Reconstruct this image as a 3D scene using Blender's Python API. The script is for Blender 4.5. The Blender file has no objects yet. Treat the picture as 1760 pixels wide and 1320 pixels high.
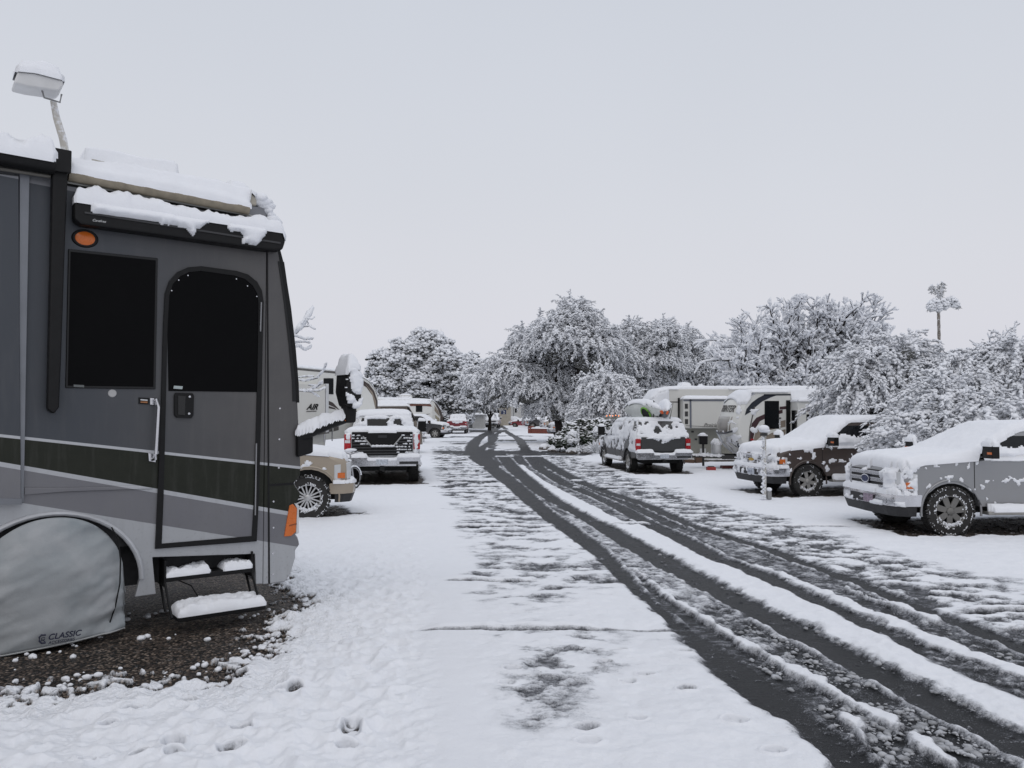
import bpy, bmesh, math, random
import numpy as np
from mathutils import Vector, Matrix, noise as mnoise
from mathutils.bvhtree import BVHTree
R = math.radians
random.seed(7); rng = np.random.default_rng(7)
scene = bpy.context.scene
COL = scene.collection
# ---------------------------------------------------------------- camera
CAMZ, FPX, PITCH = 2.15, 1370.0, math.atan(50/1370.0)
cam = bpy.data.cameras.new('camera'); cam.sensor_width = 36; cam.lens = FPX*36/1760
cam.clip_start = 0.05; cam.clip_end = 5000
camo = bpy.data.objects.new('camera', cam); COL.objects.link(camo); scene.camera = camo
camo.location = (0, 0, CAMZ); camo.rotation_euler = (math.pi/2+PITCH, 0, 0)
scene.render.resolution_x = 1024; scene.render.resolution_y = 768
# ---------------------------------------------------------------- sky and light
SUN_EL, SUN_ROT = R(58), R(200)
w = bpy.data.worlds.new("World"); scene.world = w; w.use_nodes = True
nt = w.node_tree; nt.nodes.clear()
sky = nt.nodes.new('ShaderNodeTexSky'); sky.sky_type = 'NISHITA'; sky.sun_disc = False
sky.sun_elevation = SUN_EL; sky.sun_rotation = SUN_ROT; sky.air_density = 3; sky.dust_density = 6
bg1 = nt.nodes.new('ShaderNodeBackground'); bg1.inputs[1].default_value = 0.012
nt.links.new(sky.outputs[0], bg1.inputs[0])
tc = nt.nodes.new('ShaderNodeTexCoord'); sx = nt.nodes.new('ShaderNodeSeparateXYZ')
nt.links.new(tc.outputs['Generated'], sx.inputs[0])
rp = nt.nodes.new('ShaderNodeValToRGB'); nt.links.new(sx.outputs[2], rp.inputs[0])
el = rp.color_ramp.elements
el[0].position = 0.0; el[0].color = (0.64, 0.65, 0.71, 1)
el[1].position = 1.0; el[1].color = (0.60, 0.635, 0.715, 1)
for p_, c_ in ((0.10, (0.60, 0.61, 0.675)), (0.30, (0.555, 0.572, 0.632)), (0.47, (0.522, 0.544, 0.604)), (0.7, (0.53, 0.56, 0.635))):
    e = el.new(p_); e.color = (*[min(1, q*1.06) for q in c_], 1)
nz_ = nt.nodes.new('ShaderNodeTexNoise'); nz_.inputs['Scale'].default_value = 1.6; nz_.inputs['Detail'].default_value = 3
nt.links.new(tc.outputs['Generated'], nz_.inputs['Vector'])
mr_ = nt.nodes.new('ShaderNodeMapRange'); mr_.inputs['To Min'].default_value = 0.95; mr_.inputs['To Max'].default_value = 1.05
nt.links.new(nz_.outputs[0], mr_.inputs[0])
vm_ = nt.nodes.new('ShaderNodeVectorMath'); vm_.operation = 'SCALE'
nt.links.new(rp.outputs[0], vm_.inputs[0]); nt.links.new(mr_.outputs[0], vm_.inputs['Scale'])
bg2 = nt.nodes.new('ShaderNodeBackground'); bg2.inputs[1].default_value = 1.0
nt.links.new(vm_.outputs[0], bg2.inputs[0])
ad = nt.nodes.new('ShaderNodeAddShader'); wo = nt.nodes.new('ShaderNodeOutputWorld')
nt.links.new(bg1.outputs[0], ad.inputs[0]); nt.links.new(bg2.outputs[0], ad.inputs[1]); nt.links.new(ad.outputs[0], wo.inputs[0])
sl = bpy.data.lights.new('sun', 'SUN'); sl.energy = 0.5; sl.angle = R(60); sl.color = (1, .97, .94)
so = bpy.data.objects.new('sun', sl); COL.objects.link(so)
so.rotation_euler = (R(90)-SUN_EL, 0, R(20))
scene.view_settings.view_transform = 'Standard'; scene.view_settings.look = 'None'
scene.view_settings.exposure = 0.05; scene.view_settings.gamma = 1
# ---------------------------------------------------------------- projection helpers: where things stand
CP, SP = math.cos(PITCH), math.sin(PITCH)
def ray(px, py):
    X = (px-880)/FPX; Y = (660-py)/FPX
    return X, CP-Y*SP, SP+Y*CP
def gz(y): 
    t = min(1, max(0, (y-5)/9)); return 0.28*(1-t*t*(3-2*t))
def gpt(px, py):
    X, Y, Z = ray(px, py); y = 10
    for _ in range(12):
        y = (gz(y)-CAMZ)/Z*Y
    return Vector((X/Y*y, y, gz(y)))
def at(px, py, d):
    X, Y, Z = ray(px, py); return Vector((X/Y*d, d, CAMZ+Z/Y*d))
def pxz(px, py, d): return at(px, py, d)
# ---------------------------------------------------------------- numpy noise
_T = rng.random((512, 512))
def vn(x, y, s=0):
    xi = np.floor(x); yi = np.floor(y); fx = x-xi; fy = y-yi
    fx = fx*fx*(3-2*fx); fy = fy*fy*(3-2*fy)
    a = (xi.astype(np.int64)+s*37) & 511; b = (yi.astype(np.int64)+s*91) & 511
    a1 = (a+1) & 511; b1 = (b+1) & 511
    return (_T[a, b]*(1-fx)+_T[a1, b]*fx)*(1-fy)+(_T[a, b1]*(1-fx)+_T[a1, b1]*fx)*fy
def fbm(x, y, o=4, s=0, g=0.5):
    x = np.asarray(x, float); y = np.asarray(y, float)
    t = 0; a = 1; n = 0; c, sn = 0.8, 0.6
    for i in range(o):
        t = t+a*vn(x, y, s+i*5); n += a; a *= g
        x, y = (x*c-y*sn)*2.03+3.1, (x*sn+y*c)*2.03+7.7
    return t/n
def sst(a, b, x):
    t = np.clip((x-a)/(b-a), 0, 1); return t*t*(3-2*t)
# ---------------------------------------------------------------- node helpers / materials
MATS = {}
def newmat(name):
    m = bpy.data.materials.new(name); m.use_nodes = True; t = m.node_tree
    b = t.nodes['Principled BSDF']; return m, t, b
def N(t, typ, **kw):
    n = t.nodes.new(typ)
    for k, v in kw.items():
        if k in n.inputs: n.inputs[k].default_value = v
        else: setattr(n, k, v)
    return n
def objco(t): return N(t, 'ShaderNodeTexCoord').outputs['Object']
def noise_n(t, scale, detail=4, rough=.55, vec=None):
    n = N(t, 'ShaderNodeTexNoise'); n.inputs['Scale'].default_value = scale; n.inputs['Detail'].default_value = detail
    n.inputs['Roughness'].default_value = rough
    t.links.new(vec or objco(t), n.inputs['Vector']); return n.outputs[0]
def mrange(t, v, a, b, c=0., d=1.):
    n = N(t, 'ShaderNodeMapRange'); n.inputs[1].default_value = a; n.inputs[2].default_value = b
    n.inputs[3].default_value = c; n.inputs[4].default_value = d; t.links.new(v, n.inputs[0]); return n.outputs[0]
def mth(t, op, a, b=None):
    n = N(t, 'ShaderNodeMath', operation=op)
    for i, v in enumerate((a, b)):
        if v is None: continue
        if isinstance(v, (int, float)): n.inputs[i].default_value = v
        else: t.links.new(v, n.inputs[i])
    return n.outputs[0]
def mixc(t, f, a, b):
    n = N(t, 'ShaderNodeMix', data_type='RGBA')
    if isinstance(f, (int, float)): n.inputs[0].default_value = f
    else: t.links.new(f, n.inputs[0])
    for i, v in ((6, a), (7, b)):
        if isinstance(v, tuple): n.inputs[i].default_value = (*v[:3], 1)
        else: t.links.new(v, n.inputs[i])
    return n.outputs[2]
def bump(t, b, h, s=.3, d=.02):
    n = N(t, 'ShaderNodeBump'); n.inputs['Strength'].default_value = s; n.inputs['Distance'].default_value = d
    t.links.new(h, n.inputs['Height']); t.links.new(n.outputs[0], b.inputs['Normal'])
SNOWC = (0.80, 0.815, 0.85)
def M(name, col, rough=.5, metal=0., var=.12, vs=3., bs=0., bsc=40., coat=0., spec=None):
    if name in MATS: return MATS[name]
    m, t, b = newmat(name)
    n = noise_n(t, vs, 5)
    c = mixc(t, mrange(t, n, .3, .7), tuple(x*(1-var) for x in col), tuple(min(1, x*(1+var)) for x in col))
    t.links.new(c, b.inputs['Base Color'])
    b.inputs['Roughness'].default_value = rough; b.inputs['Metallic'].default_value = metal
    b.inputs['Coat Weight'].default_value = coat
    if spec is not None: b.inputs['Specular IOR Level'].default_value = spec
    if rough > .1:
        n2 = noise_n(t, vs*7, 3)
        t.links.new(mrange(t, n2, .3, .7, max(.02, rough-.07), min(1, rough+.1)), b.inputs['Roughness'])
    if bs: bump(t, b, noise_n(t, bsc, 4), bs, .01)
    MATS[name] = m; return m
def paint(name, col, dirt=(.25, .22, .2), rough=.28, dz=.55, metal=.0, frost=.0):
    """vehicle paint: road dirt towards the sills, fine frost specks"""
    if name in MATS: return MATS[name]
    m, t, b = newmat(name)
    co = objco(t); s = N(t, 'ShaderNodeSeparateXYZ'); t.links.new(co, s.inputs[0])
    n = noise_n(t, 2.5, 6, .6); 
    k = mth(t, 'MULTIPLY', mrange(t, s.outputs[2], dz+.5, dz-.3), mrange(t, n, .35, .75))
    c = mixc(t, mth(t, 'MULTIPLY', k, .6), col, dirt)
    if frost:
        f = noise_n(t, 9, 8, .75)
        c = mixc(t, mrange(t, f, .62-frost, .66-frost), c, SNOWC)
    t.links.new(c, b.inputs['Base Color']); b.inputs['Metallic'].default_value = metal
    b.inputs['Coat Weight'].default_value = .5; b.inputs['Coat Roughness'].default_value = .15
    t.links.new(mrange(t, n, .3, .8, rough, rough+.25), b.inputs['Roughness'])
    MATS[name] = m; return m
def snow_mat(name='snow', bs=.35, col=SNOWC, sc=55):
    if name in MATS: return MATS[name]
    m, t, b = newmat(name)
    n = noise_n(t, sc, 6, .65); n2 = noise_n(t, 6, 4)
    t.links.new(mixc(t, mrange(t, n2, .3, .7), tuple(x*.96 for x in col), col), b.inputs['Base Color'])
    b.inputs['Roughness'].default_value = .75; b.inputs['Specular IOR Level'].default_value = .25
    bump(t, b, n, bs, .012); MATS[name] = m; return m
SNOW = snow_mat()
def topsnow(name, dark, lo=.05, hi=.35, rough=.8, sc=6., nz=.5):
    """plant or bark colour with snow lying on every upward face"""
    if name in MATS: return MATS[name]
    m, t, b = newmat(name)
    g = N(t, 'ShaderNodeNewGeometry'); s = N(t, 'ShaderNodeSeparateXYZ'); t.links.new(g.outputs['Normal'], s.inputs[0])
    n = noise_n(t, sc, 4, .6)
    v = mth(t, 'ADD', s.outputs[2], mth(t, 'MULTIPLY', mth(t, 'SUBTRACT', n, .5), nz*2))
    d = mixc(t, mrange(t, noise_n(t, .9, 3), .3, .7), tuple(x*.7 for x in dark), tuple(x*1.35 for x in dark))
    t.links.new(mixc(t, mrange(t, v, lo, hi), d, SNOWC), b.inputs['Base Color'])
    b.inputs['Roughness'].default_value = rough; b.inputs['Specular IOR Level'].default_value = .2
    MATS[name] = m; return m
# ---------------------------------------------------------------- objects
def tag(o, label=None, cat=None, group=None, kind=None):
    if label: o['label'] = label
    if cat: o['category'] = cat
    if group: o['group'] = group
    if kind: o['kind'] = kind
    return o
def thing(name, label, cat, loc=(0, 0, 0), rz=0, group=None, sc=1.0):
    o = bpy.data.objects.new(name, None); COL.objects.link(o); o.empty_display_size = .2
    o.location = loc; o.rotation_euler = (0, 0, rz); o.scale = (sc, sc, sc)
    return tag(o, label, cat, group)
def mesh_np(name, V, F, mats, parent=None, smooth=True, midx=None):
    """F: (n,3) or (n,4) int array, or list of such arrays"""
    V = np.asarray(V, np.float32); Fs = F if isinstance(F, list) and len(F) and getattr(F[0], 'ndim', 1) == 2 else [F]
    Fs = [np.asarray(f, np.int32) for f in Fs if len(f)]
    me = bpy.data.meshes.new(name)
    me.vertices.add(len(V)); me.vertices.foreach_set('co', V.ravel())
    tot = sum(f.size for f in Fs); npoly = sum(len(f) for f in Fs)
    me.loops.add(tot); me.loops.foreach_set('vertex_index', np.concatenate([f.ravel() for f in Fs]))
    me.polygons.add(npoly)
    ls = []; st = 0
    for f in Fs:
        ls.append(st+np.arange(len(f))*f.shape[1]); st += f.size
    me.polygons.foreach_set('loop_start', np.concatenate(ls).astype(np.int32))
    me.polygons.foreach_set('use_smooth', np.full(npoly, smooth))
    if midx is not None: me.polygons.foreach_set('material_index', np.asarray(midx, np.int32))
    me.update(calc_edges=True); me.validate()
    for m in (mats if isinstance(mats, (list, tuple)) else [mats]): me.materials.append(m)
    o = bpy.data.objects.new(name, me); COL.objects.link(o)
    if parent is not None: o.parent = parent
    return o
class MB:
    """gathers shapes and links them as ONE mesh object"""
    def __init__(s): s.v = []; s.f = []
    def add(s, vs, fs):
        n = len(s.v); s.v += [tuple(v) for v in vs]; s.f += [tuple(i+n for i in f) for f in fs]; return s
    def box(s, x0, x1, y0, y1, z0, z1):
        return s.add([(x0, y0, z0), (x1, y0, z0), (x1, y1, z0), (x0, y1, z0), (x0, y0, z1), (x1, y0, z1), (x1, y1, z1), (x0, y1, z1)],
                     [(0, 3, 2, 1), (4, 5, 6, 7), (0, 1, 5, 4), (1, 2, 6, 5), (2, 3, 7, 6), (3, 0, 4, 7)])
    def loft(s, rings, cap=True):
        n = len(rings[0]); vs = [p for r in rings for p in r]; fs = []
        for k in range(len(rings)-1):
            for i in range(n):
                j = (i+1) % n; fs.append((k*n+i, k*n+j, (k+1)*n+j, (k+1)*n+i))
        if cap: fs.append(tuple(range(n))[::-1]); fs.append(tuple(range((len(rings)-1)*n, len(rings)*n)))
        return s.add(vs, fs)
    def prism(s, pts, y0, y1, ax='y', f=None):
        """polygon in (x,z) pushed along y"""
        g = f or (lambda p, y: (p[0], y, p[1]))
        return s.loft([[g(p, y0) for p in pts], [g(p, y1) for p in pts]])
    def tube(s, pts, r, n=8, cap=True):
        P = [Vector(p) for p in pts]; rr = r if isinstance(r, (list, tuple)) else [r]*len(P); rings = []
        up = Vector((0, 0, 1)); 
        for i, p in enumerate(P):
            d = (P[min(i+1, len(P)-1)]-P[max(i-1, 0)]).normalized()
            a = d.cross(up if abs(d.z) < .95 else Vector((1, 0, 0))).normalized(); b = a.cross(d)
            rings.append([p+(a*math.cos(2*math.pi*k/n)+b*math.sin(2*math.pi*k/n))*rr[i] for k in range(n)])
        return s.loft(rings, cap)
    def lathe(s, prof, n=32, c=(0, 0, 0), axis='y', cap=True):
        """prof: list of (radius, offset along axis)"""
        rings = []
        for (r, h) in prof:
            ring = []
            for k in range(n):
                a = 2*math.pi*k/n; u, v = r*math.cos(a), r*math.sin(a)
                ring.append((c[0]+u, c[1]+h, c[2]+v) if axis == 'y' else (c[0]+h, c[1]+u, c[2]+v) if axis == 'x' else (c[0]+u, c[1]+v, c[2]+h))
            rings.append(ring)
        return s.loft(rings, cap)
    def ball(s, c, r, n=8):
        rx, ry, rz = r if isinstance(r, tuple) else (r, r, r)
        rings = []
        for i in range(1, n):
            a = math.pi*i/n
            rings.append([(c[0]+rx*math.sin(a)*math.cos(2*math.pi*k/(2*n)), c[1]+ry*math.sin(a)*math.sin(2*math.pi*k/(2*n)), c[2]-rz*math.cos(a)) for k in range(2*n)])
        return s.loft(rings, True)
    def xf(s, fn): s.v = [tuple(fn(Vector(v))) for v in s.v]; return s
    def build(s, name, m, parent=None, smooth=False, bev=0, seg=2, label=None, ang=35):
        me = bpy.data.meshes.new(name); me.from_pydata(s.v, [], s.f)
        bm = bmesh.new(); bm.from_mesh(me); bmesh.ops.recalc_face_normals(bm, faces=bm.faces)
        big = [f for f in bm.faces if len(f.verts) > 4]
        if big: bmesh.ops.triangulate(bm, faces=big)
        bm.to_mesh(me); bm.free()
        for q in (m if isinstance(m, (list, tuple)) else [m]): me.materials.append(q)
        me.polygons.foreach_set('use_smooth', [smooth or bev > 0]*len(me.polygons))
        o = bpy.data.objects.new(name, me); COL.objects.link(o)
        if parent is not None: o.parent = parent
        if bev:
            b = o.modifiers.new('bevel', 'BEVEL'); b.width = bev; b.segments = seg; b.limit_method = 'ANGLE'; b.angle_limit = R(ang)
            b.harden_normals = True
        elif smooth: me.set_sharp_from_angle(angle=R(45))
        if label: o['label'] = label
        return o
def text(s, size, mat, parent, loc, rot, shear=0., ext=.002, name='lettering', sx=1., bold=0.):
    cu = bpy.data.curves.new('lettering', 'FONT'); cu.body = s; cu.size = size; cu.extrude = ext; cu.shear = shear; cu.offset = bold
    to = bpy.data.objects.new('lettering_curve', cu); COL.objects.link(to)
    dg = bpy.context.evaluated_depsgraph_get()
    me = bpy.data.meshes.new_from_object(to.evaluated_get(dg)); bpy.data.objects.remove(to)
    me.materials.clear(); me.materials.append(mat)
    o = bpy.data.objects.new(name, me); COL.objects.link(o); o.parent = parent
    o.location = loc; o.rotation_euler = rot; o.scale = (sx, 1, 1); return o
# ---------------------------------------------------------------- snow lying on, or stuck to, the faces of a thing
def bvh_of(objs):
    V, F = [], []
    for o in objs:
        n = len(V); mx = o.matrix_basis
        V += [mx @ v.co for v in o.data.vertices]; F += [tuple(i+n for i in p.vertices) for p in o.data.polygons]
    return BVHTree.FromPolygons(V, F)
def snow_shell(root, objs, box, res, T, ax='top', mask=None, minn=.3, jump=.12, name='snow_cover', seed=0, lump=.35, ls=5., edge=.45, blur=2, wid=4, mat=None, label=None, zmin=None):
    """rays fall on the thing along one axis; where they land a layer T thick is laid, rounded at its rim"""
    bv = bvh_of(objs); (u0, u1), (v0, v1) = box
    nu = max(3, int((u1-u0)/res)+1); nv = max(3, int((v1-v0)/res)+1)
    U = np.linspace(u0, u1, nu); W = np.linspace(v0, v1, nv)
    if ax == 'top': f = lambda u, v, h: (u, v, h); d = Vector((0, 0, -1)); o0 = lambda u, v: Vector((u, v, 20))
    elif ax == '+y': f = lambda u, v, h: (u, h, v); d = Vector((0, -1, 0)); o0 = lambda u, v: Vector((u, 20, v))
    elif ax == '-y': f = lambda u, v, h: (u, -h, v); d = Vector((0, 1, 0)); o0 = lambda u, v: Vector((u, -20, v))
    elif ax == '+x': f = lambda u, v, h: (h, u, v); d = Vector((-1, 0, 0)); o0 = lambda u, v: Vector((20, u, v))
    elif ax == '-x': f = lambda u, v, h: (-h, u, v); d = Vector((1, 0, 0)); o0 = lambda u, v: Vector((-20, u, v))
    H = np.full((nu, nv), np.nan)
    for i, u in enumerate(U):
        for j, v in enumerate(W):
            loc, nrm, idx, dist = bv.ray_cast(o0(u, v), d)
            if loc is not None and abs(nrm.dot(d)) > minn:
                if zmin is not None and loc.z < zmin: continue
                H[i, j] = 20-dist
    uu, vv = np.meshgrid(U, W, indexing='ij')
    nzv = fbm(uu*ls+seed*3.7, vv*ls+seed*1.3, 4, seed)
    ok = ~np.isnan(H)
    if mask is not None: ok &= mask(uu, vv, np.nan_to_num(H), nzv)
    Hf = np.where(ok, H, 0)
    def sh(a, i, j, fill=0): 
        p = np.pad(a, 1, constant_values=fill); return p[1+i:1+i+a.shape[0], 1+j:1+j+a.shape[1]]
    nb = [(1, 0), (-1, 0), (0, 1), (0, -1)]
    # a rim wherever the surface steps down
    rim = ~ok
    for i, j in nb:
        k2 = sh(ok, i, j, False); h2 = sh(Hf, i, j)
        rim |= ok & (~k2 | (h2 < Hf-jump))
    dist = np.where(rim, 0., 99.)
    for _ in range(wid):
        for i, j in nb+[(1, 1), (-1, 1), (1, -1), (-1, -1)]:
            dist = np.minimum(dist, sh(dist, i, j, 99.)+(1 if i*j == 0 else 1.41))
    prof = edge+(1-edge)*np.sqrt(np.clip(dist/wid, 0, 1)*(2-np.clip(dist/wid, 0, 1)))
    Hs = Hf.copy()
    for _ in range(blur):
        a = Hs*ok; c = ok.astype(float)
        for i, j in nb:
            h2 = sh(Hs, i, j); m2 = sh(ok, i, j, False) & (abs(h2-Hs) < jump*1.5); a = a+h2*m2; c = c+m2
        Hs = np.where(ok, a/np.maximum(c, 1), Hs)
    Hs = np.maximum(Hs, Hf-.01)
    th = T*prof*(1+lump*2*(nzv-.5)+lump*.7*(fbm(uu*ls*5, vv*ls*5, 3, seed+9)-.5))
    top = Hs+np.maximum(th, T*.15)
    # overhang: one ring beyond the rim
    ok2 = ok.copy(); top2 = top.copy(); Hb = Hf.copy()
    for i, j in nb:
        k2 = sh(ok, i, j, False) & ~ok2; t2 = sh(top, i, j); h2 = sh(Hf, i, j)
        top2 = np.where(k2, h2+(t2-h2)*.55, top2); Hb = np.where(k2, h2, Hb); ok2 |= k2
    lat = res*.35*(fbm(uu*12, vv*12, 2, seed+3)-.5)*2
    idx = np.full((nu, nv), -1); ii = np.argwhere(ok2); idx[ok2] = np.arange(len(ii))
    if len(ii) < 4: return None
    V = [f(uu[i, j]+lat[i, j], vv[i, j]+lat[j % nu, i % nv], top2[i, j]) for i, j in ii]
    B = [f(uu[i, j], vv[i, j], Hb[i, j]-.012) for i, j in ii]
    n = len(V); F = []
    q = np.zeros((nu-1, nv-1), bool); lim = max(.35, jump*3)
    for i in range(nu-1):
        for j in range(nv-1):
            c = (idx[i, j], idx[i+1, j], idx[i+1, j+1], idx[i, j+1])
            if min(c) < 0: continue
            t4 = (top2[i, j], top2[i+1, j], top2[i+1, j+1], top2[i, j+1])
            if max(t4)-min(t4) > lim: continue
            q[i, j] = True; F.append(c)
    qp = np.pad(q, 1)
    for i, j in np.argwhere(q):
        a, b_, c, d_ = idx[i, j], idx[i+1, j], idx[i+1, j+1], idx[i, j+1]
        for (di, dj, e0, e1) in ((0, -1, a, b_), (1, 0, b_, c), (0, 1, c, d_), (-1, 0, d_, a)):
            if not qp[i+1+di, j+1+dj]: F.append((e1, e0, e0+n, e1+n))
    if not F: return None
    o = mesh_np(name, np.array(V+B), np.array(F), mat or SNOW, root)
    bm = bmesh.new(); bm.from_mesh(o.data)
    bmesh.ops.delete(bm, geom=[v for v in bm.verts if not v.link_faces], context='VERTS')
    bmesh.ops.recalc_face_normals(bm, faces=bm.faces); bm.to_mesh(o.data); bm.free()
    if label: o['label'] = label
    return o
# icosphere base for lumps of snow and leaf tufts
def ico(sub):
    bm = bmesh.new(); bmesh.ops.create_icosphere(bm, subdivisions=sub, radius=1)
    V = np.array([v.co[:] for v in bm.verts]); F = np.array([[v.index for v in f.verts] for f in bm.faces]); bm.free(); return V, F
ICO1, ICO2, ICO3 = ico(1), ico(2), ico(3)
def blobs(name, C, S, mats, parent=None, base=ICO1, jit=.22, D=None, midx=0, smooth=True, collect=False):
    """C (n,3) centres, S (n,3) radii, D (n,3) optional long axis for the x radius"""
    C = np.asarray(C, float); n = len(C); S = np.asarray(S, float)
    if S.ndim == 0: S = np.full(n, float(S))
    if S.ndim == 1: S = np.repeat(S[:, None], 3, 1)
    bv, bf = base; k = len(bv)
    P = bv[None]*(1+jit*(rng.random((n, k, 1))*2-1))
    P = P*S[:, None, :]
    if D is not None:
        d = np.asarray(D, float); d /= np.maximum(1e-6, np.linalg.norm(d, axis=1, keepdims=True))
        up = np.tile([0, 0, 1.], (n, 1)); up[abs(d[:, 2]) > .95] = [1, 0, 0]
        a = np.cross(up, d); a /= np.linalg.norm(a, axis=1, keepdims=True); b = np.cross(d, a)
        P = P[:, :, :1]*d[:, None]+P[:, :, 1:2]*a[:, None]+P[:, :, 2:]*b[:, None]
    else:
        th = rng.random(n)*6.28; c, s = np.cos(th)[:, None], np.sin(th)[:, None]
        x = P[:, :, 0]*c-P[:, :, 1]*s; y = P[:, :, 0]*s+P[:, :, 1]*c; P = np.stack([x, y, P[:, :, 2]], 2)
    V = (P+C[:, None]).reshape(-1, 3); F = (bf[None]+(np.arange(n)*k)[:, None, None]).reshape(-1, 3)
    if collect: return V, F
    return mesh_np(name, V, F, mats, parent, smooth)
# ================================================================ GROUND: road, verge, snow, tracks
def band(tab): 
    a = np.array(tab, float); return a[:, 0], a[:, 1], a[:, 2]
BAND_A = [(780, 795, 838), (786, 803, 845), (807, 832, 862), (822, 850, 885), (840, 872, 905), (854, 887, 922), (879, 916, 950), (903, 944, 985), (943, 1000, 1040), (970, 1032, 1066), (1016, 1078, 1108), (1081, 1150, 1185), (1092, 1160, 1212), (1139, 1205, 1279), (1175, 1235, 1335), (1219, 1293, 1390), (1258, 1367, 1440), (1320, 1425, 1520)]
BAND_A2 = [(1005, 1098, 1112), (1041, 1132, 1162), (1086, 1190, 1230), (1127, 1260, 1298), (1172, 1325, 1358), (1227, 1395, 1445), (1320, 1520, 1600)]
RIDGE_A = [(985, 1085, 1098), (1009, 1115, 1130), (1041, 1156, 1172), (1086, 1224, 1244), (1127, 1292, 1312), (1168, 1366, 1390), (1209, 1438, 1468), (1248, 1512, 1545), (1288, 1566, 1605), (1320, 1612, 1650)]
RIDGE_A4 = [(1235, 1440, 1444), (1250, 1448, 1480), (1290, 1480, 1500), (1300, 1494, 1500)]
BAND_B = [(780, 850, 866), (789, 856, 880), (805, 867, 895), (830, 895, 924), (850, 920, 950), (861, 937, 965), (881, 973, 1000), (904, 1012, 1047), (914, 1026, 1068), (965, 1104, 1165), (1025, 1216, 1277), (1090, 1328, 1412), (1107, 1362, 1446), (1161, 1470, 1549), (1209, 1553, 1650), (1259, 1644, 1760), (1320, 1764, 1890)]
BAND_E = [(780, 893, 915), (786, 900, 920), (805, 915, 938), (830, 952, 980), (850, 1000, 1025), (871, 1045, 1075), (903, 1100, 1135), (925, 1145, 1187), (962, 1210, 1255), (991, 1285, 1335), (1038, 1389, 1435), (1090, 1497, 1550), (1159, 1626, 1715), (1211, 1760, 1860), (1320, 2010, 2150)]
BAND_F = [(975, 1285, 1300), (991, 1335, 1352), (1005, 1360, 1385), (1047, 1452, 1478), (1077, 1520, 1563), (1120, 1615, 1652), (1159, 1712, 1765), (1211, 1855, 1890), (1320, 2120, 2180)]
BAND_H = [(780, 905, 925), (789, 914, 936), (811, 950, 974), (834, 994, 1019), (848, 1033, 1058), (871, 1101, 1128), (903, 1170, 1196), (925, 1236, 1266), (946, 1302, 1334), (973, 1370, 1404), (995, 1435, 1472), (1042, 1540, 1582), (1073, 1624, 1672), (1111, 1708, 1764), (1180, 1890, 1960), (1320, 2200, 2300)]
RIDGE_G = [(1018, 1450, 1456), (1023, 1460, 1474), (1048, 1528, 1546), (1073, 1596, 1612), (1079, 1608, 1614)]
CLEAN_R = [(786, 985, 2500), (805, 1040, 2500), (819, 1080, 2500), (846, 1164, 2500), (864, 1227, 2500), (903, 1372, 2500), (926, 1440, 2500), (969, 1588, 2500), (1008, 1740, 2500), (1320, 2400, 3000)]
LEFT_EDGE = [(770, 742, 0), (800, 748, 0), (830, 756, 0), (860, 770, 0), (900, 790, 0), (950, 800, 0), (1003, 815, 0), (1050, 850, 0), (1100, 865, 0), (1200, 880, 0), (1320, 900, 0)]
JOINTS = [(1088, 770, 1153, .085), (1003, 785, 915, .08), (908, 790, 948, .09), (838, 752, 868, .10), (828, 760, 852, .08), (805, 752, 832, .10), (786.5, 738, 1010, .13), (841, 1040, 1165, .10), (908, 1222, 1450, .09), (811, 1000, 1062, .10), (1057, 1662, 1900, .10),
          (904, 1058, 1104, .08), (841, 955, 990, .09), (829, 985, 1000, .12), (773, 815, 905, .15), (760, 762, 800, .25)]
JCROSS = [((-4, 1), (2, 4))]
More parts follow.
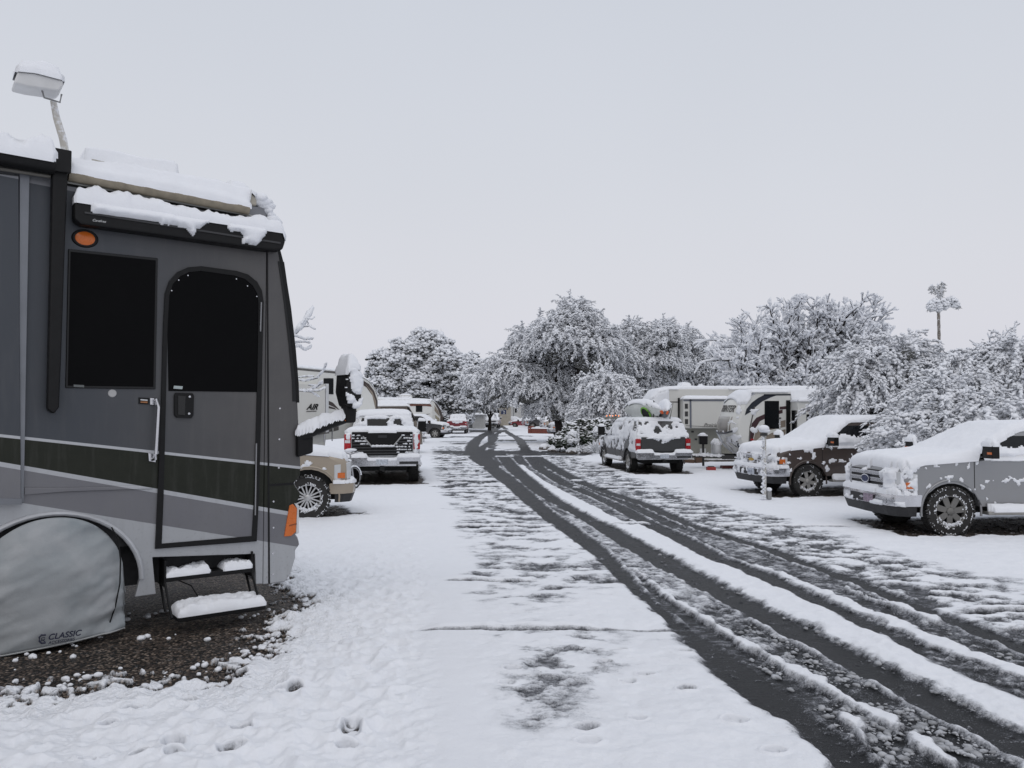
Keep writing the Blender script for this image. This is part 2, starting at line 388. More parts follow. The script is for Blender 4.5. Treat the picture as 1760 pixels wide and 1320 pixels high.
def ground():
    pys = np.concatenate([[], np.linspace(1345, 714.5, 1080)])
    ys = []
    for p in pys:
        y = 10
        X, Y, Z = ray(880, p)
        for _ in range(8): y = (gz(y)-CAMZ)/Z*Y
        ys.append(y)
    ys = np.array([-6, -3, -1, 0, 1, 2, 2.8, 3.3, 3.7, 4.0]+[y for y in ys if y > 4.2])
    far = ys[-1]; ys = np.concatenate([ys, far*1.3**np.arange(1, 7)])
    tt = np.concatenate([-np.geomspace(6, .82, 50), np.linspace(-.80, .80, 1450), np.geomspace(.82, 6, 50)])
    y = np.repeat(ys[:, None], len(tt), 1); x = tt[None]*(np.maximum(y, 0)*.93+1.6)+0*y
    nr, nc = y.shape
    t = np.clip((y-5)/9, 0, 1); gzz = .28*(1-t*t*(3-2*t))
    yc = np.maximum(y, 2.6)
    # ground point -> column and row of the survey the bands were measured in
    k = FPX/(yc*CP+(gzz-CAMZ)*SP); px = 880+x*k; py = 660-((gzz-CAMZ)*CP-yc*SP)*k
    n1 = fbm(x*1.3, y*1.3, 4, 1); n2 = fbm(x*4.5, y*4.5, 4, 2); n3 = fbm(x*14, y*14, 3, 3)
    st = fbm(x*2.6+5, y*3.9, 5, 4, .62)           # blown, streaky thaw pattern
    st2 = fbm(x*4.0+9, y*5.5, 5, 14, .65)
    fadeh = np.clip(14/np.maximum(yc, 1), .12, 1)
    near = sst(60, 20, yc)
    cov = np.ones_like(x); ridge = np.zeros_like(x); flatt = np.zeros_like(x)
    jx = (n2-.5)*.10+(n3-.5)*.05
    def bm_(tab, soft=.05, jit=1.):
        a, l, r = band(tab); L = np.interp(py, a, l); Rr = np.interp(py, a, r)
        dl = (px-L)/k+jx*jit; dr = (Rr-px)/k+jx*jit
        m = sst(-soft, soft, np.minimum(dl, dr)); return m*((py >= a[0]) & (py <= (5000 if a[-1] >= 1320 else a[-1])))
    edge = lambda tab, c: np.interp(py, band(tab)[0], band(tab)[c])
    LE, AL, HR, CR = edge(LEFT_EDGE, 1), edge(BAND_A, 1), edge(BAND_H, 2), edge(CLEAN_R, 1)
    # ---- left thaw zone between the clean verge and the first wheel track
    inten = np.interp(py, [765, 788, 830, 850, 900, 960, 1010, 1060, 1087, 1100, 1200, 1255, 1280], [.6, 1.35, 1.1, 1.05, .85, .85, .95, .5, .3, .95, .85, .7, 0])
    lm = (py > 768)*sst(-.25, .35, (px-LE)/k+(n1-.5)*.8)*sst(.05, -.1, (px-AL)/k)
    patch = 1.0*np.exp(-((px-np.interp(py, [1090, 1250], [905, 935])+(n1-.5)*60)/62)**2)+.75*np.exp(-((px-1005)/52)**2)*sst(1210, 1150, py)+.22*sst(880, 930, px)
    lm = lm*np.where(py > 1092, patch*1.25, 1.)*np.where((py > 1010) & (py <= 1092), sst(1120, 960, px), 1.)
    mot = np.clip((np.where(py > 1092, st2, st)*.6+n2*.3+n1*.1-np.where(py > 1092, .43, .43))*5.0, 0, 1)
    cov -= np.clip(lm*inten*mot, 0, 1)*np.interp(py, [800, 900, 1085, 1095], [.85, .72, .68, .54])
    # ---- right thaw zone
    rm = sst(-.05, .1, (px-HR)/k)*sst(.4, -.35, (px-CR)/k+(n1-.5)*.9)*(py > 786)
    bandr = .55+.75*np.exp(-(((px-CR)/k+.6)/.6)**2)+.6*np.exp(-(((px-HR)/k-.15)/.5)**2)
    cov -= np.clip(rm*bandr*np.clip((st2*.6+n2*.4-.38)*3.0, 0, 1), 0, .64)
    # ---- between the wheel tracks
    lane = ((px > AL) & (px < HR) & (py > 780)).astype(float)
    AR, BL, BR, EL, ER, FR, HL = edge(BAND_A, 2), edge(BAND_B, 1), edge(BAND_B, 2), edge(BAND_E, 1), edge(BAND_E, 2), edge(BAND_F, 2), edge(BAND_H, 1)
    dirn = (x*.80-y*.60); along = fbm(dirn*7+n2*1.5, (x*.6+y*.8)*1.1, 4, 11)
    chunk = np.clip((n2*.55+n3*.45-.46)*6, 0, 1)
    mAB = sst(0, .06, (px-AR)/k)*sst(0, .06, (BL-px)/k)
    vAB = np.interp(py, [786, 806, 825, 842, 860, 900, 1000, 1090, 1200, 1320], [.15, .62, .55, .22, .35, .62, .62, .42, .28, .26])+ .75*(n2*.5+n3*.5-.5)*1.6
    cov = cov*(1-mAB)+np.clip(vAB, .04, .95)*mAB; flatt = np.maximum(flatt, mAB*.3)
    mD = sst(-.02, .08, (px-BR)/k+jx)*sst(-.02, .08, (EL-px)/k+jx)*(py > 784)
    wD = (px-BR)/np.maximum(EL-BR, 1)
    vD = np.where(py < 905, np.where(wD < np.interp(py, [800, 905], [.45, .62]), .95, .42+1.1*(n2*.6+n3*.4-.5)), 1.)
    vD = np.where(py < 800, .25, vD)
    cov = cov*(1-mD)+np.clip(vD-.0*n2, .1, 1)*mD
    mEH = sst(0, .06, (px-ER)/k)*sst(0, .06, (HL-px)/k)*(py > 780)
    vEH = np.interp(py, [786, 806, 830, 850, 900, 925, 1000, 1100, 1320], [.18, .55, .35, .14, .22, .45, .42, .36, .36])+1.2*(n2*.4+n3*.35+along*.25-.5)
    cov = cov*(1-mEH)+np.clip(vEH, .04, .95)*mEH
    # ---- dark wheel tracks: streaks along the lane
    for tb, base in ((BAND_A, .02), (BAND_B, .02), (BAND_E, .07), (BAND_H, .03)):
        m = bm_(tb, .08, 1.1); v = base+np.clip((along-.46)*1.1, 0, .45)*np.interp(py, [790, 900, 1320], [.8, .7, .35])+np.clip(n3-.66, 0, 1)*1.6*near
        if tb is BAND_E: v = v+sst(1030, 1120, py)*.18*np.clip((along-.3)*3, 0, 1)
        cov = cov*(1-m)+v*m
    m = bm_(BAND_A2, .04, .6); cov = cov*(1-m)+(.30+.25*(along-.5)+.1*(n2-.5))*m; flatt = np.maximum(flatt, m*.9)
    m = bm_(BAND_F, .06, 1.2); cov = np.maximum(cov*(1-m), m*.98)+cov*0
    for tb, hh in ((RIDGE_A, .020), (RIDGE_A4, .03), (RIDGE_G, .028)):
        m = bm_(tb, .05, 1.1)*sst(.30, .42, n2+.08); cov = np.maximum(cov, m*.93); ridge = np.maximum(ridge, m*hh*(.1+1.3*(n2*.5+n3*.5)))
    # berms along the white strips
    for ed, sg in ((BR, 1), (EL, -1), (ER, 1)):
        d = (px-ed)/k*sg; b = np.exp(-((d-.10)/.07)**2)*(py > 850); ridge = np.maximum(ridge, b*.013*cov*(.2+1.5*(n2*.4+n3*.6)))
    # ---- expansion joints: a windrow of snow with a bare line on the near side
    for (jy, x0, x1, wd) in JOINTS:
        g0 = gpt((x0+x1)/2, jy).y; e = sst(-.25, .05, np.minimum(px-x0, x1-px)/k+(n1-.5)*.5)
        dy = y-g0-(fbm(x*1.6, x*0+jy, 2, 6)-.5)*.05
        far_ = 1+max(0, g0-14)*.09
        brk = sst(.28, .40, fbm(x*1.1+jy, x*0+3, 2, 8)+.06)
        mm = np.exp(-((dy-.085*far_)/(.075*far_))**2)*e*brk; cov = np.maximum(cov, mm*1.15); ridge = np.maximum(ridge, mm*.032)
        dk = np.exp(-((dy+.03*far_)/(.032*far_))**2)*e; cov = cov*(1-dk*.92)
    cov = np.minimum(cov, 1.05)
    # ---- far street: thaw bands across and curling tyre marks
    frr = ((py < 786) & (py > 716)).astype(float)
    def seg(a, b): 
        return sst(a[0]-.001, a[0]+.001, py)
    def dark(x0, x1, y0, y1, v=.12, sx_=6., sy_=1.2):
        nonlocal cov
        m = sst(0, sx_, np.minimum(px-x0, x1-px)+(n1-.5)*sx_*2)*sst(0, sy_, np.minimum(py-y0, y1-py)+(st-.5)*sy_*2+(n1-.5)*sy_*2)
        cov = cov*(1-m)+(v+.8*(st-.5))*m
    dark(742, 1010, 773, 784, .10, 16, 3.5); dark(930, 1030, 776, 785, .25, 16, 2); dark(850, 925, 756, 759.5, .1); dark(765, 815, 761, 765, .3, 14)
    dark(768, 830, 750, 753, .25, 14); dark(803, 875, 739, 744, .1, 6); dark(820, 920, 748.5, 751, .3, 12); dark(806, 836, 727, 733, .25, 5)
    dark(840, 858, 760, 776, .35, 8, 3)
    def curve(pts, hw, v=.08):
        nonlocal cov
        P = [gpt(*p) for p in pts]; d = np.full_like(x, 1e9)
        sel = (y > 18) & (y < 160)
        xs, ysel = x[sel], y[sel]; dd = np.full(xs.shape, 1e9)
        for a, b in zip(P[:-1], P[1:]):
            ax_, ay_ = b.x-a.x, b.y-a.y; L2 = ax_*ax_+ay_*ay_
            tq = np.clip(((xs-a.x)*ax_+(ysel-a.y)*ay_)/L2, 0, 1)
            dd = np.minimum(dd, np.hypot(xs-a.x-tq*ax_, ysel-a.y-tq*ay_))
        d[sel] = dd; m = sst(hw*1.25, hw*.8, d+(st-.5)*.3); cov = cov*(1-m)+v*m
    def smooth(pts, n=5):
        out = []
        for i in range(len(pts)-1):
            p0, p1, p2, p3 = pts[max(i-1, 0)], pts[i], pts[i+1], pts[min(i+2, len(pts)-1)]
            for s_ in range(n):
                q = s_/n; out.append(tuple(.5*((2*p1[c])+(-p0[c]+p2[c])*q+(2*p0[c]-5*p1[c]+4*p2[c]-p3[c])*q*q+(-p0[c]+3*p1[c]-3*p2[c]+p3[c])*q**3) for c in (0, 1)))
        return out+[pts[-1]]
    curve(smooth([(850, 800), (822, 785), (812, 774), (815, 762), (828, 750), (846, 741), (858, 735)]), .42)
    curve(smooth([(842, 786), (826, 776), (832, 768), (848, 758), (852, 748), (862, 742)]), .26, .15)
    curve(smooth([(908, 780), (900, 768), (892, 756), (876, 746), (866, 740)]), .30)
    curve([(855, 735), (838, 724)], .32); curve([(870, 738), (846, 722)], .32)
    # ---- bare gravel beneath and before the vehicles
    grav = np.zeros_like(x)
    poly = [(-900, 1420), (-40, 1212), (60, 1190), (120, 1192), (190, 1168), (300, 1170), (385, 1172), (400, 1146), (455, 1120), (500, 1088), (548, 1052), (532, 1018), (495, 1000), (470, 960), (380, 925), (-900, 900)]
    PW = [gpt(*p) for p in poly]
    def polyd(PWs, sel):
        xs, ysel = x[sel], y[sel]; ins = np.zeros(xs.shape, bool); dd = np.full(xs.shape, 1e9)
        for i in range(len(PWs)):
            a, b = PWs[i], PWs[(i+1) % len(PWs)]
            if a.y != b.y: ins ^= ((a.y > ysel) != (b.y > ysel)) & (xs < (b.x-a.x)*(ysel-a.y)/(b.y-a.y)+a.x)
            ax_, ay_ = b.x-a.x, b.y-a.y; tq = np.clip(((xs-a.x)*ax_+(ysel-a.y)*ay_)/(ax_*ax_+ay_*ay_+1e-9), 0, 1)
            dd = np.minimum(dd, np.hypot(xs-a.x-tq*ax_, ysel-a.y-tq*ay_))
        return np.where(ins, dd, -dd)
    sel = (x < 0) & (y < 16); dg = np.full_like(x, -9.); dg[sel] = polyd(PW, sel)
    dg = dg+(n1-.5)*.9+(n2-.5)*.70+(n3-.5)*.22
    gm = sst(-.03, .05, dg); grav = np.maximum(grav, sst(-.6, -.2, dg))
    clump = np.clip((n2*.45+n3*.55-.535)*14, 0, 1)*sst(.6, .1, dg)
    cov = cov*(1-gm)+gm*clump
    def patch_(px_, py_, hx, hy, ang, soft=.10, col=1.):
        nonlocal cov, grav
        c = gpt(px_, py_) if py_ is not None else px_
        ca, sa = math.cos(ang), math.sin(ang)
        u = (x-c[0])*ca+(y-c[1])*sa; v = -(x-c[0])*sa+(y-c[1])*ca
        d = np.minimum(hx-abs(u), hy-abs(v))+(n2-.5)*.45; m = sst(-soft, soft, d)
        cov = cov*(1-m)+m*np.clip((n3-.62)*4, 0, .5); grav = np.maximum(grav, m*col)
    for a in BARE: patch_(*a)
    # ---- footprints and hollows
    def dent(px_, py_, ru, rv, ang, dep, thaw, brown=.6):
        nonlocal cov, grav
        c = gpt(px_, py_); ca, sa = math.cos(ang), math.sin(ang)
        u = ((x-c.x)*ca+(y-c.y)*sa)/ru; v = (-(x-c.x)*sa+(y-c.y)*ca)/rv
        d = np.sqrt(u*u+v*v)+(n2-.5)*.35
        m = sst(1.15, .75, d); dents[:] -= dep*m; dents[:] += .010*np.exp(-((d-1.3)/.22)**2)*(d < 2)
        tex = sst(.40, .62, fbm(x*30, y*30, 3, 21)*.6+n3*.4)
        cov -= m*thaw*tex; grav[:] = np.maximum(grav, m*brown)
    dents = np.zeros_like(x)
    for f in [(602, 1256, .062, .13, .12), (596, 1286, .06, .06, .1), (297, 1282, .055, .10, .5), (300, 1306, .05, .05, .5), (414, 1262, .06, .07, .2), (398, 1292, .07, .06, .2),
              (322, 1212, .06, .06, .7), (224, 1226, .06, .04, .6), (506, 1190, .055, .10, .1), (487, 1192, .05, .05, .2), (186, 1254, .05, .03, .4), (240, 1308, .05, .03, .3), (150, 1318, .04, .02, .2)]:
        dent(f[0], f[1], f[2], f[3], f[4], .055, .75)
    for f in [(1008, 1263, .08), (1012, 1286, .07), (1078, 1178, .05), (1110, 1166, .06), (1065, 1128, .05), (1330, 1304, .06), (1083, 1180, .04), (1265, 1250, .07), (1095, 1245, .05), (1180, 1190, .06), (880, 1160, .06), (872, 1180, .05), (1178, 1130, .05), (1040, 1148, .05)]:
        dent(f[0], f[1], f[2], f[2]*.7, .1, .038, .5, 0)
    # ---- height
    cov = np.clip(cov, 0, 1.05)
    lumpy = sst(800, 650, px)*sst(900, 1000, py)
    wv = (fbm(x*2.6, y*3.4, 3, 31)-.5)*.060+(fbm(x*8, y*8, 3, 33)-.5)*.040*(.45+1.4*lumpy)+(n3-.5)*.016
    bil = abs(fbm(x*5.5, y*5.5, 2, 35)-.5)*-.10*lumpy
    smoothz = np.exp(-((px-np.interp(py, [780, 1320], [742, 800]))/np.interp(py, [780, 1320], [14, 60]))**2)
    th = sst(.25, .80, cov)*.036+np.clip(cov, 0, .5)*.012
    z = gzz+th+(wv+bil)*np.clip(cov, .12, 1)**1.5*fadeh*(1-.75*smoothz)+ridge+dents*np.clip(cov+.3, 0, 1)
    z += grav*(1-cov)*(n3-.5)*.014*near
    z = np.where((y < 3.5) | (abs(tt[None]+0*y) > .9), gzz+.03, z)
    V = np.stack([x, y, z], 2).reshape(-1, 3)
    i = (np.arange(nr-1)[:, None]*nc+np.arange(nc-1)[None]).ravel()
    F = np.stack([i, i+1, i+nc+1, i+nc], 1)
    m, t_, b = newmat('ground_snow')
    ca = N(t_, 'ShaderNodeAttribute', attribute_name='cover'); ga = N(t_, 'ShaderNodeAttribute', attribute_name='gravel')
    co = objco(t_)
    mp = N(t_, 'ShaderNodeMapping'); t_.links.new(co, mp.inputs[0]); mp.inputs['Scale'].default_value = (.8, 1.0, 1)
    f1 = noise_n(t_, 11, 8, .72, mp.outputs[0]); f2 = noise_n(t_, 75, 6, .75)
    rt = N(t_, 'ShaderNodeMapping'); t_.links.new(co, rt.inputs[0]); rt.inputs['Rotation'].default_value = (0, 0, R(38)); rt.inputs['Scale'].default_value = (.10, 1.6, 1)
    f3 = noise_n(t_, 22, 5, .7, rt.outputs[0]); f4 = noise_n(t_, 105, 3, .6)
    c1 = mth(t_, 'ADD', ca.outputs['Fac'], mth(t_, 'MULTIPLY', mth(t_, 'SUBTRACT', f1, .5), 1.15))
    c1 = mth(t_, 'ADD', c1, mth(t_, 'MULTIPLY', mth(t_, 'SUBTRACT', f2, .5), .75))
    # keep pure areas pure
    lo = mrange(t_, ca.outputs['Fac'], .5, .15); c1 = mth(t_, 'ADD', c1, mth(t_, 'MULTIPLY', lo, mth(t_, 'ADD', mrange(t_, f4, .54, .70, 0, .42), mrange(t_, f3, .5, .72, -.03, .22)))); hi = mrange(t_, ca.outputs['Fac'], .80, .98)
    c1 = mth(t_, 'ADD', mth(t_, 'MULTIPLY', c1, mth(t_, 'SUBTRACT', 1., hi)), hi)
    ramp = N(t_, 'ShaderNodeValToRGB'); t_.links.new(c1, ramp.inputs[0]); e = ramp.color_ramp.elements
    e[0].position = .20; e[0].color = (.018, .019, .021, 1); e[1].position = .92; e[1].color = (*SNOWC, 1)
    for p_, c_ in ((.33, (.045, .047, .052)), (.44, (.14, .145, .16)), (.58, (.38, .39, .415)), (.74, (.64, .655, .69))):
        q = e.new(p_); q.color = (*c_, 1)
    vo = N(t_, 'ShaderNodeTexVoronoi'); vo.inputs['Scale'].default_value = 38; t_.links.new(co, vo.inputs['Vector'])
    gcol = N(t_, 'ShaderNodeValToRGB'); sv = N(t_, 'ShaderNodeSeparateColor'); t_.links.new(vo.outputs['Color'], sv.inputs[0]); t_.links.new(sv.outputs[0], gcol.inputs[0])
    ge = gcol.color_ramp.elements; ge[0].color = (.05, .036, .028, 1); ge[1].color = (.36, .29, .235, 1); q = ge.new(.6); q.color = (.14, .105, .082, 1)
    gdark = mixc(t_, mrange(t_, vo.outputs['Distance'], .25, .6), gcol.outputs[0], (.012, .011, .010))
    gsn = mixc(t_, mrange(t_, c1, .35, .75), gdark, SNOWC)
    col = mixc(t_, ga.outputs['Fac'], ramp.outputs[0], gsn)
    t_.links.new(col, b.inputs['Base Color'])
    t_.links.new(mrange(t_, c1, .1, .6, .42, .8), b.inputs['Roughness']); b.inputs['Specular IOR Level'].default_value = .16
    hgt = mth(t_, 'ADD', mth(t_, 'MULTIPLY', f2, .5), mth(t_, 'MULTIPLY', c1, .9))
    hgt = mth(t_, 'ADD', hgt, mth(t_, 'MULTIPLY', mth(t_, 'MULTIPLY', vo.outputs['Distance'], -1.6), ga.outputs['Fac']))
    bump(t_, b, hgt, .55, .02)
    o = mesh_np('ground', V, F, m)
    for nm, ar in (('cover', cov), ('gravel', np.clip(grav, 0, 1))):
        at_ = o.data.attributes.new(nm, 'FLOAT', 'POINT'); at_.data.foreach_set('value', ar.ravel().astype(np.float32))
    tag(o, kind='structure')
    # crumbs of slush pushed up between the tracks
    gx = rng.random(60000)*13-1.0; gy = rng.random(60000)*13+4.6
    return o
VEHP = [(9.45, 15.05, 2.75, 1.12, 4), (8.9, 21.7, 2.6, 1.1, 13), (5.0, 30.7, 2.9, 1.1, 97), (-4.35, 27.0, 3.3, 1.3, 98.5), (-6.0, 16.6, 2.5, .95, 20)]
# bare patches: (px, py, half length, half width, heading)
BARE = [(562, 886, .8, .16, R(8)),  *[((x_, y_), None, hx_, hy_, R(a_)) for x_, y_, hx_, hy_, a_ in VEHP],
        (1018, 778, 2.2, .8, R(-4), .2, 1.), (1140, 812, .9, .3, 0), (1240, 793, 1.2, .8, 0)]
if 1: ground()
# ================================================================ MOTORHOME on the left
BLK = M('black_trim', (.006, .006, .0065), .5, bs=.1, bsc=90, spec=.25)
GLS = M('dark_glass', (.004, .005, .006), .15, var=.05, spec=.35)
CHR = M('chrome', (.6, .6, .62), .16, 1.)
RUB = M('tyre_rubber', (.022, .021, .02), .8, bs=.5, bsc=60)
AMB = M('amber_lens', (.55, .13, .02), .25)
RED = M('red_lens', (.35, .015, .02), .25)
CLR = M('clear_lens', (.55, .56, .57), .15)
def coach():
    A = gpt(450, 1062); h = R(36.97); ux, uy = math.cos(h), math.sin(h)
    def S(px, py):
        X, Y, Z = ray(px, py)          # meet the coach's side plane
        k = (A.x*-uy+A.y*ux)/(X*-uy+Y*ux)
        p = Vector((X*k, Y*k, CAMZ+Z*k))
        return ((p.x-A.x)*ux+(p.y-A.y)*uy, p.z-A.z)
    root = thing('motorhome', 'large grey motorhome with dark green stripe and a lowered entry step', 'motorhome', A, h)
    W = 2.5
    # ---- paint with its stripes (a pattern on the wall, in wall coordinates)
    m, t, b = newmat('coach_paint'); s = N(t, 'ShaderNodeSeparateXYZ'); t.links.new(objco(t), s.inputs[0])
    def line(p, q):
        (t0, z0), (t1, z1) = S(*p), S(*q); a = (z1-z0)/(t1-t0); c = z0-a*t0
        return mth(t, 'SUBTRACT', s.outputs[2], mth(t, 'ADD', mth(t, 'MULTIPLY', s.outputs[0], a), c))
    def above(d): return mrange(t, d, -.0015, .0015)
    n = noise_n(t, 1.7, 5); fine = noise_n(t, 260, 2)
    up = mixc(t, mrange(t, n, .3, .7), (.082, .080, .082), (.108, .105, .104))
    up = mixc(t, mrange(t, s.outputs[0], -1.6, -.1), (.058, .064, .074), up)
    mid = mixc(t, mrange(t, n, .3, .7), (.155, .155, .17), (.18, .18, .19))
    low = mixc(t, mrange(t, n, .3, .7), (.36, .37, .385), (.41, .42, .435))
    c = mixc(t, above(line((41, 865), (507, 939))), low, mid)
    c = mixc(t, above(line((39, 808), (490, 885))), c, (.42, .43, .45))
    grn = mixc(t, noise_n(t, 9, 5), (.009, .011, .006), (.019, .021, .014))
    c = mixc(t, above(line((39, 800), (490, 878))), c, grn)
    c = mixc(t, above(line((0, 751), (515, 806))), c, (.45, .46, .48))
    c = mixc(t, above(line((0, 746), (515, 801.5))), c, up)
    c = mixc(t, above(line((111, 326), (445, 391))), c, (.20, .205, .22))
    mpv = N(t, 'ShaderNodeMapping'); t.links.new(objco(t), mpv.inputs[0]); mpv.inputs['Scale'].default_value = (1, 1, .12)
    c = mixc(t, mth(t, 'MULTIPLY', mrange(t, noise_n(t, 13, 5, .6, mpv.outputs[0]), .5, .8), .16), c, (.16, .155, .15))
    c = mixc(t, mth(t, 'MULTIPLY', mrange(t, noise_n(t, 34, 4, .7), .56, .72), mrange(t, s.outputs[2], 1.5, .3, 0, .45)), c, (.10, .09, .08))
    t.links.new(c, b.inputs['Base Color']); b.inputs['Roughness'].default_value = .38; b.inputs['Metallic'].default_value = .25
    b.inputs['Coat Weight'].default_value = .06; b.inputs['Specular IOR Level'].default_value = .3; b.inputs['Coat Roughness'].default_value = .12
    bump(t, b, mth(t, 'ADD', mth(t, 'MULTIPLY', fine, .12), noise_n(t, 1.1, 2)), .12, .03)
    CP_ = m
    def P(L): return [S(*p) for p in L]
    # ---- side wall with wheel arch and step opening
    arch = [(-180, 1060)]
    c0 = S(90, 1000)
    ac = S(88, 1012); rr = S(88, 886)[1]-ac[1]
    aw = S(240, 1012)[0]-ac[0]
    archp = [(ac[0]-aw*math.cos(a), ac[1]+rr*math.sin(a)) for a in np.linspace(-.05, math.pi+.0, 25)]
    topz = S(450, 335)[1]-.02; frt = S(457, 500)[0]; zb = S(250, 1024)[1]
    wall = [(-9, zb), (archp[0][0], zb)]+archp+[(S(232, 1027)[0], zb), S(268, 1021), S(262, 958), S(438, 952), S(440, 1004), (frt, S(455, 1003)[1]), (frt, topz-.10), (-9, topz-.10)]
    body = MB(); body.prism(wall, 0, .05)
    o_wall = body.build('side_wall', CP_, root, bev=.006)
    mb = MB(); mb.box(-9, frt, .05, W, .78, topz-.1)
    mb.box(-9, frt-.1, .16, .20, .42, .79); mb.box(-9, frt-.1, W-.2, W-.16, .42, .79); mb.box(-7.5, -.3, 1.0, 1.6, .35, .78)
    mb.build('coach_body', M('coach_underside', (.02, .02, .022), .8), root)
    o_roof = MB().prism([(-9, topz-.10), (frt-.10, topz-.10), (frt-.10, topz-.02), (frt-.16, topz+.03), (-9, topz+.03)], -.015, W+.015).build('roof', M('roof_cream', (.42, .39, .33), .6), root, bev=.02)
    # ---- front cap
    cap = P([(457, 360), (465, 378), (479, 410), (486, 455), (496, 525), (504, 590), (510, 650), (514, 740), (517, 800), (516, 817), (505, 831), (517, 849), (509, 868), (507, 919), (512, 926), (515, 936), (508, 946), (508, 958), (500, 985), (490, 1000), (460, 1004)])
    cap[0] = (frt+.004, topz); cap = [(frt+.004, S(460, 1004)[1])]+cap
    mb = MB(); rings = []
    for yy, sq in ((0.0, 0.), (.02, .0), (.10, .035), (.35, .10), (.8, .16), (1.25, .18), (1.7, .16), (W-.35, .1), (W, .0)):
        rings.append([(x+sq*(1 if x > frt+.02 else 0), yy, z) for x, z in cap])
    mb.loft(rings); o_cap = mb.build('front_cap', CP_, root, bev=.012, ang=40)
    wsd = P([(486, 450), (496, 520), (504, 590), (510, 655), (511, 690)])
    mb = MB(); mb.loft([[(x+.012+q, yy, z) for x, z in wsd]+[(x-.05+q, yy, z) for x, z in wsd[::-1]] for yy, q in ((-.006, .0), (.1, .035), (.35, .10), (.8, .16), (1.25, .18), (1.7, .16), (W-.35, .1), (W+.005, 0))])
    mb.build('windshield', GLS, root, smooth=True)
    pil = P([(480, 425), (488, 455), (500, 530), (508, 600), (513, 660), (514, 692), (509, 692), (507, 650), (499, 580), (489, 500), (478, 430)])
    MB().prism(pil, -.008, .02).build('windshield_pillar', BLK, root)
    # ---- roof edge: awning tube, rail
    def bar(p, q, r0, y, mname, nm, n=12, par=root, bev=0):
        a, c_ = S(*p), S(*q); return MB().tube([(a[0], y, a[1]), (c_[0], y, c_[1])], r0, n).build(nm, mname, par, smooth=True)
    TAN = M('awning_beige', (.23, .20, .15), .7, var=.2, vs=14, bs=.3)
    bar((116, 303), (424, 362), .052, -.05, TAN, 'awning_tube')
    RAIL = M('rail_white', (.36, .36, .34), .5, vs=12)
    rl = P([(113, 313), (423, 369), (440, 376), (450, 392)]); MB().tube([(x, -.012, z) for x, z in rl], .013, 6).build('awning_rail', RAIL, root, smooth=True)
    rl = P([(113, 317), (421, 373), (436, 380), (446, 393)]); MB().tube([(x, -.006, z) for x, z in rl], .010, 6).build('rail_seal', BLK, root, smooth=True)
    # ---- black awning arm and big awning roll at the far left
    a = P([(83, 262), (116, 268), (113, 300), (108, 420), (102, 600), (98, 700), (89, 712), (78, 704), (80, 600), (84, 420), (86, 300)])
    mb = MB().prism(a, -.13, -.02); mb.build('awning_arm', BLK, root, bev=.018, seg=3)
    a = P([(86, 262), (118, 268), (117, 306), (86, 302)]); MB().prism(a, -.17, -.13).build('arm_bracket', BLK, root, bev=.008)
    aw1 = bar((-300, 222), (90, 290), .085, -.12, BLK, 'awning_roll')
    bar((-300, 250), (84, 308), .015, -.09, M('dull_rail', (.10, .095, .085), .6), 'roll_rail')
    # ---- slide-out edge at far left
    sl_ = P([(-400, 250), (31, 305), (35, 862), (-400, 880)]); MB().prism(sl_, -.05, .0).build('slide_out', CP_, root, bev=.006)
    tr = P([(33, 300), (50, 303), (45, 752), (41, 862), (35, 862), (36, 700)]); MB().prism([P([(33, 300)])[0], P([(50, 303)])[0], P([(40, 864)])[0], P([(31, 863)])[0]], -.035, 0.).build('slide_trim', M('trim_grey', (.17, .18, .2), .4), root, bev=.004)
    tr = P([(-200, 852), (36, 856), (36, 866), (-200, 866)]); MB().prism(tr, -.06, -.05).build('slide_seal', M('trim_grey', (.2, .21, .23), .4), root)
    # ---- door awning box
    bx = P([(123, 352), (476, 404), (481, 420), (476, 434), (452, 434), (135, 391), (123, 382)])
    ztp = max(q[1] for q in bx[:2]); x0b = min(q[0] for q in bx)
    box_o = MB().prism(bx, -.15, -.002).build('door_awning', BLK, root, bev=.02, seg=3)
    ln = P([(140, 370), (472, 421), (472, 424), (140, 373)]); MB().prism(ln, -.158, -.150).build('awning_lip', M('trim_dark', (.03, .03, .032), .4), root)
    WHL = M('white_lettering', (.62, .62, .62), .5)
    p = S(153, 386); text('Carefree', .028, WHL, root, (p[0], -.153, p[1]), (R(90), 0, 0), .3)
    # ---- window, lamp
    wq = P([(117, 428), (271, 444), (267, 669), (112, 667)])
    MB().prism(wq, -.012, .01).build('side_window', GLS, root, bev=.006)
    qi = P([(121, 433), (267, 448), (263, 665), (116, 663)]); MB().prism(qi, -.015, -.010).build('window_screen', M('black_screen', (.0016, .0016, .002), .45, spec=.08), root)
    q = P([(126, 661), (144, 662), (144, 666), (126, 665)]); MB().prism(q, -.019, -.015).build('window_tag', M('tag_grey', (.12, .13, .13), .5), root)
    p = S(146, 410); mb = MB(); mb.lathe([(.0, -.022), (.045, -.020), (.062, -.006), (.062, .004)], 24)
    mb.xf(lambda v: Vector((v.x*1.32, v.y, v.z))); o = mb.build('marker_lamp', AMB, root, smooth=True); o.location = (p[0], 0, p[1])
    mb = MB(); mb.lathe([(.070, -.010), (.078, 0.), (.078, .004)], 24); mb.xf(lambda v: Vector((v.x*1.32, v.y, v.z))); o = mb.build('lamp_bezel', BLK, root, smooth=True); o.location = (p[0], 0, p[1])
    p = S(193, 676); mb = MB(); mb.lathe([(.03, -.006), (.034, 0)], 20); o = mb.build('round_sticker', M('sticker', (.38, .38, .38), .6), root); o.location = (p[0], 0, p[1])
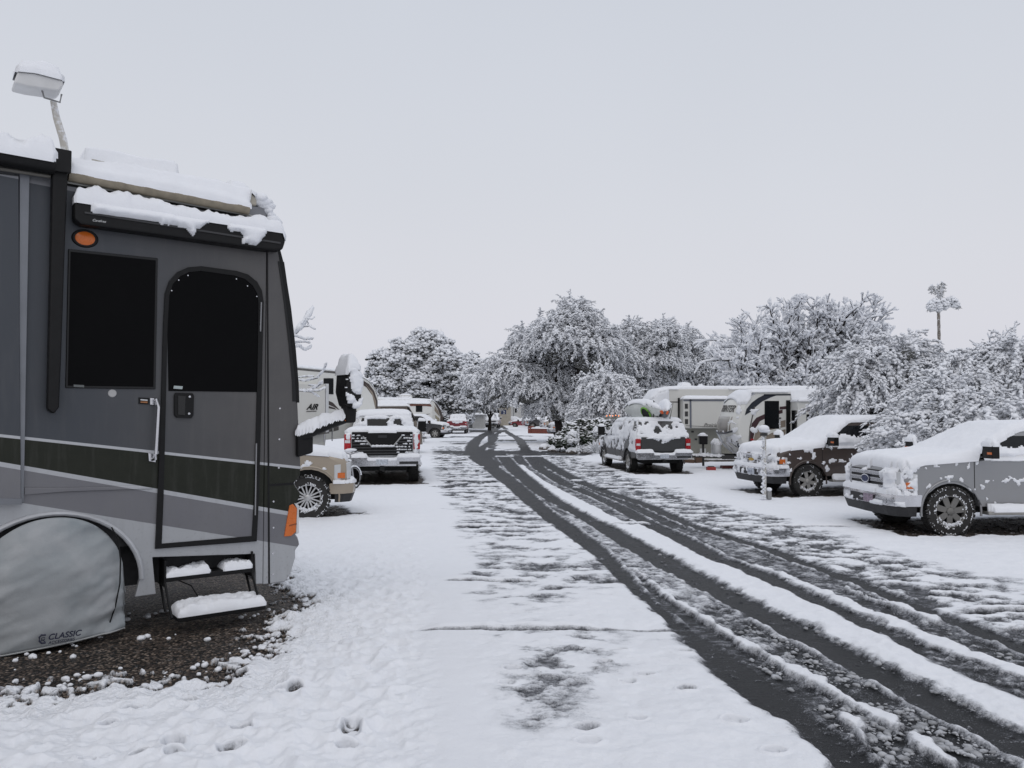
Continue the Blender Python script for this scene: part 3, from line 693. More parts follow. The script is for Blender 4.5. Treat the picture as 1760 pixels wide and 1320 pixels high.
    # ---- door
    outer = [(266, 943), (270, 860), (276, 700), (280, 560), (283, 505), (290, 484), (304, 468), (322, 460), (345, 458), (405, 466), (425, 472), (441, 485), (449, 500), (452, 520), (450, 600), (448, 700), (444, 850), (440, 930)]
    inner = [(277, 934), (280, 860), (284, 700), (287, 560), (290, 508), (296, 489), (309, 475), (324, 468), (345, 466), (402, 474), (420, 480), (433, 491), (441, 505), (443, 522), (442, 600), (440, 700), (436, 850), (432, 921)]
    so_, si_ = P(outer), P(inner); mb = MB(); n_ = len(so_)
    vs = [(x, -.022, z) for x, z in so_]+[(x, -.022, z) for x, z in si_]+[(x, 0.004, z) for x, z in so_]+[(x, 0.004, z) for x, z in si_]
    fs = []
    for i in range(n_):
        j = (i+1) % n_; fs += [(i, j, n_+j, n_+i), (i, 2*n_+i, 2*n_+j, j), (n_+i, n_+j, 3*n_+j, 3*n_+i)]
    mb.add(vs, fs); mb.build('door_frame', BLK, root)
    door = MB().prism(P(inner), -.010, .004).build('entry_door', CP_, root)
    dw = [p for p in inner if p[1] < 672]; dw = [(289, 672)]+[p for p in inner if p[1] < 610]+[(441, 674)]
    MB().prism(P(dw), -.016, -.009).build('door_window', M('black_screen', (.0016, .0016, .002), .45, spec=.08), root)
    for p_ in ((322, 474), (306, 482), (405, 480), (424, 492), (440, 510), (294, 500)):
        s_ = S(*p_); mb = MB(); mb.lathe([(.0, -.002), (.006, -.001), (.006, .004)], 8); o = mb.build('frame_screw', CHR, root); o.location = (s_[0], -.022, s_[1])
    q = P([(298, 663), (313, 664), (312, 669), (297, 668)]); MB().prism(q, -.024, -.016).build('window_tag', M('tag_light', (.35, .4, .4), .5), root)
    lt = P([(300, 675), (330, 676), (332, 680), (331, 714), (327, 719), (302, 718), (298, 713), (298, 680)])
    MB().prism(lt, -.035, -.010).build('door_latch', BLK, root, bev=.006)
    lp = P([(304, 680), (317, 681), (316, 714), (304, 713)]); MB().prism(lp, -.040, -.035).build('latch_paddle', M('black_gloss', (.006, .006, .006), .2), root, bev=.003)
    for p_ in ((324, 682), (323, 711)):
        s_ = S(*p_); mb = MB(); mb.lathe([(.0, -.008), (.010, -.006), (.010, .0)], 14); o = mb.build('key_lock', CHR, root, smooth=True); o.location = (s_[0], -.035, s_[1])
    a1 = P([(266, 686), (268, 700), (264, 780), (263, 790)])
    MB().tube([(a1[0][0], -.005, a1[0][1]), (a1[0][0], -.075, a1[0][1]-.005), (a1[1][0], -.085, a1[1][1]), (a1[2][0], -.085, a1[2][1]), (a1[3][0], -.075, a1[3][1]+.01), (a1[3][0]-.015, -.005, a1[3][1])], .014, 10).build('grab_handle', CHR, root, smooth=True)
    for q_ in (P([(257, 684), (270, 685), (269, 697), (257, 696)]), P([(254, 778), (268, 780), (267, 795), (255, 793)])):
        MB().prism(q_, -.02, .0).build('handle_mount', CHR, root, bev=.006)
    q = P([(238, 683), (256, 684), (255, 695), (238, 694)]); MB().prism(q, -.010, 0).build('step_switch', BLK, root, bev=.003)
    q = P([(241, 686), (253, 687), (253, 689), (241, 688)]); MB().prism(q, -.013, -.01).build('switch_lens', CLR, root)
    q = P([(241, 690), (253, 690), (253, 693), (241, 692)]); MB().prism(q, -.013, -.01).build('switch_button', M('dull_amber', (.3, .12, .04), .5), root)
    q = P([(446.5, 520), (448.5, 520), (447, 570), (445, 570)]); MB().prism(q, -.03, -.02).build('hinge_strip', M('hinge', (.2, .2, .21), .4), root)
    q = P([(438, 762), (440, 762), (438, 885), (436, 885)]); MB().prism(q, -.03, -.02).build('hinge_strip', M('hinge', (.2, .2, .21), .4), root)
    # seams, moulding, fasteners
    se = P([(458, 434), (460.5, 434), (464, 1003), (461, 1003)]); MB().prism(se, -.004, .001).build('cap_seam', BLK, root)
    se = P([(463, 832), (505, 829), (505, 833), (463, 836)]); MB().prism(se, -.003, .001).build('bumper_seam', BLK, root)
    mo = P([(41, 838), (120, 838), (262, 834), (262, 840), (120, 845), (41, 850)]); MB().prism(mo, -.016, .001).build('side_moulding', CP_, root, bev=.006)
    for p_ in ((481, 702), (480, 755), (479, 804), (470, 862), (470, 907), (469, 951), (469, 987)):
        s_ = S(*p_); mb = MB(); mb.lathe([(.0, -.005), (.009, -.004), (.009, .0)], 10); o = mb.build('fastener', CHR, root); o.location = (s_[0], 0.001, s_[1])
    hl = P([(497, 869), (503, 866), (510, 874), (508, 914), (500, 921), (488, 922)]); MB().prism(hl, -.012, .08).build('turn_lamp', AMB, root, bev=.006)
    hl = P([(505, 864), (513, 868), (513, 916), (508, 918), (510, 874)]); MB().prism(hl, -.014, .3).build('headlight', CLR, root, bev=.006)
    hl = P([(497, 902), (509, 899), (509, 901), (496, 904)]); MB().prism(hl, -.015, -.011).build('lamp_divider', M('dark_amber', (.2, .05, .01), .4), root)
    # wheel arch lip
    ap = [(ac[0]-aw*1.02*math.cos(a), ac[1]+rr*1.02*math.sin(a)) for a in np.linspace(0, math.pi, 25)]
    MB().tube([(x, -.006, z) for x, z in ap], .022, 8).build('arch_lip', M('arch_silver', (.42, .43, .45), .4), root, smooth=True)
    # ---- folding step
    gy = lambda px_, py_, off: S(px_, py_)
    def step(pa, pb, y0, y1, th, nm):
        (xa, za), (xb, zb_) = S(*pa), S(*pb); z_ = (za+zb_)/2
        return MB().box(xa, xb, y0, y1, z_-th, z_).build(nm, BLK, root, bev=.006)
    s1 = step((283, 990), (432, 974), -.02, .27, .05, 'upper_step')
    s2 = step((293, 1044), (440, 1034), -.26, .02, .05, 'lower_step')
    z1, z2 = s1.data.vertices[7].co.z, s2.data.vertices[7].co.z
    x0, x1 = S(281, 990)[0], S(434, 974)[0]
    x2, x3 = S(293, 1044)[0], S(440, 1034)[0]
    mb = MB()
    for xa in (x0+.01, x1-.01):
        mb.tube([(xa, .25, .85), (xa, .22, z1), (xa+.01, .0, z2)], .012, 6); mb.tube([(xa, .02, z1-.02), (xa+.01, -.22, z2-.02)], .012, 6)
        mb.box(xa-.008, xa+.008, -.02, .27, z1-.09, z1+.14)
    mb.box(x0, x1, .26, .29, z1-.02, z1+.16); mb.tube([(x0+.1, .1, z1-.04), (x0+.25, .05, z1-.12), (x0+.33, .0, z2+.03)], .006, 5)
    mb.build('step_frame', BLK, root)
    # ---- fabric wheel cover
    nu, nv = 60, 40; V = []; bz = lambda x: np.interp(x, [S(-160, 1150)[0], S(0, 1121)[0], S(60, 1108)[0], S(120, 1096)[0], S(215, 1078)[0]], [S(0, 1121)[1], S(0, 1121)[1], S(60, 1108)[1], S(120, 1096)[1], S(215, 1078)[1]])
    xl, xr = ac[0]-(S(215, 1012)[0]-ac[0]), S(215, 1012)[0]
    U_ = np.linspace(-1, 1, nu)
    for i in range(nu):
        u = U_[i]; x = ac[0]+u*(xr-ac[0]); zt = ac[1]+(rr-.012)*math.sqrt(max(0, 1-abs(u)**2.1))*1.0
        zt = max(zt, ac[1]-.02) if abs(u) < 1 else ac[1]-.02
        zb_ = float(bz(x))
        for j in range(nv):
            v = j/(nv-1); z = zb_+(zt-zb_)*v
            dc = math.hypot((x-ac[0])/(xr-ac[0]), (z-ac[1]+.1)/(rr+.35))
            yy = .01-.13*max(0, 1-dc**3)-.03*(1-v)
            fold = (fbm(x*2+z*3, z*9-x*4, 3, 51)-.5)*.07*(.3+abs(u))+(fbm(x*1.5, z*2, 2, 55)-.5)*.07+(abs(fbm(x*5+z*7, z*16-x*9, 2, 57)-.5))*.035*(u > .1)*u
            V.append((x, yy+float(fold), z+.0))
    F = [(i*nv+j, (i+1)*nv+j, (i+1)*nv+j+1, i*nv+j+1) for i in range(nu-1) for j in range(nv-1)]
    m2, t2, b2 = newmat('cover_cloth'); n2_ = noise_n(t2, 1.4, 5); n3_ = noise_n(t2, 4.2, 5)
    c2 = mixc(t2, mrange(t2, n2_, .35, .65), (.25, .28, .295), (.30, .315, .325)); c2 = mixc(t2, mrange(t2, n3_, .45, .8), c2, (.38, .39, .40))
    t2.links.new(c2, b2.inputs['Base Color']); b2.inputs['Roughness'].default_value = .6; bump(t2, b2, mth(t2, 'ADD', noise_n(t2, 7, 4), mth(t2, 'MULTIPLY', noise_n(t2, 190, 3), .12)), .3, .02)
    cov_o = mesh_np('wheel_cover', V, F, m2, root); sm = cov_o.modifiers.new('thick', 'SOLIDIFY'); sm.thickness = .008
    mb = MB(); mb.tube([V[i*nv] for i in range(nu)], .007, 5); mb.build('cover_hem', M('hem_pale', (.35, .36, .36), .7), cov_o, smooth=True)
    mb = MB(); cd = P([(190, 905), (200, 925), (204, 960), (203, 1000), (196, 1040), (184, 1078)])
    mb.tube([(x, -.045-.03*math.sin(i*.7), z) for i, (x, z) in enumerate(cd)], .006, 5); mb.build('cover_cord', BLK, cov_o, smooth=True)
    NAV = M('navy_print', (.012, .014, .04), .6)
    p = S(76, 1093); text('CLASSIC', .062, NAV, cov_o, (p[0], -.200, p[1]+.012), (R(90), 0, 0), .25, bold=.001, ext=.004)
    text('ACCESSORIES', .030, NAV, cov_o, (p[0]+.005, -.198, p[1]-.022), (R(90), 0, 0), .25, ext=.004)
    lp_ = P([(73, 1082), (66, 1082), (62, 1086), (62, 1092), (66, 1096), (73, 1095)]); MB().tube([(x, -.198, z) for x, z in lp_], .007, 6).build('printed_logo', NAV, cov_o)
    lp_ = P([(65, 1093), (66, 1087), (71, 1086), (71, 1090), (66, 1090), (72, 1093)]); MB().tube([(x, -.198, z) for x, z in lp_], .004, 5).build('printed_logo', NAV, cov_o)
    # the wheel behind
    mb = MB(); mb.lathe([(.30, .02), (.46, 0), (.49, .06), (.49, .24), (.46, .28), (.3, .28)], 28, (ac[0], .18, .48)); mb.build('wheel', RUB, root, smooth=True)
    mb = MB(); mb.lathe([(.30, .02), (.46, 0), (.49, .06), (.49, .24), (.46, .28), (.3, .28)], 28, (ac[0], W-.45, .48)); mb.build('wheel', RUB, root, smooth=True)
    # ---- mirror on its arm
    arm = P([(512, 752), (530, 742), (560, 728), (590, 716)])
    mb = MB(); mb.tube([(x-.0, -.01-.05*i, z) for i, (x, z) in enumerate(arm)], [.055, .055, .05, .05], 10); armo = mb.build('mirror_arm', BLK, root, smooth=True)
    q = P([(508, 745), (535, 742), (535, 778), (508, 786)]); MB().prism(q, -.06, .12).build('mirror_base', BLK, root, bev=.02)
    q = P([(577, 696), (598, 692), (596, 726), (580, 727)]); MB().prism(q, -.22, -.10).build('mirror_neck', BLK, root, bev=.02)
    q = P([(574, 645), (582, 633), (597, 637), (601, 660), (599, 696), (592, 703), (578, 699), (572, 675)])
    head = MB().prism(q, -.30, -.04).build('mirror_head', BLK, root, bev=.03, seg=3)
    q = P([(578, 722), (594, 714), (592, 720), (582, 726)]); MB().prism(q, -.20, -.12).build('mirror_lamp', AMB, root, bev=.006)
    # ---- roof gear
    a1 = P([(119, 270), (112, 232), (101, 196), (95, 166)])
    ms = mb = MB(); mb.tube([(x, .12, z) for x, z in a1], [.030, .030, .028, .024], 10)
    mast = mb.build('antenna_mast', topsnow('rime', (.42, .40, .36), -.1, .5, sc=30, nz=1.2), root, smooth=True)
    pl = P([(22, 146), (46, 152), (100, 160), (108, 150), (106, 140), (60, 128), (30, 125)])
    dish = MB().prism(pl, -.05, .18).build('antenna_dish', M('antenna_white', (.6, .6, .6), .5), root, bev=.03)
    cl = P([(72, 155), (76, 168), (90, 172), (103, 176), (106, 162)]); MB().tube([(x, .0, z) for x, z in cl], .008, 5).build('dish_clamp', M('steel_grey', (.2, .2, .2), .5), root)
    acn = S(255, 300); MB().box(acn[0]-.45, acn[0]+.35, .35, 1.15, topz, topz+.24).build('air_conditioner', M('unit_cream', (.4, .38, .33), .6), root, bev=.06)
    acu = [o for o in root.children if o.name.startswith('air_cond')][0]
    vq = S(424, 330); vnt = MB().box(vq[0]-.09, vq[0]+.09, .25, .45, topz, topz+.13).build('roof_vent', BLK, root, bev=.01)
    cq = [S(a_, b_) for a_, b_ in ((452, 346), (458, 352), (464, 360), (468, 370), (471, 380), (446, 340), (460, 362), (474, 392))]
    blobs('snow_patch', [(x_, y_, z_) for x_, z_ in cq for y_ in (.02, .12, .25, .4)], np.array([[.05, .08, .045]]*32)*(.7+.6*rng.random((32, 1))), SNOW, root, base=ICO2, jit=.12)
    # ---- snow
    al = [o_roof]
    gut = [o for o in root.children if o.name.startswith('awning_tube')]
    snow_shell(root, [o_roof, acu, vnt, o_cap]+gut, ((-4, frt+.13), (-.10, 2.4)), .022, .065, minn=.25, jump=.10, lump=.45, ls=4, edge=.55, seed=3, zmin=topz-.22)
    snow_shell(root, [box_o], ((-4, 2), (-.17, -.0)), .012, .125, lump=.55, ls=4.5, edge=.5, seed=5, wid=7, blur=1, label='thick ridge of snow along the door awning')
    bt_ = S(300, 378)[1]
    snow_shell(root, [box_o], ((-4, 2), (bt_-.4, bt_+.4)), .012, .05, ax='-y', lump=.5, ls=4, seed=17, wid=5, blur=1, minn=.5, jump=.3, mask=lambda u, v, h, n: (v > ztp-.075-.10*(n-.5)*4*(u > -1.0)) & (u > x0b+.12), name='snow_patch')
    snow_shell(root, [aw1], ((-4, 2), (-.22, -.0)), .016, .13, lump=.6, ls=5, edge=.45, seed=6, minn=.2, mask=lambda u, v, h, n: n > .3)
    snow_shell(root, [s1], ((-4, 2), (-.1, .3)), .010, .055, lump=.9, ls=9, edge=.45, seed=7, mask=lambda u, v, h, n: (abs(u-S(372, 985)[0]) > .06) & (n > .28), label='snow left on the upper step')
    snow_shell(root, [s2], ((-4, 2), (-.3, .1)), .010, .075, lump=.5, ls=8, edge=.5, seed=8, label='snow piled on the lower step')
    snow_shell(root, [dish], ((-6, 0), (-.2, .5)), .022, .12, lump=.4, ls=5, seed=9)
    snow_shell(root, [head], ((-3, 3), (-.35, .0)), .016, .13, lump=.4, ls=6, seed=10, minn=.2, label='tall cap of snow on the mirror')
    snow_shell(root, [armo], ((-3, 3), (-.3, .1)), .014, .075, lump=.5, ls=7, seed=12, minn=.2)
    snow_shell(root, [head], ((0, 1.6), (1, 3.5)), .010, .022, ax='-y', lump=.9, ls=9, seed=11, minn=.3, mask=lambda u, v, h, n: n > .50-.0*v, wid=2, name='snow_patch')
coach()
# ================================================================ PICKUPS, SUVs, CARS
PLASTIC = M('bumper_plastic', (.018, .018, .02), .6)
ALU = M('alloy', (.34, .33, .31), .35, .6)
UNDER = M('underbody', (.010, .010, .010), .9)
WHITE = M('white_paint', (.55, .56, .57), .35, coat=.3)
def wheel(root, x, y, r, side, spokes=6, rim=.62, wt=.26, col=None, snowy=.5, tread=True, detail=True, style='spoke'):
    """tyre with a rim under it; side +1 = left of the vehicle"""
    s = side; rr = r*rim; c = (x, y, r-.02); mb = MB()
    mb.lathe([(rr, -wt/2*s), (rr+.03, -wt/2*1.02*s), (r*.93, -wt/2*1.0*s), (r, -wt*.36*s), (r, wt*.36*s), (r*.93, wt/2*s), (rr+.03, wt/2*1.02*s), (rr, wt/2*s), (rr*.96, wt*.30*s), (rr*.96, -wt*.3*s)], 36 if detail else 18, c)
    if tread and detail:
        for k in range(34):
            a = 2*math.pi*k/34; ca, sa = math.cos(a), math.sin(a)
            for yy, w2 in ((s*wt*.40, .045), (-s*wt*.05, .09)):
                t = .035; p = []
                for (dr, dt, dy) in ((-.03, -t, -w2), (-.03, t, -w2), (-.03, t, w2), (-.03, -t, w2), (.014, -t*.7, -w2*.8), (.014, t*.7, -w2*.8), (.014, t*.7, w2*.8), (.014, -t*.7, w2*.8)):
                    R_ = r+dr; p.append((c[0]+R_*ca-dt*sa, y+yy+dy, c[2]+R_*sa+dt*ca))
                mb.add(p, [(0, 3, 2, 1), (4, 5, 6, 7), (0, 1, 5, 4), (1, 2, 6, 5), (2, 3, 7, 6), (3, 0, 4, 7)])
    w = mb.build('wheel', RUB, root, smooth=True)
    col = col or ALU; mb = MB(); o = y+s*wt*.30
    mb.lathe([(rr*1.0, s*wt*.49), (rr*.93, s*wt*.47), (rr*.90, s*wt*.30), (rr*.90, s*wt*.2), (rr*.99, s*wt*.2)], 36 if detail else 18, c, cap=False)
    yo = y+s*wt*.36
    hub = rr*.24
    mb.lathe([(hub, 0), (hub, s*.03), (hub*.6, s*.045)], 16, (c[0], yo, c[2]))
    for k in range(spokes):
        a = 2*math.pi*k/spokes+.3; ca, sa = math.cos(a), math.sin(a)
        wi, wo = (rr*.17, rr*.20) if style == 'spoke' else (rr*.06, rr*.05)
        for off in ((0,) if style == 'spoke' else (-.13, .13)):
            p = []
            for rad, ww in ((hub*.7, wi), (rr*.94, wo)):
                for q, yy in ((-1, 0), (1, 0), (1, s*.03), (-1, s*.03)):
                    dd = q*ww+off*rr*(rad/rr+.3); p.append((c[0]+rad*ca-dd*sa, yo-s*.01+yy, c[2]+rad*sa+dd*ca))
            mb.add(p, [(0, 1, 2, 3), (7, 6, 5, 4), (0, 4, 5, 1), (1, 5, 6, 2), (2, 6, 7, 3), (3, 7, 4, 0)])
    rm = mb.build('rim', col, w, bev=.004 if detail else 0)
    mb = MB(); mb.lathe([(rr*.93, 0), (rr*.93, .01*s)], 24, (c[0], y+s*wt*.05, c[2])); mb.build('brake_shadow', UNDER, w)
    if snowy and detail:
        n = int(380*snowy*2); a = rng.random(n)*6.283; th = fbm(np.cos(a)*3+x, np.sin(a)*3+y, 2, 4)
        keep = th > .5-.15*snowy; a = a[keep]; n = len(a); rad = np.where(rng.random(n) < .6, r*(.90+.1*rng.random(n)), rr*(1.0+.12*rng.random(n)))
        C = np.stack([c[0]+rad*np.cos(a), np.full(n, y+s*wt*.47), c[2]+rad*np.sin(a)], 1)
        extra = int(90*snowy*2); a2 = -math.pi/2+rng.normal(0, .5, extra); r2 = rr*(.78+.2*rng.random(extra))
        C2 = np.stack([c[0]+r2*np.cos(a2), np.full(extra, y+s*wt*.44), c[2]+r2*np.sin(a2)], 1)
        C = np.concatenate([C, C2]); blobs('snow_patch', C, np.stack([.008+.015*rng.random(len(C))]*3, 1)*np.array([1, .6, 1]), SNOW, w, jit=.3)
    return w
def arc(cx, cz, r, a0, a1, n=14): return [(cx+r*math.cos(a), cz+r*math.sin(a)) for a in np.linspace(a0, a1, n)]
def truck(name, label, cat, loc, rz, P, group='vehicles parked on the snowy lots'):
    g = dict(L_f=.95, wb=3.65, L_r=1.2, w=2.0, r=.41, hood_f=1.12, hood_b=1.30, belt=1.32, roof=1.90, bed=1.34, ws0=-.30, ws1=-1.05, cab_b=-2.75, rw=.18,
             kind='pickup', col=WHITE, sc=1., T=.13, snow=True, sill=.50, spokes=6, rim=.62, wstyle='spoke', tum=.17, detail=True, res=.045, grille='bars', rear=False, side=(), front=True, glass=GLS, snowy=.5, bump='chrome', arch=.50, mirror=True, cap=False, plate='', snoww=4, lump=.22)
    g.update(P); G = type('G', (), g); root = thing(name, label, cat, loc, rz, group, G.sc)
    w2 = G.w/2; xr = -G.wb-G.L_r; D = G.detail; r = G.r; cz = r-.02
    # ---- lower body
    ar = r*1.24 if G.arch == .5 else G.arch
    a0 = math.asin(max(-1, min(1, (G.sill-cz)/ar)))
    bt = G.bed if G.kind == 'pickup' else G.belt
    prof = [(G.L_f-.04, G.sill+.02), (G.L_f, .72), (G.L_f-.01, G.hood_f-.10), (G.L_f-.08, G.hood_f), (G.L_f-.5, G.hood_f+(G.hood_b-G.hood_f)*.55), (G.ws0, G.hood_b), (G.cab_b, G.belt), (G.cab_b-.02, bt), (xr+.04, bt), (xr, bt-.05), (xr+.01, .80), (xr+.06, G.sill+.08)]
    prof += [(-G.wb-ar*math.cos(a0), G.sill+.04)]+arc(-G.wb, cz, ar, math.pi-a0, a0)+[(-G.wb+ar*math.cos(a0), G.sill)]
    prof += [(-ar*math.cos(a0), G.sill)]+arc(0, cz, ar, math.pi-a0, a0)+[(ar*math.cos(a0), G.sill+.02)]
    rings = []
    for yf, sb, dz in ((-1, .20, -.045), (-.955, .11, -.01), (-.80, .045, .0), (-.4, .005, .012), (0, 0, .02), (.4, .005, .012), (.80, .045, 0), (.955, .11, -.01), (1, .20, -.045)):
        ring = []
        for x, z in prof:
            k = max(0, (x-(G.L_f-.55))/.55)**2; kr = max(0, ((xr+.25)-x)/.25)**2
            zz = z+(dz if z > G.sill+.25 and (x > G.ws0-.05) else (dz*.6 if z > G.belt-.1 else 0))
            ring.append((x-sb*k+kr*sb*.25, yf*(w2-.012), zz))
        rings.append(ring)
    mb = MB(); mb.loft(rings); body = mb.build('body', G.col, root, bev=.018 if D else 0, seg=2, ang=50)
    if not D: body.data.polygons.foreach_set('use_smooth', [False]*len(body.data.polygons))
    mb = MB(); mb.box(xr+.3, G.L_f-.25, -w2+.33, w2-.33, .36, min(1.0, G.hood_f-.1)); mb.box(xr+.15, G.L_f-.2, -w2+.10, w2-.10, G.sill+.12, min(1.0, G.hood_f-.1)) ; mb.build('underbody', UNDER, root)
    # ---- cab
    belt, roof, tum = G.belt-.02, G.roof, G.tum
    cp = [(G.ws0+.02, belt), (G.ws0-.0, belt+.02), (G.ws1, roof-.04), (G.ws1-.22, roof), ((G.ws1+G.cab_b)/2, roof+.015), (G.cab_b+G.rw+.12, roof), (G.cab_b+G.rw, roof-.05), (G.cab_b, belt)]
    hw = w2-.05
    def tf(x, yf, z): 
        k = (z-belt)/(roof-belt); return (x, yf*(hw-tum*k**1.15), z)
    rg = []
    for yf, dz in ((-1, 0), (-.93, .0), (-.5, .015), (0, .02), (.5, .015), (.93, 0), (1, 0)):
        rg.append([tf(x-(abs(yf)**4)*(.10 if x > G.ws1-.1 else 0), yf, z+(dz if z > roof-.1 else (-.03 if abs(yf) == 1 and z > roof-.02 else 0))) for x, z in cp])
    cab = MB().loft(rg).build('cab', G.col, root, bev=.03 if D else 0, seg=2)
    # windows
    def tfw(x, s, z, o=.012): p = tf(x, s, z); return (x, p[1]+s*o, z)
    wz0, wz1 = belt+.05, roof-.09
    def sx_(z): return G.ws0+(G.ws1-G.ws0)*(z-belt)/(roof-belt)-.16
    def bx_(z): return G.cab_b+G.rw*(z-belt)/(roof-belt)+.10
    nd = g.get('win', None) or [(sx_(wz0), G.ws1-.28), (G.ws1-.36, None)]
    mid = G.cab_b*.5+G.ws1*.5-.05
    for s in (-1, 1):
        quads = [[(sx_(wz0)+.02, wz0), (sx_(wz1)+.0, wz1), (mid+.06, wz1), (mid+.06, wz0)], [(mid-.06, wz0), (mid-.06, wz1), (bx_(wz1), wz1), (bx_(wz0), wz0)]]
        for q in quads:
            if abs(q[0][0]-q[2][0]) < .2: continue
            o = MB().loft([[tfw(x, s, z, .014) for x, z in q], [tfw(x, s, z, -.02) for x, z in q]]).build('side_window', G.glass, root)
    wsq = [(-.86, 0), (.86, 0), (.84, 1), (-.84, 1)]
    def wsp(yf, k, o):
        z = wz0-.03+(roof-.10-wz0)*k; x = G.ws0+(G.ws1-G.ws0)*(z-belt)/(roof-belt); p = tf(x-(abs(yf)**4)*.1, yf, z); return (p[0]+o, p[1], p[2]+o*.6)
    MB().loft([[wsp(a, b, .020) for a, b in wsq], [wsp(a, b, -.02) for a, b in wsq]]).build('windscreen', G.glass, root)
    def rwp(yf, k, o):
        z = wz0+.02+(roof-.14-wz0)*k; x = G.cab_b+G.rw*(z-belt)/(roof-belt); p = tf(x, yf, z); return (p[0]-o, p[1], p[2]+o*.2)
    MB().loft([[rwp(a, b, .012) for a, b in [(-.8, 0), (.8, 0), (.74, 1), (-.74, 1)]], [rwp(a, b, -.02) for a, b in [(-.8, 0), (.8, 0), (.74, 1), (-.74, 1)]]]).build('rear_window', G.glass, root)
    tops = [body, cab]
    # bed cavity / cap
    if G.cap:
        cq = [(G.cab_b-.04, bt-.01), (G.cab_b-.06, roof+.02), (xr+.42, roof+.02), (xr+.32, roof-.02), (xr+.05, bt+.02), (xr+.04, bt-.01)]
        rg = [[(x, yf*(w2-.03-.16*max(0, (z-bt)/(roof-bt))), z+(.03*(1-yf*yf) if z > roof-.05 else 0)) for x, z in cq] for yf in (-1, -.9, -.4, 0, .4, .9, 1)]
        capo = MB().loft(rg).build('truck_cap', G.col, root, bev=.03); tops.append(capo)
        def cpt(yf, k, o):
            z = bt+.10+(roof-.16-bt)*k; x = xr+.05+.30*(z-bt)/(roof-bt); return (x-o, yf*(w2-.03-.16*(z-bt)/(roof-bt)), z+o*.4)
        q = [(-.86, 0), (.86, 0), (.80, 1), (-.80, 1)]
        gl = MB().loft([[cpt(a, b, .02) for a, b in q], [cpt(a, b, -.02) for a, b in q]]).build('hatch_window', G.glass, root); tops.append(gl)
        for s in (-1, 1):
            q = [(G.cab_b-.25, bt+.10), (G.cab_b-.28, roof-.12), (xr+.55, roof-.12), (xr+.35, bt+.10)]
            MB().loft([[(x, s*(w2-.03-.16*(z-bt)/(roof-bt)+o), z) for x, z in q] for o in (.012, -.02)]).build('cap_window', G.glass, root)
    elif G.kind == 'pickup':
        tops.append(MB().box(xr+.06, G.cab_b-.06, -w2+.12, w2-.12, bt-.10, bt+.012).build('bed_cover', BLK, root))
    # ---- front
    f0 = lambda yf: G.L_f-.02-(.11 if abs(yf) > .9 else .045 if abs(yf) > .7 else .01)
    BM = {'chrome': CHR, 'body': G.col, 'black': PLASTIC}[G.bump]
    if G.front:
        zt, zb = G.hood_f-.09, .76
        gy = w2*.60
        gr = MB().box(G.L_f-.03, G.L_f+.015, -gy, gy, zb, zt).build('grille', PLASTIC, root)
        mb = MB()
        if G.grille == 'ford':
            h = (zt-zb)
            for k in (.16, .5, .84): mb.box(G.L_f-.0, G.L_f+.045, -gy, gy, zb+h*k-.036, zb+h*k+.036)
            for s in (-1, 1): mb.box(G.L_f-.02, G.L_f+.035, s*gy-.03, s*gy+.03, zb-.01, zt+.01)
            mb.build('grille_bars', CHR, gr, bev=.008)
            em = MB(); em.lathe([(.0, .0), (.085, .0), (.095, -.02), (.095, -.04)], 24, axis='x'); em.xf(lambda v: Vector((v.x*-1*-1+G.L_f+.062, v.y*1.45, v.z*.75+zb+h*.5))); em.build('oval_emblem', M('emblem_blue', (.02, .03, .09), .3), gr)
            em = MB(); em.tube([(G.L_f+.062, .135*math.cos(a), zb+h*.5+.07*math.sin(a)) for a in np.linspace(0, 6.2832, 25)], .010, 6); em.build('emblem_ring', CHR, gr, smooth=True)
        elif G.grille == 'chevy':
            h = zt-zb; mb.box(G.L_f, G.L_f+.04, -w2*.88, w2*.88, zb+h*.44, zb+h*.56)
            for k in (.1, .2, .3, .7, .8, .92): mb.box(G.L_f, G.L_f+.025, -gy, gy, zb+h*k-.008, zb+h*k+.008)
            mb.box(G.L_f, G.L_f+.03, -gy, gy, zt-.02, zt+.02); mb.build('grille_bars', CHR, gr, bev=.006)
            MB().add([(G.L_f+.055, y_, zb+h*.5+z_) for y_, z_ in ((-.11, -.02), (-.045, -.035), (.045, -.035), (.11, -.02), (.11, .02), (.045, .035), (-.045, .035), (-.11, .02))]+[(G.L_f+.03, y_, zb+h*.5+z_) for y_, z_ in ((-.11, -.02), (-.045, -.035), (.045, -.035), (.11, -.02), (.11, .02), (.045, .035), (-.045, .035), (-.11, .02))], [tuple(range(8)), tuple(range(15, 7, -1))]+[(i, (i+1) % 8, (i+1) % 8+8, i+8) for i in range(8)]).build('bow_emblem', M('gold', (.5, .33, .08), .35, .5), gr)
        else:
            for k in np.linspace(.1, .9, 5): mb.box(G.L_f, G.L_f+.03, -gy, gy, zb+(zt-zb)*k-.01, zb+(zt-zb)*k+.01)
            mb.build('grille_bars', CHR, gr)
        for s in (-1, 1):
            hl = MB(); yin, yout = s*(gy+.035), s*(w2-.02)
            hl.loft([[(G.L_f+.0, yin, zb+.05), (G.L_f-.0, yin, zt)], ], False) if False else None
            xs_ = [(yin, G.L_f+.02), (s*(w2*.80), G.L_f-.02), (s*(w2*.94), G.L_f-.10), (s*(w2+.006), G.L_f-.30)]
            hl.loft([[(x, y, zb+.03), (x, y, zt-(.0 if i < 3 else .04)), (x-.08, y*.985, zt-(.0 if i < 3 else .04)), (x-.08, y*.985, zb+.03)] for i, (y, x) in enumerate(xs_)])
            hlo = hl.build('headlight', CLR, root, bev=.006)
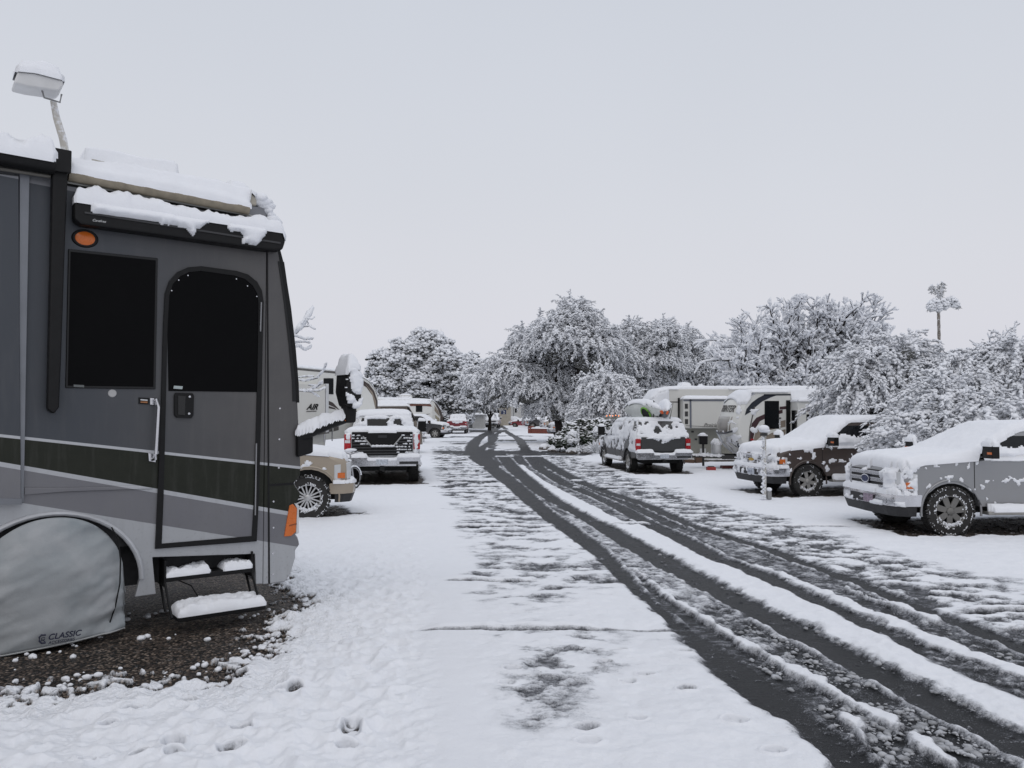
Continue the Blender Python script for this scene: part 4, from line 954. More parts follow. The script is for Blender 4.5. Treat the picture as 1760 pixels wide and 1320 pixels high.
            MB().box(G.L_f-.31, G.L_f-.16, min(s*(w2-.02), s*(w2+.008)), max(s*(w2-.02), s*(w2+.008)), zb+.06, zb+.17).build('turn_lamp', AMB, hlo)
        # bumper wraps round the corners
        bz0, bz1 = .47, .72
        xs_ = [(-w2-.01, G.L_f-.38), (-w2-.01, G.L_f-.16), (-w2*.93, G.L_f+.01), (-w2*.75, G.L_f+.08), (0, G.L_f+.12), (w2*.75, G.L_f+.08), (w2*.93, G.L_f+.01), (w2+.01, G.L_f-.16), (w2+.01, G.L_f-.38)]
        bp = MB().loft([[(x, y, bz0+.03), (x+.02 if abs(y) < w2 else x, y*1.005, (bz0+bz1)/2), (x, y, bz1), (x-.10, y*.97, bz1), (x-.10, y*.97, bz0+.03)] for y, x in xs_]).build('front_bumper', BM, root, bev=.015)
        tops.append(bp)
        MB().loft([[(x-.06, y*.97, .33), (x+.0, y*.99, .50), (x-.2, y*.97, .50), (x-.2, y*.95, .33)] for y, x in xs_[1:-1]]).build('air_dam', PLASTIC, root)
        MB().box(G.L_f+.05, G.L_f+.135, -.42, .42, bz0+.05, bz1-.06).build('bumper_intake', PLASTIC, bp)
        for s in (-1, 1):
            mb = MB(); mb.lathe([(.0, .0), (.062, .0), (.075, .015), (.075, -.03)], 18, axis='x'); mb.xf(lambda v, s=s: Vector((G.L_f+.075+v.x, s*w2*.70+v.y*1.15, (bz0+bz1)/2+v.z))); mb.build('fog_lamp', PLASTIC, bp)
        MB().box(G.L_f+.11, G.L_f+.15, -.16+g.get('plate_y', 0), .16+g.get('plate_y', 0), .52, .67).build('number_plate', g.get('plate_mat', None) or M('plate_pale', (.42, .45, .5), .5, var=.35, vs=22), root)
        if G.plate: text(G.plate, .075, M('plate_ink', (.05, .05, .12), .5), root, (G.L_f+.153, -.13+g.get('plate_y', 0), .565), (R(90), 0, R(90)), ext=.001)
    # ---- rear
    if G.kind == 'pickup':
        tg = MB().box(xr-.02, xr+.03, -w2*.80, w2*.80, .80, bt+.0).build('tailgate', g.get('tg_mat', None) or G.col, root, bev=.015)
        MB().box(xr-.035, xr-.018, -.12, .12, bt-.16, bt-.09).build('gate_handle', PLASTIC, tg)
    else:
        tg = MB().box(xr-.015, xr+.03, -w2*.78, w2*.78, .75, bt-.08).build('tailgate', G.col, root, bev=.015)
    for s in (-1, 1):
        y0, y1 = sorted((s*(w2*.82), s*(w2-.0)))
        tl = MB().box(xr-.02, xr+.10, y0, y1, bt-.48, bt-.06).build('tail_light', RED, root, bev=.015)
        MB().box(xr-.026, xr+.02, y0+.02, y1-.02, bt-.30, bt-.22).build('reverse_lens', CLR, tl)
    rb = MB(); rb.box(xr-.16, xr-.02, -w2-.0, -w2*.38, .56, .76); rb.box(xr-.16, xr-.02, w2*.38, w2, .56, .76); rb.box(xr-.15, xr-.03, -w2*.4, w2*.4, .52, .68); rb.box(xr-.02, xr+.2, -w2+.1, w2-.1, .5, .66)
    rbo = rb.build('rear_bumper', BM, root, bev=.012); tops.append(rbo)
    MB().box(xr-.175, xr-.155, -w2*.95, -w2*.45, .57, .64).build('step_pad', PLASTIC, rbo); MB().box(xr-.20, xr-.05, -.06, .06, .40, .50).build('tow_hitch', UNDER, root)
    MB().box(xr-.165, xr-.15, -.16, .16, .56, .70).build('number_plate', M('plate_pale', (.42, .45, .5), .5, var=.35, vs=22), root)
    # ---- sides: seams, handles, arches, running boards
    for s in (-1, 1):
        if D:
            ys = s*(w2-.012)
            for xx in (G.ws0-.02, mid, G.cab_b-.0):
                MB().add([(xx-.006, ys+s*.003, G.sill+.05), (xx+.006, ys+s*.003, G.sill+.05), (xx+.006, ys+s*.003, G.belt-.05), (xx-.006, ys+s*.003, G.belt-.05), (xx-.006, ys-s*.01, G.sill+.05), (xx+.006, ys-s*.01, G.sill+.05), (xx+.006, ys-s*.01, G.belt-.05), (xx-.006, ys-s*.01, G.belt-.05)], [(0, 1, 2, 3), (0, 4, 5, 1), (1, 5, 6, 2), (2, 6, 7, 3), (3, 7, 4, 0)]).build('door_seam', UNDER, root)
            for xx in (mid+.14, G.cab_b+.14):
                MB().tube([(xx-.10, s*(w2-.01), G.belt-.17), (xx-.08, s*(w2+.03), G.belt-.165), (xx+.08, s*(w2+.03), G.belt-.165), (xx+.10, s*(w2-.01), G.belt-.17)], .014, 8).build('door_handle', BLK, root, smooth=True)
            for cx in (0, -G.wb):
                q = arc(cx, cz, ar+.012, -.15, math.pi+.15, 20); MB().tube([(x, s*(w2-.01), z) for x, z in q], .020, 6).build('arch_flare', g.get('flare', None) or G.col, root, smooth=True)
            q = [(-.65, .40), (-G.wb+.65, .40)]
            MB().box(-G.wb+.7, -.62, min(s*(w2-.10), s*(w2+.09)), max(s*(w2-.10), s*(w2+.09)), .36, .42).build('running_board', ALU, root, bev=.01); tops.append([o for o in root.children if o.name.startswith('running_board')][-1])
            if G.kind == 'suv' or g.get('mould'):
                MB().box(G.cab_b, -.62, min(s*w2, s*(w2+.012)), max(s*w2, s*(w2+.012)), .78, .84).build('side_moulding', G.col, root, bev=.004)
        if G.mirror:
            mx = G.ws0-.18; mb = MB(); mb.tube([(mx, s*(w2-.06), G.belt+.02), (mx+.02, s*(w2+.12), G.belt+.06)], .03, 6); 
            mb.box(mx-.07, mx+.07, *sorted((s*(w2+.08), s*(w2+.34))), G.belt-.02, G.belt+.20 if g.get('tall_mirror') is None else G.belt+.34)
            mo = mb.build('wing_mirror', BLK, root, bev=.025 if D else 0); tops.append(mo)
            if D: MB().box(mx+.06, mx+.08, *sorted((s*(w2+.22), s*(w2+.33))), G.belt+.05, G.belt+.09).build('mirror_lamp', AMB, mo)
        for cx in (0, -G.wb):
            wheel(root, cx, s*(w2-.155), r, s, G.spokes, G.rim, .27, g.get('rimcol'), G.snowy, detail=D, style=G.wstyle)
    # ---- snow
    if G.snow:
        snow_shell(root, tops, ((xr-.25, G.L_f+.2), (-w2-.4, w2+.4)), G.res, G.T, minn=g.get('minn', .28), mask=g.get('topmask'), jump=.11, lump=G.lump, ls=2.2, edge=.55, seed=int(abs(loc[0])*7) % 50, wid=G.snoww, zmin=.38)
    for sd in G.side:
        sd = dict(sd); ax = sd.pop('ax'); objs = sd.pop('objs', None) or [o for o in root.children if o.name.split('.')[0] in sd.get('on', ('body', 'cab', 'tailgate', 'side_window', 'truck_cap', 'hatch_window', 'cap_window', 'rear_window', 'front_bumper', 'grille', 'headlight', 'windscreen'))]
        sd.pop('on', None); snow_shell(root, objs, name='snow_patch', ax=ax, **sd)
    return root, G
# ================================================================ THE VEHICLES
def onground(px, py): p = gpt(px, py); return p
# silver pickup, right edge
SILV = paint('silver_paint', (.26, .265, .275), rough=.35, metal=.45, frost=.0)
def ss(x, a, b): return sst(a, b, x)
h = R(184); fw = at(1627, 905, 14.25); fw.z = 0
loc = fw - Vector((math.cos(h)*0+math.sin(h)*-.845*1, math.cos(h)*.845, 0)); loc = Vector((fw.x-(-math.sin(h))*.845, fw.y-math.cos(h)*.845, 0))
P1 = dict(col=SILV, spokes=7, r=.435, rim=.64, grille='ford', hood_f=1.20, hood_b=1.34, belt=1.38, bed=1.42, roof=1.83, L_f=.98, wb=3.7, L_r=1.2, ws0=-.42, ws1=-1.25, cab_b=-3.0, minn=.38, T=.15, res=.035, rimcol=M('grey_alloy', (.16, .155, .145), .45, .4), snowy=.7, plate_y=.25,
    plate_mat=M('plate_colour', (.25, .2, .25), .5, var=.6, vs=30), side=[
    dict(ax='+y', box=((-2.2, 1.05), (.55, 1.45)), res=.018, T=.022, blur=0, wid=2, lump=.9, ls=13, seed=2, jump=.05, minn=.5,
         mask=lambda u, v, h, n: (n > .765-.20*ss(abs(v-1.25), .14, .0)*(u > -.6)-.16*(abs(np.hypot(u, v-.41)-.58) < .05)*(v > .8)-.32*(u > .62)*(v > .70)-.14*(abs(v-.98) < .06)*(u < -.6))),
    dict(ax='+y', box=((-2.6, -.5), (1.30, 1.85)), res=.025, T=.05, blur=0, wid=3, lump=.6, ls=5, seed=4, jump=.08, minn=.3, mask=lambda u, v, h, n: (v < 1.54+(n-.5)*.15) & (u < -.75)),
    dict(ax='+x', box=((-1.0, 1.0), (.50, 1.25)), res=.022, T=.05, blur=0, wid=2, lump=.9, ls=6, seed=5, jump=.06, minn=.3, mask=lambda u, v, h, n: (n > .46+.22*(abs(u) < .58)*(v > .80)+.16*(v < .72)-.06*(u > .5)) & ((v > .70) | (v < .58)))])
t1, _ = truck('pickup_truck', 'silver pickup truck under thick snow at the right edge of the picture', 'pickup truck', loc, h, P1)
# lettering on its fender
# brown utility / pickup
BRN = paint('brown_paint', (.060, .043, .036), dirt=(.09, .07, .06), rough=.4, metal=.3, frost=.0)
h = R(193); fw = at(1382, 847, 20.8); fw.z = 0
loc = Vector((fw.x+math.sin(h)*.83, fw.y-math.cos(h)*.83, 0))
t2, _ = truck('sport_utility_vehicle', 'brown sport utility vehicle with snow covered hood behind the snowy post', 'car', loc, h, dict(col=BRN, kind='suv', grille='chevy', spokes=6, r=.40, rim=.62, hood_f=1.10, hood_b=1.24, belt=1.28, bed=1.28, roof=1.84, wb=3.3, L_r=1.1, L_f=.95, ws0=-.38, ws1=-1.15, cab_b=-4.2, rw=.2, minn=.38, sc=1.04, T=.15, res=.04, plate='CTL 3', plate_y=.15, snowy=.45, side=[
    dict(ax='+y', box=((-4, .9), (.60, 1.3)), res=.022, T=.026, blur=0, wid=2, lump=.8, ls=10, seed=12, jump=.05, minn=.5, mask=lambda u, v, h, n: (n > .78-.24*ss(v, 1.0, 1.2)*(u > -.7)*(u < .7)-.28*(abs(v-.86) < .05)*(u < -.6)-.14*(abs(np.hypot(u, v-.4)-.60) < .05))),
    dict(ax='+y', box=((-4.1, -.5), (1.18, 1.85)), res=.03, T=.05, blur=0, wid=3, lump=.6, ls=4, seed=14, jump=.1, minn=.3, mask=lambda u, v, h, n: ((v < 1.50+(n-.5)*.3) | (u < -3.2)) & (v > 1.20-.1*n) & (u < -.85)),
    dict(ax='+x', box=((-1.0, 1.0), (.50, 1.15)), res=.028, T=.03, blur=0, wid=2, lump=.8, ls=9, seed=15, jump=.06, minn=.3, mask=lambda u, v, h, n: (n > .56-.08*(v > .74)))]))
# grey pickup with a cap, seen from behind
GRY = paint('charcoal_paint', (.022, .023, .026), rough=.4, metal=.2, frost=.0)
TLG = M('tailgate_grey', (.035, .036, .038), .55)
h = R(97); rc = at(1141, 800, 28.2); loc = Vector((rc.x+math.cos(h)*4.85, rc.y+math.sin(h)*4.85, 0))
P3 = dict(col=GRY, tg_mat=TLG, cap=True, front=True, r=.40, hood_f=1.10, hood_b=1.24, belt=1.28, bed=1.30, roof=1.84, wb=3.65, L_r=1.15, cab_b=-2.6, T=.13, res=.045, tall_mirror=1, snowy=.4, minn=.45, topmask=lambda u, v, h, n: (u > -4.42) | (u < -4.72), side=[
    dict(ax='+y', box=((-4.8, .9), (.62, 1.86)), res=.035, T=.04, blur=0, wid=2, lump=.8, ls=4, seed=22, jump=.08, minn=.3, mask=lambda u, v, h, n: n > .53-.10*ss(v, .85, 1.1)+.5*(v < .78)),
    dict(ax='-x', box=((-.95, .95), (.9, 1.88)), res=.028, T=.04, blur=0, wid=2, lump=.8, ls=4, seed=23, jump=.10, minn=.2, mask=lambda u, v, h, n: (n > .47+.06*(v > 1.62)) & (v > 1.30-.22*np.exp(-(u/.22)**2)+.02*(n-.5)-.05*np.abs(np.sin(u*4))))])
t3, _ = truck('pickup_truck', 'charcoal pickup truck with cap and two kayaks on its roof', 'pickup truck', loc, h, P3)
# black-and-white pickup, left, seen from behind
BLKP = paint('white_truck_paint', (.55, .56, .575), rough=.35, frost=.05)
h = R(98.5); rc = at(657, 815, 24.2); loc = Vector((rc.x+math.cos(h)*4.85*1.06, rc.y+math.sin(h)*4.85*1.06, 0))
P4 = dict(col=BLKP, tg_mat=BLK, r=.42, hood_f=1.2, hood_b=1.32, belt=1.36, bed=1.44, roof=1.93, wb=3.65, L_r=1.2, cab_b=-2.75, w=2.05, sc=1.10, T=.12, res=.045, tall_mirror=1, snowy=.0, minn=.5, side=[
    dict(ax='-x', box=((-.9, .9), (1.38, 1.93)), res=.03, T=.05, blur=0, wid=2, lump=.9, ls=4, seed=31, jump=.15, minn=.2, on=('cab', 'rear_window'), mask=lambda u, v, h, n: (n > .40+.15*(v > 1.52)*(v < 1.78)*(abs(u) < .66)) & (v < 1.9)),
    dict(ax='-x', box=((-1.0, 1.0), (.74, 1.42)), res=.03, T=.045, blur=0, wid=2, lump=.9, ls=5, seed=32, jump=.10, minn=.3, on=('body',), mask=lambda u, v, h, n: (abs(u) > .84) & (n > .40))])
t4, _ = truck('pickup_truck', 'white pickup truck with black louvred tailgate, seen from behind on the left lot', 'pickup truck', loc, h, P4)
xr = -4.85
tgo = [o for o in t4.children if o.name.startswith('tailgate')][0]
mb = MB(); SLT = []
for k in range(7):
    z = .84+k*.078
    half = .80 if k < 2 else .80
    segs = [(-half, half)] if k < 2 else [(-half, -.30-.055*(k-2)), (.30+.055*(k-2), half)]
    for a, b in segs:
        mb.box(xr-.05, xr-.02, a, b, z, z+.035); SLT.append((a, b, z+.035))
lv = mb.build('louvre_slats', M('slat_black', (.03, .03, .032), .4), tgo)
C = []; 
for a, b, z in SLT:
    n = int((b-a)*38); u = a+(b-a)*rng.random(n); k = fbm(u*4, z*9+0*u, 2, 5) > .44
    for q in u[k]: C.append((xr-.045, q, z+.008))
C = np.array(C); blobs('snow_patch', C, np.stack([np.full(len(C), .02), .03+.03*rng.random(len(C)), .010+.014*rng.random(len(C))], 1), SNOW, tgo, jit=.3)
mb = MB(); mb.tube([(xr-.055, -.52, 1.32), (xr-.06, -.28, 1.04), (xr-.06, .28, 1.04), (xr-.055, .52, 1.32)], .022, 6); mb.build('gate_trim', M('trim_pale', (.3, .3, .3), .5), tgo, smooth=True)
C = np.stack([np.full(60, xr-.065), rng.uniform(-.3, .3, 60), np.full(60, 1.06)], 1); blobs('snow_patch', C, np.stack([np.full(60, .03), .05*np.ones(60), .02+.015*rng.random(60)], 1), SNOW, tgo)
# lamp and bumper snow of the left pickup
# tan pickup nose behind the motorhome
TAN_P = paint('tan_paint', (.34, .285, .22), dirt=(.2, .17, .14), rough=.3, metal=.2)
h = R(20); fw = at(527, 894, 16.3); fw.z = 0; loc = Vector((fw.x-math.sin(h)*.83, fw.y+math.cos(h)*.83, 0))
t5, _ = truck('pickup_truck', 'tan pickup truck nosing out from behind the grey motorhome', 'pickup truck', loc, h, dict(col=TAN_P, r=.455, rim=.60, spokes=8, wstyle='twin', hood_f=1.22, hood_b=1.36, belt=1.40, bed=1.42, roof=1.98, L_f=.90, wb=3.6, bump='body', T=.13, res=.04, rimcol=M('bright_alloy', (.5, .5, .5), .3, .6), arch=.62, snowy=.8, side=[
    dict(ax='-y', box=((-.7, .7), (1.0, 1.25)), res=.025, T=.035, blur=0, wid=2, lump=.8, ls=6, seed=42, jump=.06, minn=.4, mask=lambda u, v, h, n: (n > .50) & (abs(np.hypot(u, v-.44)-.68) < .06))]))
# ---------------- farther vehicles (lower detail)
FAR = dict(detail=False, res=.07, T=.14, snowy=0, snoww=2)
def far_truck(label, px, py, y, hdg, col, front_axle=True, name='pickup_truck', cat='pickup truck', **kw):
    p = at(px, py, y); p.z = 0; d = dict(FAR); d.update(col=col); d.update(kw); return truck(name, label, cat, p, R(hdg), d)
BK = paint('black_paint', (.012, .013, .016), rough=.25)
far_truck('black pickup truck parked side on beside the far end of the left row', 752, 753, 69, -8, BK, r=.43, detail=True, res=.06, rimcol=ALU, wb=3.7)
RD = paint('dark_red_paint', (.15, .012, .018), rough=.35)
far_truck('red pickup truck seen from behind down the left side of the street', 789, 740, 86, 91, RD, snowy=0, side=[dict(ax='-x', box=((-.85, .85), (.8, 1.9)), res=.07, T=.04, blur=0, wid=2, seed=3, lump=.8, ls=3, jump=.2, minn=.2, mask=lambda u, v, h, n: (v > 1.15) & (n > .5))])
DG = paint('dark_grey_paint', (.035, .035, .04), rough=.35)
far_truck('small dark car half hidden between the black and the red pickup', 764, 731, 104, 20, DG, name='parked_car', cat='car', kind='suv', roof=1.75, wb=2.7, L_r=.9, cab_b=-3.3)
WV = paint('off_white_paint', (.42, .43, .44), rough=.4)
far_truck('white van facing the camera at the far end of the street', 846, 731, 118, -93, WV, name='parked_van', cat='van', kind='suv', roof=2.0, wb=3.2, cab_b=-4.1)
RC = paint('bright_red_paint', (.22, .010, .022), rough=.3)
def far_car(label, px, y, hdg, col, sc=1.):
    p = at(px, 731, y); p.z = 0
    return truck('parked_car', label, 'car', p, R(hdg), dict(FAR, col=col, kind='car', w=1.8, r=.33, hood_f=.80, hood_b=.98, belt=.98, bed=.98, roof=1.42, wb=2.75, L_f=.9, L_r=1.0, ws0=-.35, ws1=-1.2, cab_b=-3.3, rw=.75, sill=.28, sc=sc, T=.13))
far_car('red sedan parked on the right side at the end of the street', 886, 122, 172, RC)
far_car('bright red car parked between the white van and the red sedan', 863, 140, 185, RC)
TN = paint('pale_tan_paint', (.33, .28, .23), rough=.4)
far_truck('pale tan pickup truck behind the low brick edging', 944, 733, 96, 186, TN)
far_truck('white pickup truck half hidden behind the forked tree trunk', 962, 741, 72, 188, WV, detail=True, res=.07)
far_truck('dark car behind the red sedan', 915, 729, 112, 180, DG, name='parked_car', cat='car', kind='suv', roof=1.6, wb=2.7, L_r=.9, cab_b=-3.3)

# ================================================================ TRAILERS AND CAMPERS
GRP_RV = 'trailers and campers parked on the lots'
CREAM = paint('cream_siding', (.68, .68, .65), dirt=(.35, .32, .27), rough=.4, dz=.9)
CREAM2 = paint('pale_siding', (.58, .575, .545), dirt=(.3, .27, .23), rough=.45, dz=1.0)
BRWN = M('brown_graphic', (.055, .04, .036), .5); TANG = M('tan_graphic', (.24, .20, .16), .5); GRYG = M('grey_graphic', (.10, .095, .09), .5); MAR = M('maroon_graphic', (.045, .018, .022), .5); BLUEB = M('blue_black_graphic', (.018, .022, .032), .4)
STEEL = M('dark_steel', (.03, .03, .03), .6)
class Side:
    """a wall seen in the survey: maps a column and row to (along, up) on the wall"""
    def __init__(s, A, deg):
        s.A = A; s.h = R(deg); s.ux, s.uy = math.cos(s.h), math.sin(s.h)
    def __call__(s, px, py):
        X, Y, Z = ray(px, py); k = (s.A.x*-s.uy+s.A.y*s.ux)/(X*-s.uy+Y*s.ux)
        return ((X*k-s.A.x)*s.ux+(Y*k-s.A.y)*s.uy, CAMZ+Z*k-s.A.z)
    def P(s, L): return [s(*p) for p in L]
def decal(root, S, L, mat, name, y=-.006, y1=.01, bev=0): return MB().prism(S.P(L), y, y1).build(name, mat, root, bev=bev)
def jack(root, x, y, z, r=.03): return MB().box(x-.04, x+.04, y-.04, y+.04, .06, z).box(x-.12, x+.12, y-.12, y+.12, .02, .06).build('stabiliser_jack', STEEL, root)
# ---- bumper-pull trailer on the right
def sprinter():
    A = at(1290, 800, 29.5); A.z = 0; S = Side(A, 0)
    root = thing('travel_trailer', 'cream travel trailer with dark swoosh and grey lettering on its bulging nose', 'travel trailer', A, 0, GRP_RV)
    W = 2.45; zt = S(1400, 674)[1]; L = 9.2; zb = .55
    prof = [(-.25, zb+.06), (-.62, 1.0), (-.82, 1.45), (-.80, 1.75), (-.55, 2.45), (-.35, 2.72), (-.12, zt-.05), (.05, zt), (L, zt), (L, zb), (-.1, zb)]
    rings = []
    for yf, ins in ((0, .38), (.04, .28), (.16, .10), (.35, .02), (.5, 0), (.65, .02), (.84, .10), (.96, .28), (1, .38)):
        rings.append([(x+ins if x < 0 else x, yf*W, z) for x, z in prof])
    body = MB().loft(rings).build('trailer_body', CREAM, root, bev=.02, ang=30)
    # nose graphics lie on the bulging cap; ins as above
    def nose(y, z, o=.012):
        x = np.interp(z, [.61, 1.0, 1.45, 1.75, 2.45, 2.72, zt-.05], [-.25, -.62, -.82, -.80, -.55, -.35, -.12])
        i = np.interp(y/W, [0, .04, .16, .35, .5, .65, .84, .96, 1], [.38, .28, .10, .02, 0, .02, .10, .28, .38]); return (x+i-o, y, z)
    def patch(yzs, mat, nm, o=.012, n=6):
        mb = MB(); (y0, z0, y1, z1) = yzs
        ys = np.linspace(y0, y1, n*2); zs = np.linspace(z0, z1, n)
        V = [nose(y, z, o) for y in ys for z in zs]; F = [(i*n+j, i*n+j+1, (i+1)*n+j+1, (i+1)*n+j) for i in range(len(ys)-1) for j in range(n-1)]
        ob = mesh_np(nm, V, np.array(F), mat, root); md = ob.modifiers.new('thick', 'SOLIDIFY'); md.thickness = .01; return ob
    # wraparound nose window with a brown reflection painted into its colour
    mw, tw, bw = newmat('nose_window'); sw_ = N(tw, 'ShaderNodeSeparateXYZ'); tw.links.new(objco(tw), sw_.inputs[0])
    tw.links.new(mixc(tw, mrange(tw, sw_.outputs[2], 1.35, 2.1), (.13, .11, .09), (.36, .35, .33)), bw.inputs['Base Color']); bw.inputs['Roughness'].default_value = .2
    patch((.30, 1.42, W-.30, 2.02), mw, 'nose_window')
    mb = MB(); mb.tube([nose(y, 1.38+.16*(abs(y/W-.5)*2)**3, .02) for y in np.linspace(.16, W-.16, 14)], .035, 6); mb.build('window_trim', BLUEB, root, smooth=True)
    tx = text('SPRINTER', .34, GRYG, root, (0, 0, 0), (0, 0, 0), .35, bold=.006, ext=.01, name='nose_lettering', sx=1)
    me = tx.data; tw_ = max(v.co.x for v in me.vertices)
    for v in me.vertices:
        u = v.co.x/tw_; y = 1.82-u*1.52; z = 2.22+v.co.y*1.05-.03*u; p = nose(y, z, .015+v.co.z*.4)
        v.co = p
    decal(root, S, [(1289, 745), (1292, 728), (1300, 718), (1318, 710), (1345, 704), (1345, 710), (1322, 716), (1306, 724), (1299, 735), (1295, 752), (1286, 770)], MAR, 'side_graphic')
    decal(root, S, [(1283, 703), (1292, 692), (1303, 684), (1313, 679), (1336, 679), (1325, 683), (1310, 690), (1298, 700), (1290, 708), (1280, 714)], BLUEB, 'side_graphic')
    decal(root, S, [(1313, 677.5), (1452, 676), (1452, 679), (1313, 680)], BLUEB, 'roof_trim')
    decal(root, S, [(1296, 752), (1300, 738), (1312, 729), (1350, 722), (1350, 800), (1292, 800)], TANG, 'lower_panel', y=-.004)
    decal(root, S, [(1300, 757), (1320, 740), (1352, 733), (1352, 737), (1326, 744), (1300, 760)], CREAM, 'side_graphic', y=-.008)
    decal(root, S, [(1296, 698), (1298, 699), (1290, 735), (1288, 768), (1286, 768), (1288, 735)], GRYG, 'panel_joint', y=-.010)
    decal(root, S, [(1290, 754), (1295, 754), (1295, 757), (1290, 757)], RED, 'marker_lamp', y=-.02)
    decal(root, S, [(1314, 689), (1339, 689), (1339, 737), (1314, 737)], GLS, 'side_window', y=-.015, bev=.03)
    decal(root, S, [(1340, 699), (1352, 698), (1352, 703), (1340, 704)], MAR, 'side_graphic')
    decal(root, S, [(1351, 688), (1358, 688), (1358, 752), (1351, 752)], BLK, 'slide_gasket', y=-.03)
    # slide-out
    x0, x1 = S(1359, 700)[0], L-1.5; z1 = S(1400, 690)[1]
    so = MB().box(x0, x1, -.75, .02, zb+.25, z1).build('slide_out', CREAM, root, bev=.02)
    MB().box(x0-.02, x1, -.76, 0, z1, z1+.05).build('slide_topper', WHITE, so)
    S2 = Side(A+Vector((0, -.75, 0)), 0)
    q = S2.P([(1386, 712), (1446, 712), (1446, 740), (1386, 740)]); MB().prism(q, -.77, -.74).build('slide_window', GLS, so, bev=.03)
    q = S2.P([(1380, 702), (1400, 702.5), (1422, 706), (1422, 707), (1380, 707)]); MB().prism(q, -.757, -.74).build('side_graphic', MAR, so)
    MB().box(x0-.012, x0+.01, -.62, -.12, 1.35, 2.25).build('slide_end_window', GLS, so)
    MB().box(-.9, L-.5, .5, .62, .42, .56).box(-.9, L-.5, W-.62, W-.5, .42, .56).build('chassis', STEEL, root)
    MB().tube([(-.3, .55, .48), (-1.9, W/2-.05, .50)], .05, 6).build('tow_frame', STEEL, root); MB().tube([(-.3, W-.55, .48), (-1.9, W/2+.05, .50)], .05, 6).build('tow_frame', STEEL, root)
    MB().tube([(-1.45, W/2, .12), (-1.45, W/2, 1.05)], .045, 8).build('tongue_jack', STEEL, root); bh = MB().box(-1.6, -1.3, W/2-.14, W/2+.14, .95, 1.28).build('jack_head', BLK, root, bev=.03)
    for yy in (W/2-.18, W/2+.18): 
        gt = MB().lathe([(.12, 0), (.15, .06), (.15, .42), (.10, .5), (.04, .56)], 14, (-.95, yy, .52), axis='z').build('gas_bottle', WHITE, root, smooth=True)
    for xx in (4.6, 5.6):
        MB().lathe([(.22, 0), (.33, .02), (.35, .08), (.33, .2), (.22, .22)], 20, (xx, .05, .35)).build('wheel', RUB, root, smooth=True)
    for xx in (.2, L-.5): jack(root, xx, .35, .5)
    ac_ = MB().box(3.0, 4.0, .8, 1.6, zt, zt+.3).build('air_conditioner', M('unit_cream', (.4, .38, .33), .6), root, bev=.08)
    # logo on the cap: dark disc with white star
    for pts, mat, o, nm in (([(math.cos(a)*.15, math.sin(a)*.17) for a in np.linspace(0, 6.28, 20)[:-1]], BLUEB, .015, 'round_logo'), ([(-.10, .15), (-.02, .03), (-.16, -.02), (-.02, -.04), (-.03, -.17), (.05, -.02), (.17, .05), (.04, .05)], WHITE, .022, 'round_logo')):
        V = [nose(.30-a, 1.02+b, o) for a, b in pts]; n = len(V)
        mb = MB(); mb.loft([V, [(p[0]+.02, p[1], p[2]) for p in V]]); mb.build(nm, mat, root)
    tops = [body, so]+[o for o in root.children if o.name.startswith(('air_cond', 'gas_b', 'jack_head', 'tow_frame'))]
    snow_shell(root, tops, ((-2.0, 8.2), (-.85, W+.1)), .05, .13, mask=lambda u, v, h, n: (u > -.36) | (h < 17.2) & (h < 1.4), minn=.35, lump=.25, ls=1.6, seed=4, zmin=.3)
    for mk in (dict(ax='-x', box=((.02, W-.02), (.6, 2.9)), mask=lambda u, v, h, n: (n > .62-.12*(u > W-.6)-.06*(v < 1.4)*(u > 1.2)) & ~((u > .25) & (u < W-.25) & (v > 1.45) & (v < 2.75))),
               dict(ax='-y', box=((-.75, .35), (1.0, 2.3)), mask=lambda u, v, h, n: n > .60)):
        snow_shell(root, [body], name='snow_patch', res=.035, T=.03, blur=0, wid=2, lump=.8, ls=3, seed=8, jump=.12, minn=.12, **mk)
    return root
sprinter()
